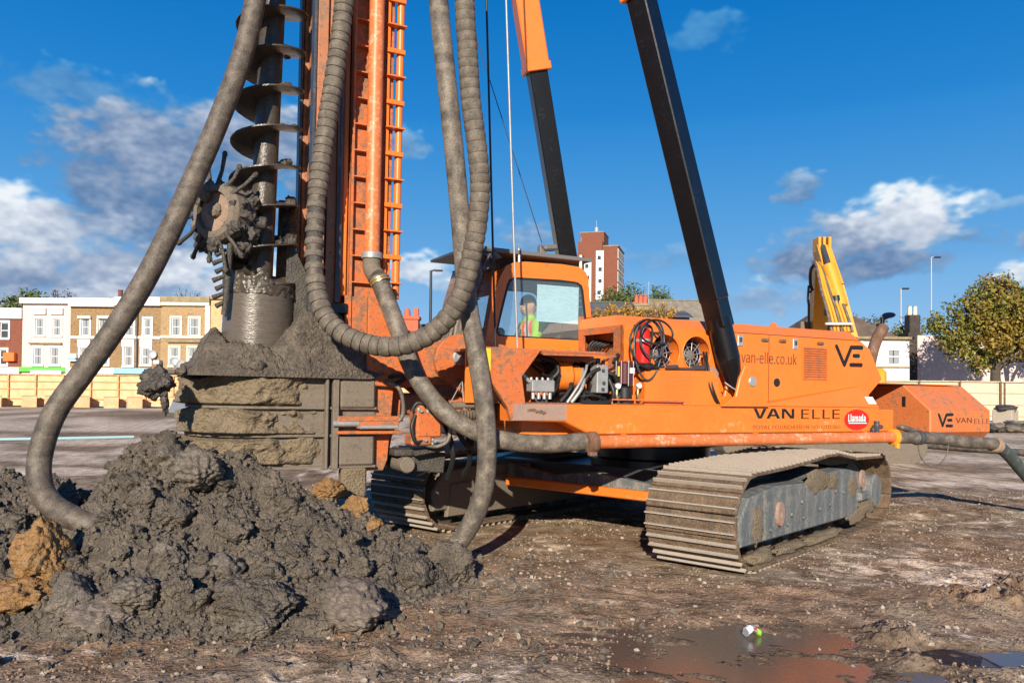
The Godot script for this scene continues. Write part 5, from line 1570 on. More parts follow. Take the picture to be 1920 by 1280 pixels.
func rig_auger() -> void:
	var ax := Vector3(0.0226, 1.0, 0.0).normalized()
	var bs := Basis(Vector3(0, 0, 1).cross(-ax).normalized() * -1.0, ax, Vector3(0, 0, 1))
	var auger := holder("auger", rig, Transform3D(Basis(ax.cross(Vector3(0, 0, 1)), ax, Vector3(0, 0, 1)), Vector3(-4.725, 0.0, 0)))
	var b := MB.new()
	b.cyl(Vector3(0, 0.35, 0), Vector3(0, 16.5, 0), 0.115, 24)
	pm("auger_shaft", b, M.mud_wet, auger)
	b = MB.new()
	var n := FastNoiseLite.new()
	n.seed = 9
	n.frequency = 1.4
	var pitch := 0.372
	var y0 := 2.46
	var steps := int((13.0 - y0) / pitch * 26)
	var pr := []
	for i in steps + 1:
		var t := float(i) / 26.0
		var a := -TAU * t + 2.2
		var R := 0.33 + 0.008 * n.get_noise_1d(i * 0.9)
		var d := Vector3(cos(a), 0, sin(a))
		var y := y0 + t * pitch
		pr.append([d * 0.112 + Vector3(0, y + 0.018, 0), d * R + Vector3(0, y + 0.006, 0), d * R + Vector3(0, y - 0.008, 0), d * 0.112 + Vector3(0, y - 0.02, 0), d])
	for i in steps:
		var A = pr[i]
		var B = pr[i + 1]
		var up: Vector3 = (A[1] - A[0]).cross(B[0] - A[0]).normalized()
		if up.y < 0: up = -up
		b.t3(A[0], A[1], B[1], up, up, up); b.t3(A[0], B[1], B[0], up, up, up)
		b.t3(A[3], A[2], B[2], -up, -up, -up); b.t3(A[3], B[2], B[3], -up, -up, -up)
		b.t3(A[1], A[2], B[2], A[4], A[4], B[4]); b.t3(A[1], B[2], B[1], A[4], B[4], B[4])
	pm("auger_flight", b, M.mud_wet, auger)
	# clods left riding on the flights
	rng.seed = 14
	for k in 34:
		var t := rng.randf() * 8.0
		var a := -TAU * t + 2.2
		var r := rng.randf_range(0.15, 0.28)
		var s := rng.randf_range(0.018, 0.05) * (1.4 if k < 8 else 1.0)
		part("stuck_clay", lump(500 + k % 6, 2, 0.5, Vector3(1.2, 0.7, 1.0), 1.3, 0.25), M.mud_dark, auger, Transform3D(Basis(Vector3.UP, rng.randf() * TAU).scaled(Vector3.ONE * s), Vector3(cos(a) * r, y0 + t * pitch + s * 0.35 + 0.01, sin(a) * r)))
	# casing, smeared with clay, ragged at the top
	var nn := FastNoiseLite.new()
	nn.seed = 3
	nn.frequency = 1.0
	nn.fractal_octaves = 4
	var cas := func(u: float, v: float) -> Vector3:
		var a := -u * TAU
		var d := Vector3(cos(a), 0, sin(a))
		var y := 1.70 + v * 0.84
		var r := 0.322 + 0.003 * nn.get_noise_2d(u * 4.0, y * 60.0)
		return d * r + Vector3(0, y, 0)
	part("casing", mud_heap(cas, 72, 40), M.mud_smear, auger)
	var rag := func(u: float, v: float) -> Vector3:
		var a := -u * TAU
		var d := Vector3(cos(a), 0, sin(a))
		var lim := 0.25 + 0.05 * sin(a * 2.0 + 1.0) + 0.025 * sin(a * 5.0) + 0.012 * sin(a * 11.0 + 2.0) + 0.008 * sin(a * 23.0)
		if sin(a) > -0.3 and cos(a) > 0.1: lim *= 0.45
		var y := 2.40 + lim * minf(1.0, v * 1.5)
		var r := 0.326 + 0.022 * nn.get_noise_3d(d.x * 5.0, y * 7.0, d.z * 5.0)
		if v > 0.66: r -= (v - 0.66) * 0.62
		if v < 0.05: r = 0.31
		return d * r + Vector3(0, y, 0)
	part("ragged_clay", mud_heap(rag, 120, 34), M.mud_wet, auger)
	# cleaning wheel with its fingers
	var wn := RX.basis.inverse() * Vector3(-0.40, 0.02, 0.92)
	var wb := Basis(Vector3.UP.cross(wn).normalized(), Vector3.UP, wn.normalized()).orthonormalized()
	var wheel := holder("cleaning_wheel", rig, Transform3D(wb, Vector3(-5.12, 3.13, 0.27)))
	b = MB.new()
	b.lathe([[0.20, -0.20], [0.27, -0.17], [0.265, -0.02], [0.235, 0.02], [0.185, 0.03], [0.18, -0.03], [0.0, -0.03]], Vector3.ZERO, Vector3(0, 0, 1), 30, true)
	pm("wheel_drum", b, M.mud_plate, wheel)
	b = MB.new()
	b.lathe([[0.175, -0.028], [0.175, -0.012], [0.0, -0.008]], Vector3.ZERO, Vector3(0, 0, 1), 26, false)
	pm("hub_plate", b, M.rust_pale, wheel)
	part("hub_boss", lump(520, 2, 0.35, Vector3(0.062, 0.062, 0.05), 1.6, 0.2), M.mud_plate, wheel, Transform3D(Basis(), Vector3(0.01, 0.01, 0.0)))
	for k in 15:
		var a := TAU * k / 15 + 0.25
		var d := Vector3(cos(a), sin(a), 0)
		var L := 0.42 + 0.14 * fposmod(k * 0.618, 1.0)
		if absf(cos(a)) > 0.8 and cos(a) > 0: L = 0.30
		b = MB.new()
		b.tube(v3([d * 0.22, d * (0.22 + (L - 0.22) * 0.5) + Vector3(0.006 * (k % 3), 0, -0.05), d * L + Vector3(0.01, 0, -0.06)]), 0.02, 9, PackedFloat32Array([0.022, 0.017, 0.021]))
		var f := pm("finger", b, M.mud_dark, wheel)
		part("finger_clay", lump(530 + k % 4, 2, 0.5, Vector3(0.03, 0.022, 0.022), 1.5, 0.2), M.mud_dark, f, Transform3D(Basis(Vector3(0, 0, 1), a), d * (L - 0.01) + Vector3(0.01, 0, -0.06)))
	for k in 22:
		var a := rng.randf() * TAU
		var s := rng.randf_range(0.03, 0.075)
		part("caked_clay", lump(540 + k % 5, 2, 0.5, Vector3(1.2, 1, 0.7), 1.4, 0.25), M.mud_dark if k % 3 else M.mud_plate, wheel, Transform3D(Basis(Vector3(0, 0, 1), a).scaled(Vector3.ONE * s), Vector3(cos(a), sin(a), 0) * rng.randf_range(0.20, 0.29) + Vector3(0, 0, rng.randf_range(-0.14, 0.02))))
	b = MB.new()
	b.cyl(Vector3(0.05, -0.05, -0.16), Vector3(0.30, -0.06, -0.34), 0.06, 12, 0.01)
	pm("wheel_arm", b, M.mud_dark, wheel)
	for e in [[0.19, -0.02, -0.2, 0.10, 570], [0.20, -0.16, -0.22, 0.10, 571], [0.14, -0.26, -0.2, 0.10, 572], [0.2, 0.12, -0.22, 0.09, 573], [-0.2, -0.22, -0.12, 0.11, 574], [-0.26, -0.1, -0.12, 0.09, 575]]:
		part("caked_clay", lump(e[4], 3, 0.45, Vector3(1, 1.1, 0.8), 1.3, 0.28), M.mud_dark, wheel, Transform3D(Basis().scaled(Vector3.ONE * e[3]), Vector3(e[0], e[1], e[2])))
	# strip of fingers hanging below the wheel
	var strip := holder("finger_strip", rig)
	b = MB.new()
	b.tube(spline(v3([RW(432, 450, 7.25), RW(428, 500, 7.25), RW(424, 550, 7.25), RW(420, 590, 7.25)]), 0.04), 0.03, 9)
	pm("strip_spine", b, M.mud_dark, strip)
	for k in 7:
		var v := 468.0 + k * 16.0
		b = MB.new()
		b.tube(v3([RW(424, v, 7.25), RW(404 - (k % 2) * 6, v + 10, 7.2)]), 0.02, 8, PackedFloat32Array([0.016, 0.024]))
		pm("finger", b, M.mud_dark, strip)
	# dark guard behind the auger
	b = MB.new()
	b.prism(v2([-4.48, 3.40, -4.40, 3.40, -4.38, 2.95, -4.05, 2.30, -4.50, 2.30]), -0.16, -0.12, 0.006)
	b.prism(v2([-4.44, 2.95, -4.40, 2.95, -4.02, 2.20, -4.46, 2.20]), 0.10, 0.13, 0.006)
	pm("auger_guard", b, M.mud_dark, rig)
	for k in 6:
		part("guard_clay", lump(560 + k, 2, 0.5, Vector3(0.06, 0.08, 0.06), 1.5, 0.25), M.mud_dark, rig, Transform3D(Basis(), Vector3(-4.38 + 0.02 * (k % 2), 3.35 - k * 0.07, -0.1)))

func box_outline(t: float, R: float) -> Vector3:     # plan of the guide box: far side, round nose, near side
	var straight := 0.95
	var arc := PI * R
	var L := straight * 2.0 + arc
	var s := t * L
	if s < straight: return Vector3(-4.65 + straight - s, 0, -R)
	if s < straight + arc:
		var a := (s - straight) / R
		return Vector3(-4.65 - sin(a) * R, 0, -cos(a) * R)
	return Vector3(-4.65 + (s - straight - arc), 0, R)

func rig_guide_box() -> void:
	var gb := holder("guide_box", rig)
	var o := PackedVector2Array()
	var i := PackedVector2Array()
	var fo := PackedVector2Array()
	for k in 49:
		var t := k / 48.0
		var p := box_outline(t, 0.60)
		var q := box_outline(t, 0.56)
		var r := box_outline(t, 0.65)
		o.append(Vector2(p.x, -p.z)); i.append(Vector2(q.x, -q.z)); fo.append(Vector2(r.x, -r.z))
	var lay := Transform3D(Basis(Vector3(1, 0, 0), Vector3(0, 0, -1), Vector3(0, 1, 0)), Vector3.ZERO)
	var b := MB.new()
	b.ring(o, i, 0.86, 1.70, lay)
	pm("box_shell", b, M.mud_plate, gb)
	for y in [1.695, 1.375, 1.125, 0.84]:
		b = MB.new()
		b.ring(fo, i, y, y + 0.022, lay)
		pm("flange_plate", b, M.mud_plate, gb)
	# uprights and plain panels towards the mast
	for x in [-4.17, -4.09]:
		b = MB.new()
		b.box(Vector3(x, 1.27, 0.64), Vector3(0.025 if x < -4.1 else 0.055, 0.88, 0.10), 0.006)
		pm("upright", b, M.mud_plate, gb)
	for e in [[1.535, 0.30], [1.00, 0.28]]:
		b = MB.new()
		b.box(Vector3(-3.885, e[0], 0.64), Vector3(0.33, e[1], 0.07), 0.018)
		pm("side_panel", b, M.mud_plate, gb)
	b = MB.new()
	b.box(Vector3(-3.90, 0.70, 0.60), Vector3(0.24, 0.28, 0.12), 0.02)
	b.box(Vector3(-3.82, 0.45, 0.58), Vector3(0.10, 0.32, 0.08), 0.01)
	pm("lower_leg", b, M.clay_dry, gb)
	# clay plastered between the flanges
	var n := FastNoiseLite.new()
	n.seed = 21
	n.frequency = 1.6
	n.fractal_octaves = 5
	n.fractal_gain = 0.55
	for e in [[1.385, 1.70, 0.125], [1.135, 1.39, 0.135], [0.86, 1.14, 0.115]]:
		var sheet := func(u: float, v: float) -> Vector3:
			var t := 0.16 + u * 0.715
			var c := box_outline(t, 0.60)
			var d := (c - Vector3(maxf(-4.65, c.x), 0, 0)).normalized()
			var y: float = lerpf(e[0], e[1], v)
			var k: float = n.get_noise_3d(c.x * 1.5, y * 1.5, c.z * 1.5)
			var f := smoothstep(1.0, 0.80, u + k * 0.26) * smoothstep(0.0, 0.08, u)
			var vv := smoothstep(0.0, 0.12, v) * smoothstep(1.0, 0.80, v + k * 0.25)
			var r: float = -0.02 + (e[2] + 0.10 * k + 0.03 * n.get_noise_3d(c.x * 6.0, y * 6.0, c.z * 6.0)) * f * vv
			return c + d * r + Vector3(0, y, 0)
		part("plastered_clay", mud_heap(sheet, 200, 40), M.clay_dry, gb)
	# clay heaped on the lid
	var lid := func(u: float, v: float) -> Vector3:
		var x := -5.36 + u * 1.74
		var z := -0.70 + v * 1.42
		var k := n.get_noise_2d(x * 1.6, z * 1.6)
		var k2 := n.get_noise_2d(x * 7.0, z * 7.0)
		var edge := 0.69 - (Vector2(x + 4.65, z).length() if x < -4.65 else absf(z))
		var h := 0.10 + 0.10 * k
		h += 0.74 * maxf(0.0, 1.0 - Vector2((x + 4.12) / 0.56, (z - 0.12) / 0.78).length())
		h += 0.30 * maxf(0.0, 1.0 - Vector2((x + 5.10) / 0.34, (z - 0.1) / 0.6).length())
		h += 0.16 * maxf(0.0, 1.0 - Vector2((x + 4.6) / 0.5, (z - 0.5) / 0.25).length())
		h = h * smoothstep(-0.06, 0.20, edge + 0.05 * k) + 0.045 * k2 * smoothstep(-0.03, 0.1, edge)
		if edge < -0.03: h = -0.05
		h *= smoothstep(-3.60, -3.82, x)
		return Vector3(x, 1.705 + h, z)
	part("lid_clay", mud_heap(lid, 130, 110), M.clay, gb)
	rng.seed = 33
	for k in 26:
		var t := rng.randf_range(0.2, 0.85)
		var c := box_outline(t, rng.randf_range(0.42, 0.66))
		var s := rng.randf_range(0.025, 0.07)
		part("lid_clod", lump(600 + k % 7, 2, 0.5, Vector3(1.1, 0.8, 1), 1.4, 0.25), M.clay, gb, Transform3D(Basis(Vector3.UP, rng.randf() * TAU).scaled(Vector3.ONE * s), c + Vector3(0, 1.74, 0)))

func hose(called: String, pts: Array, r: float, m: Material, seg := 18) -> MeshInstance3D:
	var p := PackedVector3Array()
	for q in pts: p.append(RW(q[0], q[1], q[2]))
	var b := MB.new()
	b.tube(spline(p, 0.07), r, seg)
	return pm(called, b, m, rig)

func rig_hoses() -> void:
	var h := hose("concrete_hose", [[515, -260, 7.3], [498, -140, 7.22], [478, 0, 7.15], [452, 110, 7.1], [407, 232, 7.0], [358, 345, 6.9], [310, 450, 6.8], [260, 545, 6.7], [205, 630, 6.6], [150, 705, 6.5], [105, 768, 6.42], [80, 830, 6.36], [72, 888, 6.3], [88, 938, 6.22], [140, 972, 6.15], [200, 990, 6.15], [280, 986, 6.2], [370, 985, 6.25], [440, 1000, 6.35]], 0.092, M.hose)
	tag(h, "smooth muddy hose sweeping from beside the auger into the heap")
	h = hose("concrete_hose", [[812, -150, 7.0], [822, 0, 7.0], [835, 130, 7.0], [851, 280, 7.0], [864, 420, 7.0], [876, 560, 7.0], [893, 660, 6.98], [908, 760, 6.96], [913, 850, 6.98], [906, 920, 7.02], [884, 980, 7.06], [850, 1028, 7.1], [805, 1065, 7.1]], 0.086, M.hose_pale)
	tag(h, "grey hose hanging before the cab with its end in the heap")
	h = hose("concrete_hose", [[708, 520, 7.55], [728, 570, 7.5], [747, 620, 7.42], [768, 680, 7.34], [800, 735, 7.28], [845, 782, 7.24], [900, 812, 7.24], [960, 828, 7.3], [1030, 832, 7.4], [1096, 827, 7.52]], 0.084, M.hose_pale)
	tag(h, "cement-splashed hose bending from the mast elbow to the side pipe")
	# wrapped hose: each turn of the armour a piece of its own
	var wp := PackedVector3Array()
	for q in [[655, -180, 7.3], [645, 0, 7.3], [633, 100, 7.28], [620, 185, 7.25], [607, 270, 7.22], [596, 350, 7.18], [590, 430, 7.12], [589, 500, 7.05], [597, 560, 6.98], [617, 603, 6.92], [655, 632, 6.86], [705, 648, 6.82], [752, 648, 6.8], [800, 630, 6.78], [838, 597, 6.76], [866, 548, 6.75], [884, 480, 6.74], [896, 410, 6.74], [900, 340, 6.74], [893, 265, 6.74], [883, 190, 6.74], [877, 100, 6.74], [871, 0, 6.74], [868, -170, 6.74]]: wp.append(RW(q[0], q[1], q[2]))
	var c := Curve3D.new()
	c.bake_interval = 0.02
	for i in wp.size():
		var t := (wp[mini(i + 1, wp.size() - 1)] - wp[maxi(i - 1, 0)]) / 6.0
		c.add_point(wp[i], -t, t)
	var L := c.get_baked_length()
	var wh := holder("wrapped_hose", rig)
	tag(wh, "grey armoured hose hanging in a U before the mast")
	var core := MB.new()
	var cp := PackedVector3Array()
	var n := int(L / 0.05)
	for i in n + 1: cp.append(c.sample_baked(L * i / n, true))
	core.tube(cp, 0.072, 14)
	pm("hose_core", core, M.mud_dark, wh)
	var s := 0.0
	var k := 0
	rng.seed = 8
	while s < L - 0.1:
		var ln := rng.randf_range(0.068, 0.092)
		var gap := 0.004
		# a stretch on the left leg where the armour has sprung open
		var open := s > 2.65 and s < 3.45
		if open:
			ln = 0.055
			gap = 0.06
		var b := MB.new()
		var p := PackedVector3Array()
		var tilt := 0.012
		for j in 4: p.append(c.sample_baked(s + ln * j / 3.0, true))
		b.tube(p, 0.09, 14, PackedFloat32Array([0.0795, 0.087, 0.089, 0.084]) if not open else PackedFloat32Array([0.080, 0.085, 0.085, 0.080]), false)
		pm("armour_turn", b, M.hose_rib, wh)
		if open and k % 2 == 0:
			b = MB.new()
			b.tube(v3([c.sample_baked(s), c.sample_baked(s + ln + gap)]), 0.076, 9)
			pm("inner_wires", b, M.hose, wh)
		s += ln + gap
		k += 1
	# pipe along the side of the rig with clamps, and the hose that leaves at the back
	var b := MB.new()
	b.cyl(Vector3(-1.90, 1.105, 1.55), Vector3(2.32, 1.108, 1.55), 0.063, 20)
	var sp := pm("side_pipe", b, M.orange_pipe, rig)
	b = MB.new()
	for x in [-1.5, 0.2, 1.9]: b.box(Vector3(x, 1.14, 1.49), Vector3(0.05, 0.07, 0.06), 0.006)
	pm("pipe_hanger", b, M.orange, sp)
	b = MB.new()
	b.lathe([[0.066, 0.0], [0.098, 0.012], [0.104, 0.05], [0.098, 0.09], [0.066, 0.10]], Vector3(-1.95, 1.105, 1.55), Vector3.RIGHT, 20)
	b.box(Vector3(-1.90, 1.00, 1.57), Vector3(0.08, 0.05, 0.06), 0.01)
	pm("pipe_coupling", b, M.rust, sp)
	b = MB.new()
	b.lathe([[0.066, 0.0], [0.098, 0.012], [0.100, 0.04], [0.085, 0.05], [0.066, 0.055]], Vector3(2.30, 1.108, 1.55), Vector3.RIGHT, 20)
	b.box(Vector3(2.33, 1.01, 1.60), Vector3(0.05, 0.07, 0.05), 0.01)
	pm("pipe_coupling", b, M.excavator_yellow, sp)
	b = MB.new()
	b.cyl(Vector3(2.34, 1.108, 1.55), Vector3(2.75, 1.10, 1.55), 0.072, 20, 0.01)
	b.box(Vector3(2.55, 1.21, 1.55), Vector3(0.26, 0.06, 0.10), 0.02, Basis(Vector3(0, 0, 1), -0.2))
	pm("valve_pipe", b, M.hose_pale, sp)
	b = MB.new()
	for x in [2.72, 2.78]: b.lathe([[0.07, 0.0], [0.088, 0.008], [0.088, 0.03], [0.07, 0.04]], Vector3(x, 1.10, 1.55), Vector3.RIGHT, 20)
	pm("hose_clip", b, M.dark_steel, sp)
	b = MB.new()
	b.tube(spline(v3([Vector3(2.70, 1.10, 1.55), Vector3(3.1, 1.09, 1.55), Vector3(3.6, 1.04, 1.57), Vector3(4.0, 1.02, 1.58), Vector3(4.28, 1.0, 1.58)]), 0.08), 0.075, 18)
	pm("rear_hose", b, M.hose_pale, rig)
	b = MB.new()
	b.lathe([[0.07, 0.0], [0.105, 0.015], [0.105, 0.05], [0.085, 0.06], [0.085, 0.10], [0.075, 0.11]], Vector3(4.22, 1.005, 1.58), Vector3(0.93, -0.36, 0.05).normalized(), 20)
	pm("hose_coupling", b, M.rust_pale, rig)
	b = MB.new()
	b.tube(spline(v3([Vector3(4.28, 0.99, 1.58), Vector3(4.5, 0.86, 1.6), Vector3(4.85, 0.55, 1.66), Vector3(5.3, 0.22, 1.75), Vector3(5.9, 0.09, 1.9), Vector3(7.0, 0.09, 2.3)]), 0.08), 0.078, 18)
	pm("delivery_hose", b, M.dark_hose, rig)
	b = MB.new()
	var lp := PackedVector3Array()
	for i in 17:
		var a := PI * i / 16.0 + PI
		lp.append(Vector3(2.78 + cos(a) * 0.28 + 0.15, 1.02 + sin(a) * 0.26, 1.64))
	b.tube(lp, 0.008, 6)
	pm("safety_cord", b, M.hose_pale, rig)
	# winch ropes down in front of the cab, aerial wire
	for e in [[929, 652, 912, 0, 7.75, 0.011, "winch_rope", "black_rubber"], [970, 652, 949, 0, 7.75, 0.011, "winch_rope", "steel"], [1016, 455, 890, 62, 8.6, 0.005, "aerial_wire", "black_rubber"]]:
		b = MB.new()
		var a := RW(e[0], e[1], e[4])
		var z := RW(e[2], e[3], e[4])
		b.tube(v3([a, z + (z - a) * (1.0 if e[6] == "winch_rope" else 0.25)]), e[5], 7)
		pm(e[6], b, M[e[7]], rig)
# ---------------------------------------------------------------- spoil heap and clods
var hn := FastNoiseLite.new()
var hc := FastNoiseLite.new()

func along(tab: Array, x: float) -> float:
	if x <= tab[0][0]: return tab[0][1]
	for i in tab.size() - 1:
		if x <= tab[i + 1][0]:
			return lerpf(tab[i][1], tab[i + 1][1], smoothstep(tab[i][0], tab[i + 1][0], x))
	return tab[tab.size() - 1][1]

func heap_shape(x: float, z: float) -> float:
	var ridge := along([[-6.0, 0.0], [-5.0, 0.55], [-4.3, 0.80], [-3.85, 0.78], [-3.55, 0.66], [-3.22, 1.04], [-2.85, 1.10], [-2.4, 0.96], [-1.87, 0.74], [-1.4, 0.56], [-1.0, 0.34], [-0.65, 0.16], [-0.42, 0.0], [-0.28, -0.16]], x)
	var toe := along([[-5.5, -5.2], [-3.3, -5.05], [-2.5, -4.92], [-1.98, -5.08], [-1.4, -5.10], [-1.05, -5.35], [-0.78, -5.8], [-0.35, -6.5]], x)
	var zr := -6.85
	var s := (z - zr) / (toe - zr) if z > zr else (zr - z) / 1.15
	return ridge * pow(clampf(1.0 - s, 0.0, 1.0), 1.1 if z > zr else 0.9) if s < 1.0 else -0.2 * (s - 1.0)

func heap_height(x: float, z: float) -> float:
	var h := heap_shape(x, z)
	if h <= -0.15: return h
	var on := smoothstep(-0.03, 0.12, h)
	var big := hn.get_noise_2d(x * 1.0, z * 1.0)
	var cell := hc.get_noise_2d(x + 0.15 * hn.get_noise_2d(x * 4.0, z * 4.0), z + 0.15 * hn.get_noise_2d(x * 4.0 + 9.0, z * 4.0))
	var cell2 := hc.get_noise_2d(x * 2.7 + 5.0, z * 2.7)
	h += on * (0.11 * big + 0.13 * (-cell - 0.45) + 0.055 * (-cell2 - 0.45) + 0.020 * hn.get_noise_2d(x * 12.0, z * 12.0) + 0.034 * (-hc.get_noise_2d(x * 6.5 + 2.0, z * 6.5) - 0.45) + 0.014 * (-hc.get_noise_2d(x * 15.0, z * 15.0) - 0.45))
	return h

func make_heap() -> void:
	hn.seed = 61
	hn.frequency = 1.3
	hn.fractal_octaves = 4
	hc.seed = 7
	hc.noise_type = FastNoiseLite.TYPE_CELLULAR
	hc.cellular_return_type = FastNoiseLite.RETURN_DISTANCE
	hc.frequency = 2.6
	hc.fractal_octaves = 1
	var f := func(u: float, v: float) -> Vector3:
		var x := -5.9 + u * 5.7
		var z := -8.0 + v * 3.2
		return Vector3(x, heap_height(x, z), z)
	var o := part("spoil_heap", mud_heap(f, 470, 264), M.clay, self)
	tag(o, "broad heap of dark grey excavated clay at the foot of the auger", "spoil heap")
	# clods one can point at
	var own := [
		[365, 880, 6.42, 0.20, Vector3(1.0, 0.80, 0.8), "clay_smooth", "smooth pale grey clay clod high on the heap"],
		[78, 1045, 5.55, 0.21, Vector3(0.9, 1.05, 0.9), "clay_ochre", "upright ochre clay lump at the edge of the heap"],
		[22, 1118, 5.35, 0.22, Vector3(1.2, 0.55, 1.0), "clay_ochre", "flat ochre clay slab under the upright ochre lump"],
		[250, 1112, 5.30, 0.17, Vector3(1.0, 0.62, 0.9), "clay_smooth", "smooth grey rounded clod low on the heap"],
		[188, 1160, 5.15, 0.19, Vector3(1.1, 0.6, 0.8), "clay_shell", "brown-sided clay slab at the foot of the heap"],
		[655, 1135, 5.42, 0.27, Vector3(1.15, 0.62, 0.8), "clay_shell", "large shell-shaped clay slab with curved auger grooves"],
		[480, 1172, 5.12, 0.12, Vector3(1.2, 0.6, 0.9), "clay_smooth", "dark wet clod standing clear before the heap"],
		[848, 1066, 6.75, 0.20, Vector3(0.95, 1.0, 0.9), "clay", "round clod burying the end of the grey hose"],
		[776, 1082, 6.35, 0.19, Vector3(1.0, 0.85, 0.9), "clay", "blunt clod beside the hose-end clod"],
		[470, 1130, 5.35, 0.24, Vector3(1.3, 0.6, 0.9), "clay", "broad clod overhanging a deep shadow at the heap foot"],
		[620, 918, 6.95, 0.15, Vector3(1.2, 0.6, 0.8), "clay_ochre", "ochre clay streak beneath the guide box"],
		[668, 952, 6.9, 0.12, Vector3(1.0, 0.8, 0.8), "clay_ochre", "small ochre lump right below the guide box leg"],
		[700, 985, 6.85, 0.10, Vector3(1.2, 0.7, 0.8), "clay_ochre", "lowest ochre lump beside the crawler track"],
		[450, 1112, 5.38, 0.05, Vector3(1.2, 0.8, 0.8), "clay_ochre", "tiny ochre clod among the grey ones"]]
	for i in own.size():
		var q = own[i]
		var p := W(q[0], q[1], q[2])
		var c := part("mud_clod", lump(700 + i * 3, 4 if q[3] > 0.11 else 3, 0.36 if q[5] in ["clay", "clay_ochre"] else 0.22, q[4], 1.0, 0.22 if q[5] in ["clay", "clay_ochre"] else 0.12), M[q[5]], self, Transform3D(Basis(Vector3.UP, i * 1.7).scaled(Vector3.ONE * q[3]), Vector3(p.x, maxf(p.y, q[3] * q[4].y * 0.5), p.z)))
		tag(c, q[6], "clod")
	# the rest of the loose clods on the heap
	rng.seed = 5
	var kinds := []
	for k in 9: kinds.append(lump(800 + k * 5, 3, 0.5, Vector3(rng.randf_range(0.9, 1.25), rng.randf_range(0.65, 0.9), rng.randf_range(0.8, 1.0)), 1.25, 0.2))
	var made := 0
	while made < 110:
		var x := rng.randf_range(-4.3, -0.45)
		var z := rng.randf_range(-6.95, -4.85)
		var h := heap_shape(x, z)
		if h < 0.015: continue
		var s := 0.045 + 0.095 * pow(rng.randf(), 2.2)
		var o2 := part("mud_clod", kinds[made % 9], M.clay if made % 6 else M.clay_smooth, self, Transform3D(Basis(Vector3(rng.randf() - 0.5, 1.0, rng.randf() - 0.5).normalized(), rng.randf() * TAU).scaled(Vector3.ONE * s), Vector3(x, heap_height(x, z) + s * 0.15, z)))
		tag(o2, "dark grey clay clod lying loose on the spoil heap", "clod", "clods on the spoil heap")
		made += 1
	var stray := 0
	while stray < 26:
		var x := rng.randf_range(-3.2, 0.4)
		var z := rng.randf_range(-5.9, -4.45)
		if heap_shape(x, z) > 0.0: continue
		var s := 0.018 + 0.04 * pow(rng.randf(), 2.5)
		var o3 := part("mud_clod", kinds[stray % 9], M.clay, self, Transform3D(Basis(Vector3.UP, rng.randf() * TAU).scaled(Vector3.ONE * s), Vector3(x, ground_height(x, z) + s * 0.3, z)))
		tag(o3, "small clay clod strayed onto the mud before the heap", "clod", "clods strayed from the heap")
		stray += 1
	# the clod that is just falling off the auger
	var fc := base("falling_clod", "dark clay clod falling through the air beside the guide box", "clod", W(291, 716, 6.6))
	part("clod_body", lump(900, 4, 0.45, Vector3(1.0, 0.85, 0.8), 1.1, 0.22), M.clay_falling, fc, Transform3D(Basis(Vector3(0, 0, 1), -0.2).scaled(Vector3.ONE * 0.135), Vector3.ZERO))
	part("clod_tail", lump(905, 3, 0.5, Vector3(0.35, 1.2, 0.35), 1.3, 0.3), M.clay_falling, fc, Transform3D(Basis(Vector3(0, 0, 1), 0.15).scaled(Vector3.ONE * 0.095), Vector3(0.075, -0.15, 0.0)))
	var fc2 := part("falling_clod", lump(911, 3, 0.5, Vector3(1.1, 0.9, 0.8), 1.2, 0.25), M.clay, self, Transform3D(Basis().scaled(Vector3.ONE * 0.045), W(340, 697, 6.7)))
	tag(fc2, "small clod falling close to the guide box rim", "clod")

# ---------------------------------------------------------------- things on and round the rig
func rig_thing(called: String, label: String, category: String, at: Vector3) -> Node3D:
	var o := base(called, label, category)
	o.transform = RX * Transform3D(Basis(), at)
	return o

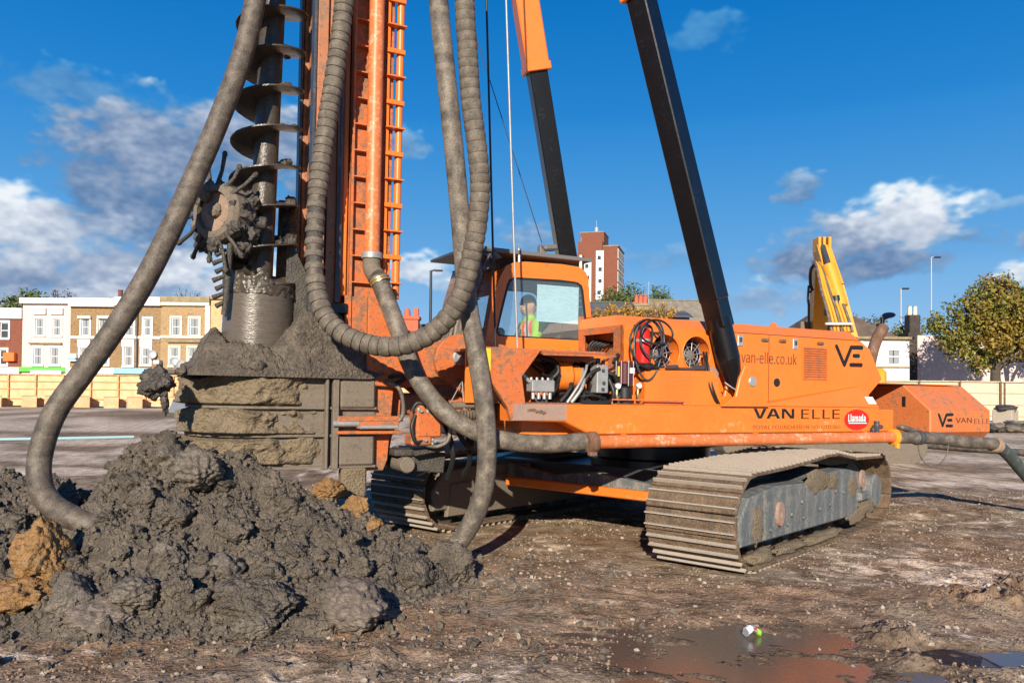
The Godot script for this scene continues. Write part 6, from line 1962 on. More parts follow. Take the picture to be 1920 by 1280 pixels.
func make_extinguisher() -> void:
	var o := rig_thing("fire_extinguisher", "red fire extinguisher strapped beside the cooling fans", "fire extinguisher", Vector3(-1.165, 1.86, 1.335))
	var b := MB.new()
	b.lathe([[0.06, 0.0], [0.072, 0.015], [0.072, 0.30], [0.062, 0.345], [0.03, 0.37], [0.025, 0.385]], Vector3.ZERO, Vector3.UP, 20)
	pm("cylinder", b, M.red, o)
	b = MB.new()
	b.lathe([[0.0735, 0.225], [0.0745, 0.228], [0.0745, 0.25], [0.0735, 0.253]], Vector3.ZERO, Vector3.UP, 20, false)
	pm("strap", b, M.zinc, o)
	b = MB.new()
	b.box(Vector3(0, 0.40, 0), Vector3(0.04, 0.05, 0.04), 0.006)
	b.box(Vector3(0.04, 0.425, 0), Vector3(0.11, 0.012, 0.02), 0.003)
	b.box(Vector3(0.035, 0.40, 0), Vector3(0.10, 0.01, 0.02), 0.003)
	pm("handle", b, M.red, o)
	b = MB.new()
	b.tube(spline(v3([Vector3(0.02, 0.40, 0.02), Vector3(0.08, 0.36, 0.04), Vector3(0.085, 0.2, 0.03), Vector3(0.08, 0.05, 0.02)]), 0.03), 0.011, 8)
	pm("discharge_hose", b, M.black_rubber, o)
	b = MB.new()
	b.box(Vector3(0, -0.01, -0.01), Vector3(0.18, 0.05, 0.15), 0.01)
	b.box(Vector3(0, 0.2, -0.077), Vector3(0.12, 0.4, 0.012), 0.003)
	pm("bracket", b, M.black_rubber, o)
	var c := rig_thing("cable_coil", "coiled black cable hung over the red fire extinguisher", "cable", Vector3(-1.15, 2.30, 1.44))
	for k in 4:
		var p := PackedVector3Array()
		for i in 26:
			var a := TAU * i / 25.0
			var w := 0.17 + 0.03 * sin(k * 2.1)
			var h: float = [0.30, 0.24, 0.19, 0.12][k]
			p.append(Vector3(sin(a) * w * (1.15 if k == 3 else 1.0) + [-0.03, -0.05, 0.02, 0.05][k], -h + cos(a) * h, 0.012 * k + 0.02 * sin(a * 2.0 + k)))
		var t := MB.new()
		t.tube(p, 0.0105, 7, PackedFloat32Array(), false)
		pm("cable_turn", t, M.black_rubber if k % 2 else M.dark_steel, c)

func make_sheet() -> void:
	var o := rig_thing("plan_sheet", "pale blue printed sheet taped inside the cab side window", "paper sheet", Vector3.ZERO)
	var b := MB.new()
	b.prism(v2([-1.868, 2.322, -1.345, 2.318, -1.342, 2.722, -1.865, 2.718]), 0.392, 0.394)
	pm("paper", b, M.paper_blue, o)
	b = MB.new()
	rng.seed = 2
	for k in 26:
		var y := 2.345 + k * 0.0138
		var x := -1.85
		while x < -1.37:
			var w := rng.randf_range(0.02, 0.09)
			if rng.randf() < 0.55: b.box(Vector3(x + w * 0.5, y, 0.395), Vector3(w, 0.0035, 0.001))
			x += w + 0.012
	b.box(Vector3(-1.605, 2.358, 0.395), Vector3(0.48, 0.002, 0.0012))
	b.box(Vector3(-1.605, 2.70, 0.395), Vector3(0.48, 0.002, 0.0012))
	pm("printed_lines", b, M.faint_print, o)

func make_can() -> void:
	var p := W(1411, 1188, 5.32)
	var o := base("crumpled_can", "crumpled white and green drinks can lying in the puddle", "can", Vector3(p.x, 0.012, p.z), 0.5)
	var n := FastNoiseLite.new()
	n.seed = 6
	n.frequency = 9.0
	for s in 3:
		var sh := func(u: float, v: float) -> Vector3:
			var a := -u * TAU
			var y := (s + v) / 3.0
			var r := 0.030 + 0.012 * n.get_noise_2d(cos(a) * 0.3 + 4.0, sin(a) * 0.3 + y * 0.35)
			var bend := 0.02 * sin(y * 4.0)
			return Vector3(y * 0.115 - 0.058, sin(a) * r * 0.8 + bend, cos(a) * r)
		part("can_wall", mud_heap(sh, 20, 6), [M.can_white, M.zinc, M.can_green][s], o)
	var b := MB.new()
	b.cyl(Vector3(-0.056, 0.0, 0), Vector3(-0.060, 0.0, 0), 0.026, 14)
	pm("can_lid", b, M.zinc, o)
	b = MB.new()
	b.box(Vector3(0.0, 0.022, 0.022), Vector3(0.03, 0.016, 0.012), 0.002)
	pm("red_print", b, M.red, o)

# ---------------------------------------------------------------- operator
func nets(f: Callable, lo: Vector3, hi: Vector3, cell: float, paint: Callable, P: PackedVector3Array, I: PackedInt32Array, C: PackedColorArray) -> void:
	var nx := int((hi.x - lo.x) / cell) + 2
	var ny := int((hi.y - lo.y) / cell) + 2
	var nz := int((hi.z - lo.z) / cell) + 2
	var g := PackedFloat32Array()
	g.resize(nx * ny * nz)
	for k in nz:
		for j in ny:
			for i in nx: g[(k * ny + j) * nx + i] = f.call(lo + Vector3(i, j, k) * cell)
	var id := PackedInt32Array()
	id.resize(nx * ny * nz)
	id.fill(-1)
	for k in nz - 1:
		for j in ny - 1:
			for i in nx - 1:
				var m := Vector3.ZERO
				var c := 0
				for e in [[0, 0, 0, 0], [0, 1, 0, 0], [0, 0, 1, 0], [0, 1, 1, 0], [1, 0, 0, 0], [1, 1, 0, 0], [1, 0, 0, 1], [1, 1, 0, 1], [2, 0, 0, 0], [2, 1, 0, 0], [2, 0, 1, 0], [2, 1, 1, 0]]:
					var a := Vector3i(i, j, k)
					if e[0] == 0: a += Vector3i(0, e[1], e[2])
					elif e[0] == 1: a += Vector3i(e[1], 0, e[3])
					else: a += Vector3i(e[1], e[2], 0)
					var d := Vector3i(1, 0, 0) if e[0] == 0 else (Vector3i(0, 1, 0) if e[0] == 1 else Vector3i(0, 0, 1))
					var b := a + d
					var va := g[(a.z * ny + a.y) * nx + a.x]
					var vb := g[(b.z * ny + b.y) * nx + b.x]
					if (va < 0.0) != (vb < 0.0):
						m += Vector3(a) + Vector3(d) * (va / (va - vb))
						c += 1
				if c:
					id[(k * ny + j) * nx + i] = P.size()
					var w := lo + m / c * cell
					P.append(w)
					C.append(paint.call(w))
	for k in range(1, nz - 1):
		for j in range(1, ny - 1):
			for i in range(1, nx - 1):
				var v0 := g[(k * ny + j) * nx + i]
				for ax in 3:
					var b := Vector3i(i, j, k) + Vector3i(int(ax == 0), int(ax == 1), int(ax == 2))
					var v1 := g[(b.z * ny + b.y) * nx + b.x]
					if (v0 < 0.0) == (v1 < 0.0): continue
					var u := Vector3i(0, 1, 0) if ax == 0 else (Vector3i(0, 0, 1) if ax == 1 else Vector3i(1, 0, 0))
					var w := Vector3i(0, 0, 1) if ax == 0 else (Vector3i(1, 0, 0) if ax == 1 else Vector3i(0, 1, 0))
					var q := []
					for s in [Vector3i.ZERO, u, u + w, w]:
						var t: Vector3i = Vector3i(i, j, k) - s
						q.append(id[(t.z * ny + t.y) * nx + t.x])
					if q.min() < 0: continue
					if v0 < 0.0: I.append_array([q[0], q[2], q[1], q[0], q[3], q[2]])
					else: I.append_array([q[0], q[1], q[2], q[0], q[2], q[3]])

func bone_field(bones: Array, k: float) -> Callable:
	return func(p: Vector3) -> float:
		var d := 10.0
		for b in bones:
			var a: Vector3 = b[0]
			var ab: Vector3 = b[1] - a
			var t := clampf((p - a).dot(ab) / maxf(ab.length_squared(), 1e-8), 0.0, 1.0)
			var e: float = (p - a - ab * t).length() - lerpf(b[2], b[3], t)
			var h := clampf(0.5 + 0.5 * (d - e) / k, 0.0, 1.0)
			d = lerpf(d, e, h) - k * h * (1.0 - h)
		return d

func make_operator() -> void:
	var o := rig_thing("person", "person in lime hi-vis jacket and orange vest seated at the rig controls", "person", Vector3(-1.64, 1.84, -0.06))
	var P := PackedVector3Array()
	var I := PackedInt32Array()
	var C := PackedColorArray()
	var lime := Color(0.34, 0.62, 0.03)
	var orange := Color(0.88, 0.13, 0.02)
	var silver := Color(0.55, 0.56, 0.55)
	var navy := Color(0.02, 0.025, 0.045)
	var skin := Color(0.50, 0.32, 0.23)
	var bones := [[Vector3(0, 0.12, 0), Vector3(-0.01, 0.24, 0), 0.135, 0.13], [Vector3(-0.01, 0.24, 0), Vector3(-0.04, 0.42, 0), 0.13, 0.14], [Vector3(-0.04, 0.47, -0.13), Vector3(-0.04, 0.47, 0.13), 0.075, 0.075], [Vector3(-0.05, 0.50, 0), Vector3(-0.07, 0.60, 0), 0.06, 0.055]]
	for s in [-1.0, 1.0]:
		bones.append([Vector3(-0.04, 0.47, 0.17 * s), Vector3(-0.13, 0.25, 0.23 * s), 0.068, 0.055])
		bones.append([Vector3(-0.13, 0.25, 0.23 * s), Vector3(-0.33, 0.27, 0.17 * s), 0.052, 0.038])
		bones.append([Vector3(-0.02, 0.10, 0.09 * s), Vector3(-0.42, 0.12, 0.12 * s), 0.095, 0.068])
		bones.append([Vector3(-0.42, 0.12, 0.12 * s), Vector3(-0.44, -0.24, 0.12 * s), 0.066, 0.045])
		bones.append([Vector3(-0.42, -0.27, 0.12 * s), Vector3(-0.58, -0.285, 0.13 * s), 0.042, 0.035])
	var paint := func(p: Vector3) -> Color:
		if p.y < 0.16 and p.x > -0.36 and p.y > 0.0 or p.y < 0.17: return navy
		var arm := absf(p.z) > 0.155
		if arm:
			var t := 0.47 - p.y
			if p.x < -0.22 and p.x > -0.26: return silver
			return lime
		if p.y > 0.52: return lime
		if absf(p.y - 0.28) < 0.025 or absf(absf(p.z) - 0.085) < 0.022 and p.y > 0.3: return silver
		if absf(p.z) < 0.018 and p.x < -0.1: return lime
		return orange
	nets(bone_field(bones, 0.05), Vector3(-0.66, -0.36, -0.34), Vector3(0.18, 0.62, 0.34), 0.02, paint, P, I, C)
	# head, turned a little to the near side
	var hb := [[Vector3(-0.075, 0.69, 0.0), Vector3(-0.085, 0.735, 0.0), 0.092, 0.09], [Vector3(-0.12, 0.655, 0.01), Vector3(-0.13, 0.64, 0.01), 0.055, 0.05], [Vector3(-0.07, 0.58, 0), Vector3(-0.075, 0.66, 0), 0.055, 0.06], [Vector3(-0.165, 0.70, 0.02), Vector3(-0.19, 0.675, 0.022), 0.012, 0.017], [Vector3(-0.165, 0.715, -0.02), Vector3(-0.16, 0.715, 0.055), 0.02, 0.02], [Vector3(-0.075, 0.695, 0.093), Vector3(-0.07, 0.675, 0.093), 0.018, 0.012], [Vector3(-0.075, 0.695, -0.093), Vector3(-0.07, 0.675, -0.093), 0.018, 0.012], [Vector3(-0.165, 0.635, -0.01), Vector3(-0.165, 0.635, 0.035), 0.013, 0.013]]
	var hp := func(p: Vector3) -> Color:
		if p.y > 0.745 or (p.x > -0.06 and p.y > 0.69): return Color(0.10, 0.07, 0.05)
		if absf(p.y - 0.70) < 0.007 and p.x < -0.15 and (absf(p.z - 0.048) < 0.012 or absf(p.z + 0.012) < 0.012): return Color(0.03, 0.025, 0.02)
		if absf(p.y - 0.634) < 0.005 and p.x < -0.16: return Color(0.30, 0.13, 0.11)
		return skin
	nets(bone_field(hb, 0.018), Vector3(-0.24, 0.56, -0.14), Vector3(0.05, 0.85, 0.14), 0.0075, hp, P, I, C)
	# hands on the levers
	for s in [-1.0, 1.0]:
		var w := Vector3(-0.33, 0.27, 0.17 * s)
		var fb := [[w, w + Vector3(-0.07, 0.0, 0), 0.028, 0.03], [w + Vector3(-0.05, 0.0, 0.02), w + Vector3(-0.07, 0.0, -0.02), 0.026, 0.026]]
		for k in 4:
			var r := w + Vector3(-0.085, 0.022 - k * 0.017, 0.012 * s)
			fb.append([r, r + Vector3(-0.035, 0.004, -0.004 * s), 0.0095, 0.009])
			fb.append([r + Vector3(-0.035, 0.004, -0.004 * s), r + Vector3(-0.045 + k * 0.003, -0.004, -0.032 * s), 0.009, 0.008])
		fb.append([w + Vector3(-0.04, 0.02, -0.02 * s), w + Vector3(-0.075, 0.04, -0.038 * s), 0.012, 0.010])
		fb.append([w + Vector3(-0.075, 0.04, -0.038 * s), w + Vector3(-0.10, 0.03, -0.034 * s), 0.010, 0.009])
		nets(bone_field(fb, 0.006), w + Vector3(-0.16, -0.07, -0.07), w + Vector3(0.02, 0.07, 0.07), 0.005, func(_p: Vector3) -> Color: return skin, P, I, C)
	part("figure", smooth_mesh(P, I, C), M.cloth, o)

# ---------------------------------------------------------------- excavator behind the rig
func beam_box(b: MB, a: Vector3, c: Vector3, w0: float, w1: float, d0: float, d1: float, side: Vector3) -> void:
	var d := (c - a).normalized()
	var n := d.cross(side).normalized()
	var p := []
	for e in [[a, w0, d0], [c, w1, d1]]:
		for q in [[-1, -1], [1, -1], [1, 1], [-1, 1]]: p.append(e[0] + side * (q[0] * e[1] * 0.5) + n * (q[1] * e[2] * 0.5))
	b.hexa(p)

func make_excavator() -> void:
	var o := base("excavator", "yellow excavator with raised boom standing behind the orange rig", "excavator", Vector3(6.9, 0, -18.9))
	var side := Vector3(1, 0, 0.12).normalized()
	var org := Vector3(6.9, 0, -18.9)
	var f := func(u, v, d): return W(u, v, d) - org
	var b := MB.new()
	var base_pt: Vector3 = f.call(1588, 640, 18.9)
	var apex: Vector3 = f.call(1541, 468, 20.0)
	var knee: Vector3 = f.call(1562, 545, 19.4)
	beam_box(b, base_pt, knee, 0.38, 0.36, 0.5, 0.62, side)
	beam_box(b, knee, apex, 0.36, 0.32, 0.62, 0.40, side)
	pm("boom", b, M.excavator_yellow, o)
	b = MB.new()
	for s in [-0.13, -0.02, 0.11]:
		b.box(apex + side * s + Vector3(0, 0.10, 0.05), Vector3(0.07, 0.36, 0.4), 0.01)
	pm("boom_head", b, M.excavator_yellow, o)
	b = MB.new()
	var foot: Vector3 = f.call(1532, 640, 20.6)
	beam_box(b, f.call(1538, 490, 20.2), foot, 0.30, 0.36, 0.4, 0.6, side)
	pm("stick", b, M.excavator_yellow, o)
	b = MB.new()
	b.hexa([foot + Vector3(-0.5, -0.3, -0.5), foot + Vector3(0.5, -0.3, -0.5), foot + Vector3(0.5, -0.3, 0.2), foot + Vector3(-0.5, -0.3, 0.2), foot + Vector3(-0.45, 0.5, -0.3), foot + Vector3(0.45, 0.5, -0.3), foot + Vector3(0.45, 0.5, 0.1), foot + Vector3(-0.45, 0.5, 0.1)])
	pm("bucket", b, M.mud_plate, o)
	# ram with its dark rod, hoses along the boom
	b = MB.new()
	b.cyl(f.call(1578, 575, 18.9), f.call(1554, 497, 19.3), 0.16, 14, 0.02)
	pm("boom_cylinder", b, M.excavator_yellow, o)
	b = MB.new()
	b.cyl(f.call(1554, 497, 19.3), f.call(1543, 462, 19.8), 0.07, 10)
	pm("cylinder_rod", b, M.dark_steel, o)
	for k in 7:
		b = MB.new()
		var t := k * 6.5
		b.tube(spline(v3([f.call(1560 + t, 622, 18.5), f.call(1552 + t * 0.9, 585, 18.7), f.call(1541 + t * 0.75, 545, 18.95), f.call(1533 + t * 0.5, 505, 19.3), f.call(1529 + t * 0.2, 492, 19.7)]), 0.15), 0.034, 7)
		pm("boom_hose", b, M.excavator_yellow if k % 3 else M.hose_pale, o)
	for k in 2:
		b = MB.new()
		b.box(f.call(1562 + k * 22, 607, 18.45), Vector3(0.34, 0.05, 0.08), 0.01)
		pm("hose_clip", b, M.white_paint, o)
	b = MB.new()
	b.tube(spline(v3([f.call(1530, 494, 19.8), f.call(1521, 505, 20.0), f.call(1520, 530, 20.1), f.call(1524, 545, 20.1)]), 0.1), 0.04, 7)
	pm("stick_hose", b, M.black_rubber, o)
	b = MB.new()
	b.tube(v3([f.call(1517, 535, 20.1), f.call(1515, 560, 20.1), f.call(1517, 572, 20.1)]), 0.03, 6)
	b.tube(v3([f.call(1518, 547, 20.1), f.call(1522, 547, 20.1)]), 0.03, 6)
	b.tube(v3([f.call(1517, 570, 20.1), f.call(1517, 620, 20.4)]), 0.03, 6)
	pm("stick_pipe", b, M.lamp_dark, o)
	b = MB.new()
	b.cyl(f.call(1567, 555, 18.9), f.call(1571, 578, 18.85), 0.1, 10)
	b.box(f.call(1551, 586, 18.8), Vector3(0.14, 0.14, 0.1), 0.02)
	pm("valve_cluster", b, M.black_rubber, o)
	# body and tracks, hidden behind the rig but for the muddy tracks under its beam
	b = MB.new()
	b.box(Vector3(0.1, 1.6, 0.3), Vector3(2.3, 1.1, 2.6), 0.08)
	pm("upper_body", b, M.excavator_yellow, o)
	b = MB.new()
	b.box(Vector3(-0.55, 1.9, -0.3), Vector3(0.95, 1.2, 1.3), 0.08)
	pm("cab", b, M.excavator_yellow, o)
	b = MB.new()
	b.lathe([[0.6, 0.8], [0.6, 1.06]], Vector3(0.1, 0, 0), Vector3.UP, 20)
	pm("slew_ring", b, M.black, o)
	for s in [-1.0, 1.0]:
		b = MB.new()
		var tr := PackedVector2Array()
		for k in 10: tr.append(Vector2(-1.55, 0.42) + Vector2(cos(PI * 0.5 + PI * k / 9.0), sin(PI * 0.5 + PI * k / 9.0)) * 0.42)
		for k in 10: tr.append(Vector2(1.75, 0.42) + Vector2(cos(-PI * 0.5 + PI * k / 9.0), sin(-PI * 0.5 + PI * k / 9.0)) * 0.42)
		b.prism(tr, -0.28 + s * 0.95, 0.28 + s * 0.95, 0.02, Transform3D(Basis(Vector3.UP, 0.25), Vector3(0.2, 0, 0)))
		pm("crawler_track", b, M.mud_plate, o)
	b = MB.new()
	b.box(Vector3(0.2, 0.55, 0), Vector3(1.4, 0.5, 1.7), 0.03)
	pm("undercarriage", b, M.black, o)
# ---------------------------------------------------------------- background buildings
# front wall made of cells round its window openings, then reveals, frames and panes
func wall_cells(b: MB, x0: float, x1: float, y0: float, y1: float, holes: Array, z: float, th: float) -> void:
	var xs := [x0, x1]
	var ys := [y0, y1]
	for h in holes:
		for e in [h[0], h[2]]: if e > x0 and e < x1 and not xs.has(e): xs.append(e)
		for e in [h[1], h[3]]: if e > y0 and e < y1 and not ys.has(e): ys.append(e)
	xs.sort()
	ys.sort()
	for i in xs.size() - 1:
		for j in ys.size() - 1:
			var cx: float = (xs[i] + xs[i + 1]) * 0.5
			var cy: float = (ys[j] + ys[j + 1]) * 0.5
			var open := false
			for h in holes: if cx > h[0] and cx < h[2] and cy > h[1] and cy < h[3]: open = true
			if not open: b.quad(Vector3(xs[i], ys[j], z), Vector3(xs[i + 1], ys[j], z), Vector3(xs[i + 1], ys[j + 1], z), Vector3(xs[i], ys[j + 1], z), Vector3(0, 0, 1))
	for h in holes:
		b.quad(Vector3(h[0], h[1], z), Vector3(h[0], h[3], z), Vector3(h[0], h[3], z - th), Vector3(h[0], h[1], z - th), Vector3(1, 0, 0))
		b.quad(Vector3(h[2], h[1], z), Vector3(h[2], h[3], z), Vector3(h[2], h[3], z - th), Vector3(h[2], h[1], z - th), Vector3(-1, 0, 0))
		b.quad(Vector3(h[0], h[1], z), Vector3(h[2], h[1], z), Vector3(h[2], h[1], z - th), Vector3(h[0], h[1], z - th), Vector3(0, 1, 0))
		b.quad(Vector3(h[0], h[3], z), Vector3(h[2], h[3], z), Vector3(h[2], h[3], z - th), Vector3(h[0], h[3], z - th), Vector3(0, -1, 0))
	# the other three sides and the top
	b.box(Vector3((x0 + x1) * 0.5, (y0 + y1) * 0.5, z - 5.0), Vector3(x1 - x0, y1 - y0, 9.0))

func sash(o: Node, h: Array, z: float, frame: Material, curtain: bool) -> void:
	var w: float = h[2] - h[0]
	var t: float = h[3] - h[1]
	var cx: float = (h[0] + h[2]) * 0.5
	var cy: float = (h[1] + h[3]) * 0.5
	var fr := MB.new()
	var k := 0.09
	fr.ring(v2([h[0], h[1], h[2], h[1], h[2], h[3], h[0], h[3]]), v2([h[0] + k, h[1] + k, h[2] - k, h[1] + k, h[2] - k, h[3] - k, h[0] + k, h[3] - k]), z - 0.15, z - 0.06)
	fr.box(Vector3(cx, cy, z - 0.09), Vector3(w - 0.1, 0.07, 0.05))
	var wi := pm("window", fr, frame, o)
	var p := MB.new()
	p.box(Vector3(cx, cy + t * 0.25, z - 0.12), Vector3(w - 0.16, t * 0.5 - 0.14, 0.01))
	pm("pane", p, M.window_pane, wi)
	p = MB.new()
	p.box(Vector3(cx, cy - t * 0.25, z - 0.12), Vector3(w - 0.16, t * 0.5 - 0.14, 0.01))
	pm("pane", p, M.window_pane, wi)
	if curtain:
		p = MB.new()
		for s in [-1.0, 1.0]: p.box(Vector3(cx + s * w * 0.21, cy, z - 0.112), Vector3(w * 0.34, t - 0.24, 0.004))
		pm("curtain", p, M.net_curtain, wi)

const HD := 79.0
func hx(u: float) -> float: return W(u, 640, HD).x
func hy(u: float, v: float) -> float: return W(u, v, HD).y

func terrace_house(called: String, label: String, u0: float, u1: float, vtop: float, wall: Material, wins: Array, trim: Material, frame: Material, curtain: bool) -> Node3D:
	var o := base(called, label, "house", Vector3((hx(u0) + hx(u1)) * 0.5, 0, -HD))
	var ox := o.position.x
	var um := (u0 + u1) * 0.5
	var holes := []
	for w in wins: holes.append([hx(w[0]) - ox, hy(um, w[3]), hx(w[2]) - ox, hy(um, w[1])])
	var b := MB.new()
	wall_cells(b, hx(u0) - ox, hx(u1) - ox, 0.0, hy(um, vtop), holes, 0.0, 0.16)
	pm("wall", b, wall, o)
	for h in holes:
		sash(o, h, 0.0, frame, curtain)
		var s := MB.new()      # raised surround and sill
		s.ring(v2([h[0] - 0.16, h[1], h[2] + 0.16, h[1], h[2] + 0.16, h[3] + 0.2, h[0] - 0.16, h[3] + 0.2]), v2([h[0], h[1], h[2], h[1], h[2], h[3], h[0], h[3]]), 0.003, 0.08)
		s.box(Vector3((h[0] + h[2]) * 0.5, h[1] - 0.07, 0.08), Vector3(h[2] - h[0] + 0.4, 0.13, 0.18))
		pm("window_surround", s, trim, o)
	return o

func band(o: Node3D, called: String, u0: float, u1: float, v0: float, v1: float, proud: float, m: Material) -> void:
	var um := (u0 + u1) * 0.5
	var b := MB.new()
	var x0 := hx(u0) - o.position.x
	var x1 := hx(u1) - o.position.x
	var ya := hy(um, v1)
	var yb := hy(um, v0)
	b.box(Vector3((x0 + x1) * 0.5, (ya + yb) * 0.5, proud * 0.5 + 0.004), Vector3(x1 - x0 - 0.02, yb - ya, proud), 0.02)
	pm(called, b, m, o)

func dish(o: Node3D, u: float, v: float) -> void:
	var b := MB.new()
	b.lathe([[0.0, 0.0], [0.25, 0.04], [0.45, 0.14]], Vector3(hx(u) - o.position.x, hy(u, v), 0.25), Vector3(0.3, 0.2, 1).normalized(), 16, false)
	b.cyl(Vector3(hx(u) - o.position.x, hy(u, v), 0.0), Vector3(hx(u) - o.position.x, hy(u, v), 0.3), 0.04, 6)
	pm("satellite_dish", b, M.galvanised, o)

func make_terrace() -> void:
	var o := terrace_house("terraced_house", "red-brown brick terraced house with white parapet band and orange sign", -60, 40, 578, M.brick_red, [[-38, 604, -22, 634], [-2, 604, 14, 634], [-38, 655, -22, 684], [-2, 655, 12, 684]], M.render_white, M.white_paint, false)
	band(o, "parapet", -60, 40, 577, 597, 0.25, M.render_white)
	band(o, "sign", 10, 31, 661, 677, 0.5, M.sign_orange)
	band(o, "shop_fascia", -60, 38, 688, 700, 0.3, M.render_white)
	o = terrace_house("terraced_house", "pale pink rendered terraced house with green shop fascia", 40, 130, 561, M.render_pink, [[64, 597, 80, 629], [97, 597, 112, 629], [62, 651, 78, 684], [93, 651, 110, 684]], M.render_white, M.white_paint, true)
	band(o, "cornice", 38, 131, 559, 569, 0.5, M.render_white)
	for u in [60, 92]: band(o, "window_hood", u, u + 25, 577, 589, 0.25, M.render_white)
	band(o, "ledge", 54, 116, 642, 645, 0.3, M.coping_dark)
	band(o, "shop_fascia", 38, 126, 688, 697, 0.35, M.green_fascia)
	band(o, "shop_board", 60, 118, 694, 701, 0.38, M.white_paint)
	o = terrace_house("terraced_house", "brown brick terraced house with white cornice and blue sign", 130, 216, 562, M.brick_brown, [[151, 597, 166, 629], [183, 597, 199, 629], [149, 651, 165, 684], [186, 651, 202, 684]], M.render_white, M.white_paint, true)
	band(o, "cornice", 129, 216, 559, 575, 0.45, M.render_white)
	band(o, "string_course", 130, 216, 630, 635, 0.12, M.render_white)
	for u in [144, 181]:
		band(o, "window_panel", u, u + 24, 636, 650, 0.10, M.render_white)
		band(o, "window_hood", u + 1, u + 26, 592, 597, 0.3, M.render_white)
	band(o, "sign", 131, 146, 663, 677, 0.5, M.white_paint)
	band(o, "sign_stripe", 131, 146, 671, 674, 0.52, M.sign_blue)
	band(o, "shop_fascia", 126, 216, 689, 701, 0.35, M.render_white)
	o = terrace_house("terraced_house", "brown brick terraced house with white cornice and black downpipe", 216, 300, 560, M.brick_brown, [[233, 597, 249, 629], [268, 597, 282, 629], [232, 650, 248, 686], [265, 652, 281, 684]], M.render_white, M.white_paint, true)
	band(o, "cornice", 216, 301, 557, 573, 0.45, M.render_white)
	band(o, "string_course", 216, 300, 630, 635, 0.12, M.render_white)
	for u in [227, 261]: band(o, "window_panel", u, u + 24, 636, 650, 0.10, M.render_white)
	band(o, "downpipe", 255, 258, 560, 700, 0.15, M.lamp_dark)
	band(o, "shop_fascia", 216, 300, 690, 701, 0.35, M.blue_fascia)
	band(o, "air_conditioner", 292, 304, 675, 683, 0.7, M.galvanised)
	dish(o, 286, 665)
	o = terrace_house("terraced_house", "tan brick terraced house with dark coping and cream window surrounds", 300, 392, 558, M.brick_tan, [[320, 596, 337, 629], [354, 596, 372, 629], [318, 651, 335, 686], [352, 651, 369, 686]], M.stone_cream, M.white_paint, true)
	band(o, "coping", 300, 393, 556, 566, 0.4, M.coping_dark)
	band(o, "cream_band", 300, 392, 566, 573, 0.3, M.stone_cream)
	band(o, "string_course", 300, 384, 629, 634, 0.15, M.stone_cream)
	band(o, "pilaster", 384, 393, 573, 700, 0.2, M.render_white)
	band(o, "ledge", 314, 378, 637, 642, 0.25, M.coping_dark)
	band(o, "shop_fascia", 300, 384, 692, 700, 0.35, M.slate)
	dish(o, 329, 678)
	dish(o, 341, 684)
	o = terrace_house("terraced_house", "pale yellow brick house with green framed window behind the casing", 393, 470, 557, M.brick_yellow, [[421, 596, 440, 626], [421, 652, 440, 684]], M.stone_cream, M.green_fascia, true)
	band(o, "parapet", 393, 470, 556, 561, 0.3, M.coping_dark)
	o = terrace_house("terraced_house", "brick house standing behind the auger casing", 470, 640, 575, M.brick_brown, [[500, 600, 520, 630], [600, 600, 620, 630]], M.stone_cream, M.white_paint, true)
	# chimneys and pots on the terrace roofs
	for e in [[151, 179, 553, 560, "coping_dark"], [190, 200, 536, 560, "brick_red"], [203, 208, 548, 560, "stone_cream"]]:
		var c := base("chimney", ["squat dark chimney stack on the terrace roof", "tall red chimney pot on the terrace roof", "short buff chimney pot on the terrace roof"][[151, 190, 203].find(e[0])], "chimney", Vector3(hx((e[0] + e[1]) * 0.5), hy(e[0], 562), -HD - 3.0))
		var b := MB.new()
		var h: float = hy(e[0], e[2]) - hy(e[0], 562)
		var w: float = hx(e[1]) - hx(e[0])
		if w > 1.0:
			b.box(Vector3(0, h * 0.5, 0), Vector3(w, h, 0.9), 0.15)
			pm("stack", b, M[e[4]], c)
			b = MB.new()
			b.box(Vector3(0, h + 0.05, 0), Vector3(w * 0.9, 0.16, 0.8), 0.05)
			pm("capping", b, M.coping_dark, c)
		else:
			b.lathe([[w * 0.5, 0], [w * 0.42, h * 0.9], [w * 0.5, h * 0.92], [w * 0.5, h]], Vector3.ZERO, Vector3.UP, 12)
			pm("pot", b, M[e[4]], c)

func gable_house(called: String, label: String, org: Vector3, w: float, d: float, eave: float, ridge: float, wall: Material, roof: Material, hip := 0.0, turn := 0.0) -> Node3D:
	var o := base(called, label, "house", org, turn)
	var b := MB.new()
	b.box(Vector3(0, eave * 0.5, 0), Vector3(w, eave, d))
	if hip == 0.0:
		for s in [-1.0, 1.0]: b.tri(Vector3(s * w * 0.5, eave, -d * 0.5), Vector3(s * w * 0.5, eave, d * 0.5), Vector3(s * w * 0.5, ridge - 0.1, 0), Vector3(s, 0, 0))
	pm("wall", b, wall, o)
	b = MB.new()
	var e := 0.35
	for s in [-1.0, 1.0]:
		b.face(Vector3(-w * 0.5 - e, eave - 0.15, s * (d * 0.5 + e)), Vector3(w * 0.5 + e, eave - 0.15, s * (d * 0.5 + e)), Vector3(w * 0.5 + e - hip, ridge, 0), Vector3(-w * 0.5 - e + hip, ridge, 0), Vector3(0, 0, 0))
		if hip > 0.0:
			b.tri(Vector3(s * (w * 0.5 + e), eave - 0.15, -d * 0.5 - e), Vector3(s * (w * 0.5 + e), eave - 0.15, d * 0.5 + e), Vector3(s * (w * 0.5 + e - hip), ridge, 0), Vector3(s, 0.7, 0).normalized())
	b.box(Vector3(0, ridge + 0.03, 0), Vector3(w + e - hip * 2.0, 0.16, 0.3), 0.04)
	pm("roof", b, roof, o)
	return o

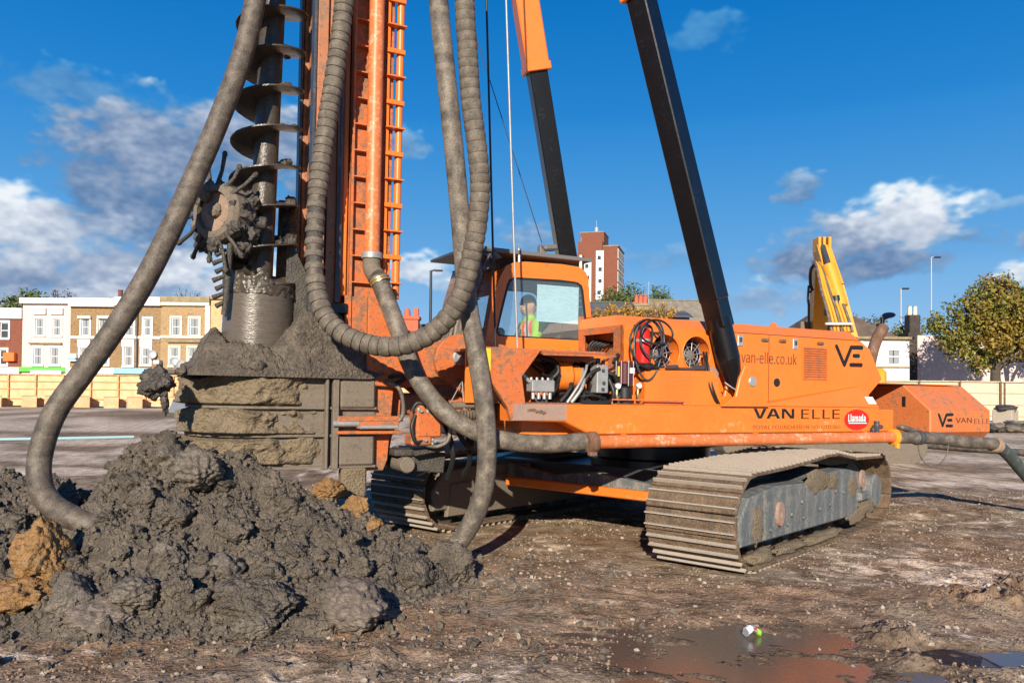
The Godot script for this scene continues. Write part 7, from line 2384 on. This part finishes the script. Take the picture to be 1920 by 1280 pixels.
func make_far_buildings() -> void:
	# tower block
	var o := base("tower_block", "red brick tower block with white window strips", "tower block", Vector3(22.6, 0, -206.0), deg_to_rad(-15.0))
	var b := MB.new()
	b.box(Vector3(-1.6, 19.5, 1.5), Vector3(6.2, 39.0, 11.0))
	b.box(Vector3(2.6, 18.9, 0.0), Vector3(5.2, 37.8, 12.0))
	b.box(Vector3(-3.9, 17.6, 4.0), Vector3(1.8, 35.2, 12.0))
	b.box(Vector3(-1.5, 40.3, 0.5), Vector3(6.0, 2.8, 8.0))
	pm("wall", b, M.brick_red, o)
	b = MB.new()
	b.box(Vector3(-1.5, 41.8, 0.5), Vector3(6.2, 0.25, 8.2))
	b.box(Vector3(2.7, 37.9, 0.0), Vector3(5.5, 0.3, 12.2))
	pm("parapet", b, M.coping_dark, o)
	for e in [[-2.2, 7.02, 34.6], [0.9, 7.02, 36.6]]:
		b = MB.new()
		b.box(Vector3(e[0], e[2] * 0.5 + 4.0, e[1]), Vector3(1.9, e[2] - 8.0, 0.2))
		var st := pm("window_strip", b, M.render_white, o)
		for k in 11:
			b = MB.new()
			b.box(Vector3(e[0] + (0.1 if k % 3 else -0.15), e[2] - 1.8 - k * 2.9, e[1] + 0.11), Vector3(0.85, 1.0, 0.06))
			pm("window", b, M.window_pane, st)
	for j in 12:
		b = MB.new()
		b.box(Vector3(5.26, 36.0 - j * 2.9, 0.0), Vector3(0.16, 2.5, 11.6))
		var wl := pm("window_band", b, M.stone_cream, o)
		for k in 4:
			b = MB.new()
			b.box(Vector3(5.36, 36.1 - j * 2.9, -4.3 + k * 2.9), Vector3(0.06, 1.3, 1.7))
			pm("window", b, M.window_pane, wl)
	b = MB.new()
	b.cyl(Vector3(-0.8, 41.9, 2), Vector3(-0.8, 43.4, 2), 0.5, 10)
	b.cyl(Vector3(-0.8, 43.4, 2), Vector3(-0.8, 45.2, 2), 0.06, 6)
	b.cyl(Vector3(-4.2, 38.0, 5), Vector3(-4.2, 40.5, 5), 0.06, 6)
	pm("mast_cluster", b, M.galvanised, o)
	# roofs right of the cab
	gable_house("slate_house", "house with dark slate roof behind the cab", Vector3(10.6, 0, -94.0), 8.4, 9.0, 8.3, 12.0, M.render_white, M.slate)
	gable_house("tiled_house", "house with mottled grey-brown tiled roof behind the fan housing", Vector3(18.4, 0, -94.0), 7.2, 9.0, 8.2, 12.35, M.stone_cream, M.tile_grey)
	var c := base("chimney", "brick chimney stack with three red pots between the two roofs", "chimney", Vector3(14.75, 8.6, -91.6))
	b = MB.new()
	b.box(Vector3(0, 1.3, 0), Vector3(1.6, 3.0, 1.0), 0.03)
	b.box(Vector3(0, 2.9, 0), Vector3(1.85, 0.35, 1.2), 0.05)
	b.hexa([Vector3(-1.5, -0.6, 0.6), Vector3(1.4, -0.6, 0.6), Vector3(1.4, -0.6, -0.6), Vector3(-1.5, -0.6, -0.6), Vector3(-0.8, 1.6, 0.55), Vector3(0.8, 1.6, 0.55), Vector3(0.8, 1.6, -0.55), Vector3(-0.8, 1.6, -0.55)])
	pm("stack", b, M.coping_dark, c)
	for k in 3:
		b = MB.new()
		b.lathe([[0.22, 0.0], [0.26, 0.1], [0.2, 0.85], [0.26, 0.9], [0.26, 1.0]], Vector3(-0.55 + k * 0.5, 3.05, 0), Vector3.UP, 12)
		pm("pot", b, M.pot_red, c)
	var t := base("tv_aerial", "thin television aerial beside the three red chimney pots", "aerial", Vector3(15.6, 11.2, -91.6))
	b = MB.new()
	b.cyl(Vector3.ZERO, Vector3(0, 3.0, 0), 0.03, 6)
	for k in 4: b.cyl(Vector3(-0.1 + k * 0.16, 2.75, -0.3), Vector3(-0.1 + k * 0.16, 2.75, 0.3), 0.02, 5)
	b.cyl(Vector3(-0.3, 2.75, 0), Vector3(0.5, 2.75, 0), 0.02, 5)
	pm("rods", b, M.galvanised, t)
	var lowr := gable_house("low_shed", "low shed with dark flat roof seen over the rig", Vector3(10.2, 0, -70.0), 9.5, 5.0, 8.0, 8.6, M.slate, M.slate)
	lowr.set_meta("category", "shed")
	# red structure and roofs seen between mast and lamp post
	o = base("rooftop_stack", "red brick chimney block with pots beyond the mast", "chimney", Vector3(W(770, 600, 88).x, 0, -88))
	b = MB.new()
	b.box(Vector3(0, 4.6, 0), Vector3(1.8, 9.2, 1.6), 0.03)
	b.box(Vector3(-0.05, 9.4, 0), Vector3(2.2, 0.4, 1.9), 0.05)
	b.box(Vector3(0.6, 9.9, 0), Vector3(0.5, 1.2, 0.6), 0.03)
	pm("stack", b, M.pot_red, o)
	b = MB.new()
	b.lathe([[0.4, 0.0], [0.3, 0.7], [0.15, 0.9]], Vector3(-0.4, 9.6, 0), Vector3.UP, 12)
	pm("cowl", b, M.pot_red, o)
	gable_house("brick_house", "brick house with slate roof beyond the hanging hoses", Vector3(W(800, 640, 92).x, 0, -92), 9.0, 8.0, 6.4, 9.0, M.brick_yellow, M.slate)
	# hipped roof behind the excavator
	gable_house("hipped_house", "house with broad brown hipped roof behind the excavator", Vector3(W(1556, 640, 62).x, 0, -62.0), 8.6, 7.5, 5.3, 7.9, M.stone_cream, M.tile_brown, 3.4)
	# white weatherboarded building
	var wx := W(1678, 640, 55).x
	o = base("white_building", "white boarded building with sash windows right of the exhaust", "building", Vector3(wx, 0, -55.0))
	b = MB.new()
	var holes := [[-0.45, 3.6, 0.45, 4.7], [-1.9, 3.6, -1.1, 4.7]]
	wall_cells(b, -3.4, 1.05, 0.0, 5.35, holes, 0.0, 0.14)
	pm("wall", b, M.render_white, o)
	for h in holes: sash(o, h, 0.0, M.white_paint, true)
	for k in 12:
		b = MB.new()
		b.box(Vector3(-1.2, 0.6 + k * 0.24, 0.02), Vector3(4.4, 0.22, 0.03), 0.005)
		pm("board", b, M.render_white, o)
	b = MB.new()
	b.box(Vector3(-1.2, 5.42, -4.5), Vector3(4.9, 0.18, 9.6), 0.03)
	b.box(Vector3(-1.2, 3.42, 0.05), Vector3(4.5, 0.12, 0.1), 0.02)
	pm("roof_edge", b, M.coping_dark, o)
	# pale rendered building behind the big tree, with a dark flank wall and chimney
	var px := W(1738, 640, 58).x
	o = base("pale_building", "pale pink rendered building with dark flank wall behind the big tree", "building", Vector3(px, 0, -60.0))
	b = MB.new()
	wall_cells(b, 0.35, 14.0, 0.0, 6.0, [[6.2, 0.4, 7.8, 2.6], [11.5, 0.4, 13.0, 2.6]], 0.0, 0.2)
	pm("wall", b, M.render_pink, o)
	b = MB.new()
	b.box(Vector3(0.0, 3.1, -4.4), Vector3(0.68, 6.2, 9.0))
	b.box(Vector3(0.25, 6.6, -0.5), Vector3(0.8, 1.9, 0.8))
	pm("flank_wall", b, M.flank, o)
	for x in [6.2, 11.5]:
		b = MB.new()
		b.box(Vector3(x + 0.8, 1.5, -0.15), Vector3(1.6, 2.2, 0.05))
		pm("arched_window", b, M.window_pane, o)
	b = MB.new()
	for k in 2: b.lathe([[0.16, 0.0], [0.14, 0.7], [0.18, 0.75]], Vector3(0.05 + k * 0.4, 7.5, -0.5), Vector3.UP, 10)
	pm("chimney_pot", b, M.stone_cream, o)

func lamp_post(label: String, u: float, v0: float, depth: float, r: float, m: Material, arm: float) -> void:
	var top := W(u, v0, depth)
	var o := base("street_lamp", label, "street lamp", Vector3(top.x, 0, top.z), 0.0, "street lamps beyond the site")
	var b := MB.new()
	b.tube(v3([Vector3.ZERO, Vector3(0, top.y * 0.4, 0), Vector3(0, top.y, 0)]), r, 8, PackedFloat32Array([r * 1.5, r * 1.2, r]))
	pm("post", b, m, o)
	b = MB.new()
	b.cyl(Vector3(0, top.y - 0.05, 0), Vector3(arm, top.y + 0.06, 0), r * 0.7, 6)
	pm("arm", b, m, o)
	b = MB.new()
	b.box(Vector3(arm + signf(arm) * 0.25, top.y, 0), Vector3(0.65, 0.14, 0.3), 0.05)
	pm("lamp_head", b, M.lamp_dark, o)

# ---------------------------------------------------------------- hoardings
func make_hoardings() -> void:
	var left := base("plywood_hoarding", "long plywood hoarding with rails and posts before the terrace", "hoarding", Vector3(-46.0, 0, -60.0))
	var n := 30
	for i in n:
		var b := MB.new()
		b.box(Vector3(2.06 * i + 1.03, 1.24 + 0.01 * sin(i * 5.0), -0.06), Vector3(2.045, 2.3, 0.03), 0.004)
		var pn := pm("panel", b, M.plywood, left)
		b = MB.new()
		b.box(Vector3(2.06 * i, 1.22, 0.06), Vector3(0.12, 2.5, 0.12), 0.01)
		pm("post", b, M.ply_rail, left)
		for y in [0.62, 1.36, 1.92]:
			b = MB.new()
			b.box(Vector3(2.06 * i + 1.03, y, 0.0), Vector3(1.93, 0.085, 0.07), 0.006)
			pm("rail", b, M.ply_rail, left)
		b = MB.new()
		b.box(Vector3(2.06 * i + 1.03, 2.42, 0.0), Vector3(2.05, 0.06, 0.2), 0.008)
		pm("capping", b, M.plywood, left)
		# braces boxed in at the foot
		if i < 18:
			var x: float = -46.0 + 2.06 * i - 0.15 + 0.3 * sin(i * 2.7)
			var bb := base("ballast_box", "plywood ballast box at the foot of the terrace hoarding", "box", Vector3(x, 0, -59.0), 0.55 + 0.1 * sin(i * 3.1), "ballast boxes along the hoarding")
			b = MB.new()
			b.box(Vector3(0, 0.40 + 0.03 * sin(i * 1.3), 0), Vector3(0.95, 0.80, 0.85), 0.012)
			pm("box_body", b, M.plywood, bb)
			b = MB.new()
			b.box(Vector3(0, 0.84 + 0.03 * sin(i * 1.3), 0), Vector3(0.99, 0.05, 0.89), 0.01)
			pm("box_lid", b, M.ply_rail, bb)
	var right := base("plywood_hoarding", "weathered beige hoarding behind the counterweight", "hoarding", Vector3(17.0, 0, -48.0))
	for i in 13:
		var b := MB.new()
		b.box(Vector3(2.44 * i + 1.22, 1.2, -0.06), Vector3(2.43, 2.3, 0.03), 0.004)
		pm("panel", b, M.ply_pale, right)
		b = MB.new()
		b.box(Vector3(2.44 * i + 0.12, 1.2, 0.06), Vector3(0.1, 2.4, 0.1), 0.01)
		pm("post", b, M.rust, right)
		for y in [0.35, 1.02, 1.72]:
			b = MB.new()
			b.box(Vector3(2.44 * i + 1.34, y, 0.0), Vector3(2.3, 0.07, 0.06), 0.006)
			pm("rail", b, M.ply_pale, right)
		b = MB.new()
		b.box(Vector3(2.44 * i + 1.22, 2.38, 0.0), Vector3(2.44, 0.06, 0.18), 0.008)
		pm("capping", b, M.ply_pale, right)
	# concrete ballast block with a post and soil on it
	var p := W(1886, 797, 40.5)
	var blk := base("ballast_block", "pale concrete ballast block with soil and rusty post before the beige hoarding", "concrete block", Vector3(p.x, 0, p.z), 0.7)
	var b := MB.new()
	b.box(Vector3(0, 0.42, 0), Vector3(0.95, 0.84, 0.9), 0.03)
	pm("block", b, M.stone_dull, blk)
	b = MB.new()
	b.cyl(Vector3(-0.1, 0.8, 0), Vector3(-0.1, 2.2, 0), 0.05, 8)
	pm("post", b, M.rust, blk)
	part("soil", lump(930, 2, 0.5, Vector3(0.6, 0.2, 0.5)), M.mud_dark, blk, Transform3D(Basis(), Vector3(0, 0.9, 0)))
	for e in [[1880, 812, 34.0, 0.9, "dark heap of scrap timber before the beige hoarding"], [1915, 800, 38.0, 0.8, "broken rubble pile at the end of the beige hoarding"]]:
		var q := W(e[0], e[1], e[2])
		var r := base("rubble_pile", e[4], "rubble", Vector3(q.x, 0, q.z))
		for k in 7:
			part("rubble_piece", lump(940 + k, 2, 0.5, Vector3(1.3, 0.5, 0.8)), M.mud_dark if k % 2 else M.mud_plate, r, Transform3D(Basis(Vector3.UP, k * 1.3).scaled(Vector3.ONE * e[3] * 0.35), Vector3(-0.9 + 0.3 * k, 0.12 + 0.06 * (k % 3), 0.2 * sin(k * 2.0))))
	# steel sheets by the terrace hoarding
	var s := W(350, 770, 46)
	var st := base("steel_sheets", "leaning stack of grey steel sheets by the terrace hoarding", "steel sheets", Vector3(s.x, 0, s.z))
	for k in 6:
		b = MB.new()
		b.box(Vector3(0.1 * k, 0.5, 0.05 * k), Vector3(1.9 - 0.15 * k, 1.0, 0.03), 0.004, Basis(Vector3.RIGHT, -0.75) * Basis(Vector3(0, 0, 1), 0.02 * k))
		pm("sheet", b, M.sheet_grey, st)
	# pipes lying on the ground
	for e in [[[-4, 827], [110, 825], [250, 822], 24.4, 0.045, "blue_pipe", "thin pale blue pipe lying on the ground beyond the heap"], [[1700, 838], [1800, 846], [1960, 858], 22.6, 0.09, "hose_pale", "grey pipe lying on the ground behind the counterweight"]]:
		b = MB.new()
		var pts := PackedVector3Array()
		for q in e.slice(0, 3):
			var dd: float = 1.6 * 1500.0 / (q[1] - (731.0 + (q[0] - 960.0) * 0.0096))
			var g := W(q[0], q[1], dd)
			pts.append(Vector3(g.x, e[4] + 0.01, g.z))
		b.tube(spline(pts, 0.5), e[4], 8)
		var pp := pm("ground_pipe", b, M[e[5]], self)
		tag(pp, e[6], "pipe")

# ---------------------------------------------------------------- trees
func tree(called: String, label: String, at: Vector3, trunk_h: float, trunk_r: float, blobs: Array, leaves: int, size: float, tones: Array, seed: int, group := "") -> void:
	rng.seed = seed
	var o := base(called, label, "tree" if called != "shrub" else "shrub", at, 0.0, group)
	var n := FastNoiseLite.new()
	n.seed = seed
	n.frequency = 0.55
	var b := MB.new()
	b.tube(v3([Vector3.ZERO, Vector3(0.05, trunk_h * 0.6, 0), Vector3(0, trunk_h, 0)]), trunk_r, 9, PackedFloat32Array([trunk_r * 1.3, trunk_r, trunk_r * 0.7]))
	pm("trunk", b, M.bark, o)
	for q in blobs:
		b = MB.new()
		var c := Vector3(q[0], q[1], q[2])
		b.tube(spline(v3([Vector3(0, trunk_h * 0.85, 0), Vector3(q[0] * 0.4, lerpf(trunk_h, q[1], 0.45) + 0.2, q[2] * 0.4), c]), 0.4), trunk_r * 0.4, 6)
		for k in 3:
			var d: Vector3 = Vector3(rng.randfn(), rng.randfn() + 0.5, rng.randfn()).normalized() * q[3] * 0.8
			b.tube(v3([c * 0.6 + Vector3(0, trunk_h * 0.35, 0), c + d]), trunk_r * 0.16, 5)
		pm("limb", b, M.bark, o)
	b = MB.new()
	var tot := 0.0
	for q in blobs: tot += pow(q[3], 2.2)
	for q in blobs:
		var cnt := int(leaves * pow(q[3], 2.2) / tot)
		for k in cnt:
			var d := Vector3(rng.randfn(), rng.randfn(), rng.randfn()).normalized()
			var p: Vector3 = Vector3(q[0], q[1], q[2]) + d * q[3] * pow(rng.randf(), 0.42) * (0.86 + 0.5 * n.get_noise_3dv(d * 2.4 + Vector3(q[0], q[1], q[2])))
			if n.get_noise_3dv(p * 1.6) < -0.16: continue
			var s := size * rng.randf_range(0.6, 1.3)
			var nn := (d + Vector3(rng.randfn(), rng.randfn(), rng.randfn()) * 0.8).normalized()
			var x := nn.cross(Vector3(rng.randfn(), rng.randfn(), rng.randfn())).normalized()
			var y := nn.cross(x)
			var tone: Color = tones[rng.randi() % tones.size()]
			var patch := n.get_noise_3dv(p * 0.45 + Vector3(7, 0, 0))
			if patch > 0.08 and tones.size() > 2: tone = tones[tones.size() - 1].lerp(tone, 0.35)
			b.col = tone * rng.randf_range(0.7, 1.3)
			b.tri(p - x * s, p + y * s * 0.55, p + x * s, nn)
			b.tri(p - x * s, p + x * s, p - y * s * 0.55, nn)
	pm("crown", b, M.leaf, o)

func make_trees() -> void:
	var green := [Color(0.075, 0.11, 0.025), Color(0.055, 0.085, 0.02), Color(0.11, 0.14, 0.03)]
	var autumn := [Color(0.065, 0.085, 0.012), Color(0.12, 0.15, 0.015), Color(0.20, 0.18, 0.02), Color(0.27, 0.165, 0.025)]
	var gold := [Color(0.42, 0.22, 0.02), Color(0.50, 0.27, 0.03), Color(0.30, 0.17, 0.03)]
	var p := W(1866, 700, 51)
	tree("broadleaf_tree", "big tree with green and turning yellow leaves behind the beige hoarding", Vector3(p.x, 0, p.z), 3.6, 0.34, [[0.2, 7.2, 0, 2.3], [-1.6, 6.4, 0.3, 1.9], [1.9, 6.6, 0.2, 2.1], [-2.6, 4.9, 0.5, 1.5], [-0.9, 5.2, 1.2, 1.7], [1.2, 5.3, 1.2, 1.8], [2.9, 4.9, 0.3, 1.7], [-1.6, 3.7, 1.0, 1.0], [0.4, 8.2, -0.4, 1.4], [2.6, 3.6, 0.6, 1.0], [-3.3, 6.0, -0.6, 1.0]], 26000, 0.115, autumn, 71)
	p = W(1945, 600, 56)
	tree("broadleaf_tree", "brown-tinged tree beside the big tree", Vector3(p.x, 0, p.z), 4.0, 0.3, [[0, 7.0, 0, 2.2], [1.5, 6.0, 0.5, 1.8], [-1.0, 8.2, 0, 1.2]], 8000, 0.12, autumn, 72)
	p = W(1722, 640, 62)
	tree("broadleaf_tree", "sparse yellow-green tree between white building and dark flank wall", Vector3(p.x, 0, p.z), 3.0, 0.2, [[0, 5.0, 0, 1.6], [-0.6, 6.6, 0, 1.3], [0.4, 3.0, 0, 1.3], [-1.4, 6.0, 0, 1.0]], 3200, 0.12, [Color(0.11, 0.13, 0.02), Color(0.2, 0.19, 0.03), Color(0.08, 0.1, 0.02)], 73)
	p = W(1622, 640, 66)
	tree("broadleaf_tree", "thin wispy tree right of the excavator boom", Vector3(p.x, 0, p.z), 3.4, 0.16, [[0, 6.6, 0, 1.5], [-0.9, 7.3, 0, 1.1], [0.9, 7.3, 0, 1.1], [0.1, 5.4, 0, 1.3]], 1300, 0.13, [Color(0.12, 0.115, 0.05), Color(0.16, 0.13, 0.06), Color(0.09, 0.09, 0.04)], 74)
	p = W(45, 640, 92)
	tree("broadleaf_tree", "green tree showing above the pink terraced house", Vector3(p.x, 0, p.z), 7.0, 0.4, [[-1.6, 10.2, 0, 2.1], [0.6, 11.2, 0, 1.8], [2.6, 10.4, 0, 1.5], [-3.0, 9.4, 0, 1.6]], 3600, 0.2, green, 75)
	p = W(112, 640, 92)
	tree("broadleaf_tree", "nearly bare tree above the terrace roof", Vector3(p.x, 0, p.z), 8.0, 0.2, [[0, 11.0, 0, 1.4], [0.9, 11.8, 0, 1.0], [-0.8, 11.9, 0, 1.0]], 420, 0.13, [Color(0.13, 0.1, 0.07)], 76)
	p = W(352, 640, 92)
	tree("broadleaf_tree", "bare twiggy tree above the tan brick house", Vector3(p.x, 0, p.z), 8.5, 0.16, [[0, 11.4, 0, 1.5], [1.0, 12.2, 0, 1.0], [-0.9, 12.4, 0, 1.0]], 160, 0.1, [Color(0.13, 0.1, 0.07)], 77)
	for e in [[1145, 104, 11.6, 2.4, 78, "green tree below the tower block"], [1180, 104, 12.2, 2.3, 79, "dark green tree next to the red chimney pots"], [1236, 104, 12.0, 2.0, 80, "small green tree right of the red chimney pots"]]:
		p = W(e[0], 600, e[1])
		tree("broadleaf_tree", e[5], Vector3(p.x, 0, p.z), 8.0, 0.3, [[0, e[2] + 1.6, 0, e[3]], [-1.2, e[2] + 0.6, 0.4, e[3] * 0.8], [1.3, e[2] + 0.4, 0.3, e[3] * 0.8], [0.2, e[2] - 1.2, 0.5, e[3]]], 2600, 0.2, green, e[4])
	for e in [[1178, 66.0, 81, "golden shrub in front of the slate roof"], [1236, 66.0, 82, "golden shrub in front of the tiled roof"], [1145, 67.0, 83, "small rusty shrub beside the cab"]]:
		p = W(e[0], 600, e[1])
		tree("shrub", e[3], Vector3(p.x, 0, p.z), 5.4, 0.14, [[0, 8.3, 0, 0.9], [-1.0, 8.0, 0.2, 0.8], [1.0, 7.9, 0.2, 0.8], [0.1, 7.3, 0.3, 1.1]], 1500, 0.10, gold, e[2], "golden shrubs before the roofs")
# ---------------------------------------------------------------- scene
func _ready() -> void:
	# camera
	var cam := Camera3D.new()
	cam.name = "camera"
	cam.near = 0.05
	cam.far = 3000.0
	cam.transform = Transform3D(CAM_BASIS, CAM_POS)
	cam.projection = Camera3D.PROJECTION_FRUSTUM
	cam.keep_aspect = Camera3D.KEEP_HEIGHT
	cam.size = 1280.0 / FOCAL * cam.near
	cam.frustum_offset = Vector2(0.0, 65.0 / FOCAL * cam.near)
	add_child(cam)
	cam.current = true
	# sky, exposure
	var env := Environment.new()
	env.background_mode = Environment.BG_SKY
	env.sky = make_sky()
	env.background_energy_multiplier = 0.667
	env.tonemap_mode = Environment.TONE_MAPPER_LINEAR
	env.tonemap_exposure = 1.5
	env.sdfgi_enabled = true
	env.ssao_enabled = true
	env.ssil_enabled = true
	var we := WorldEnvironment.new()
	we.environment = env
	add_child(we)
	# low autumn sun behind the camera, a little to its left
	var sun := DirectionalLight3D.new()
	sun.name = "sun"
	var el := deg_to_rad(21.5)
	var az := deg_to_rad(7.0)
	var travel := Vector3(sin(az) * cos(el), -sin(el), -cos(az) * cos(el))
	sun.basis = Basis.looking_at(travel, Vector3.UP)
	sun.light_energy = 1.5
	sun.light_color = Color(1.0, 0.95, 0.87)
	sun.light_angular_distance = 0.5
	sun.shadow_enabled = true
	add_child(sun)

	make_materials()
	make_ground()
	RX = Transform3D(Basis(Vector3.UP, deg_to_rad(27.4)) * Basis(Vector3.BACK, deg_to_rad(-0.5)), Vector3(1.715, 0, -9.73))
	make_hoardings()
	make_terrace()
	make_far_buildings()
	make_trees()
	lamp_post("dark street lamp seen between the mast and the hanging hoses", 808, 507, 62, 0.10, M.lamp_dark, 0.35)
	lamp_post("thin pale street lamp above the white building", 1690, 541, 70, 0.06, M.galvanised, 0.12)
	lamp_post("tall thin street lamp left of the big tree", 1747, 482, 75, 0.055, M.galvanised, 0.3)
	lamp_post("slim pale post above the terrace roofs", 268, 488, 90, 0.06, M.galvanised, 0.05)

	rig = base("piling_rig", "orange crawler piling rig with tall mast, auger and twin black backstays", "piling rig")
	rig.transform = RX
	rig_undercarriage()
	rig_body()
	fan_bay()
	hydraulic_bay()
	rig_cab()
	rig_rams()
	rig_mast()
	rig_auger()
	rig_guide_box()
	rig_hoses()
	make_excavator()
	make_heap()
	make_extinguisher()
	make_sheet()
	make_operator()
	make_can()
	scatter_stones()
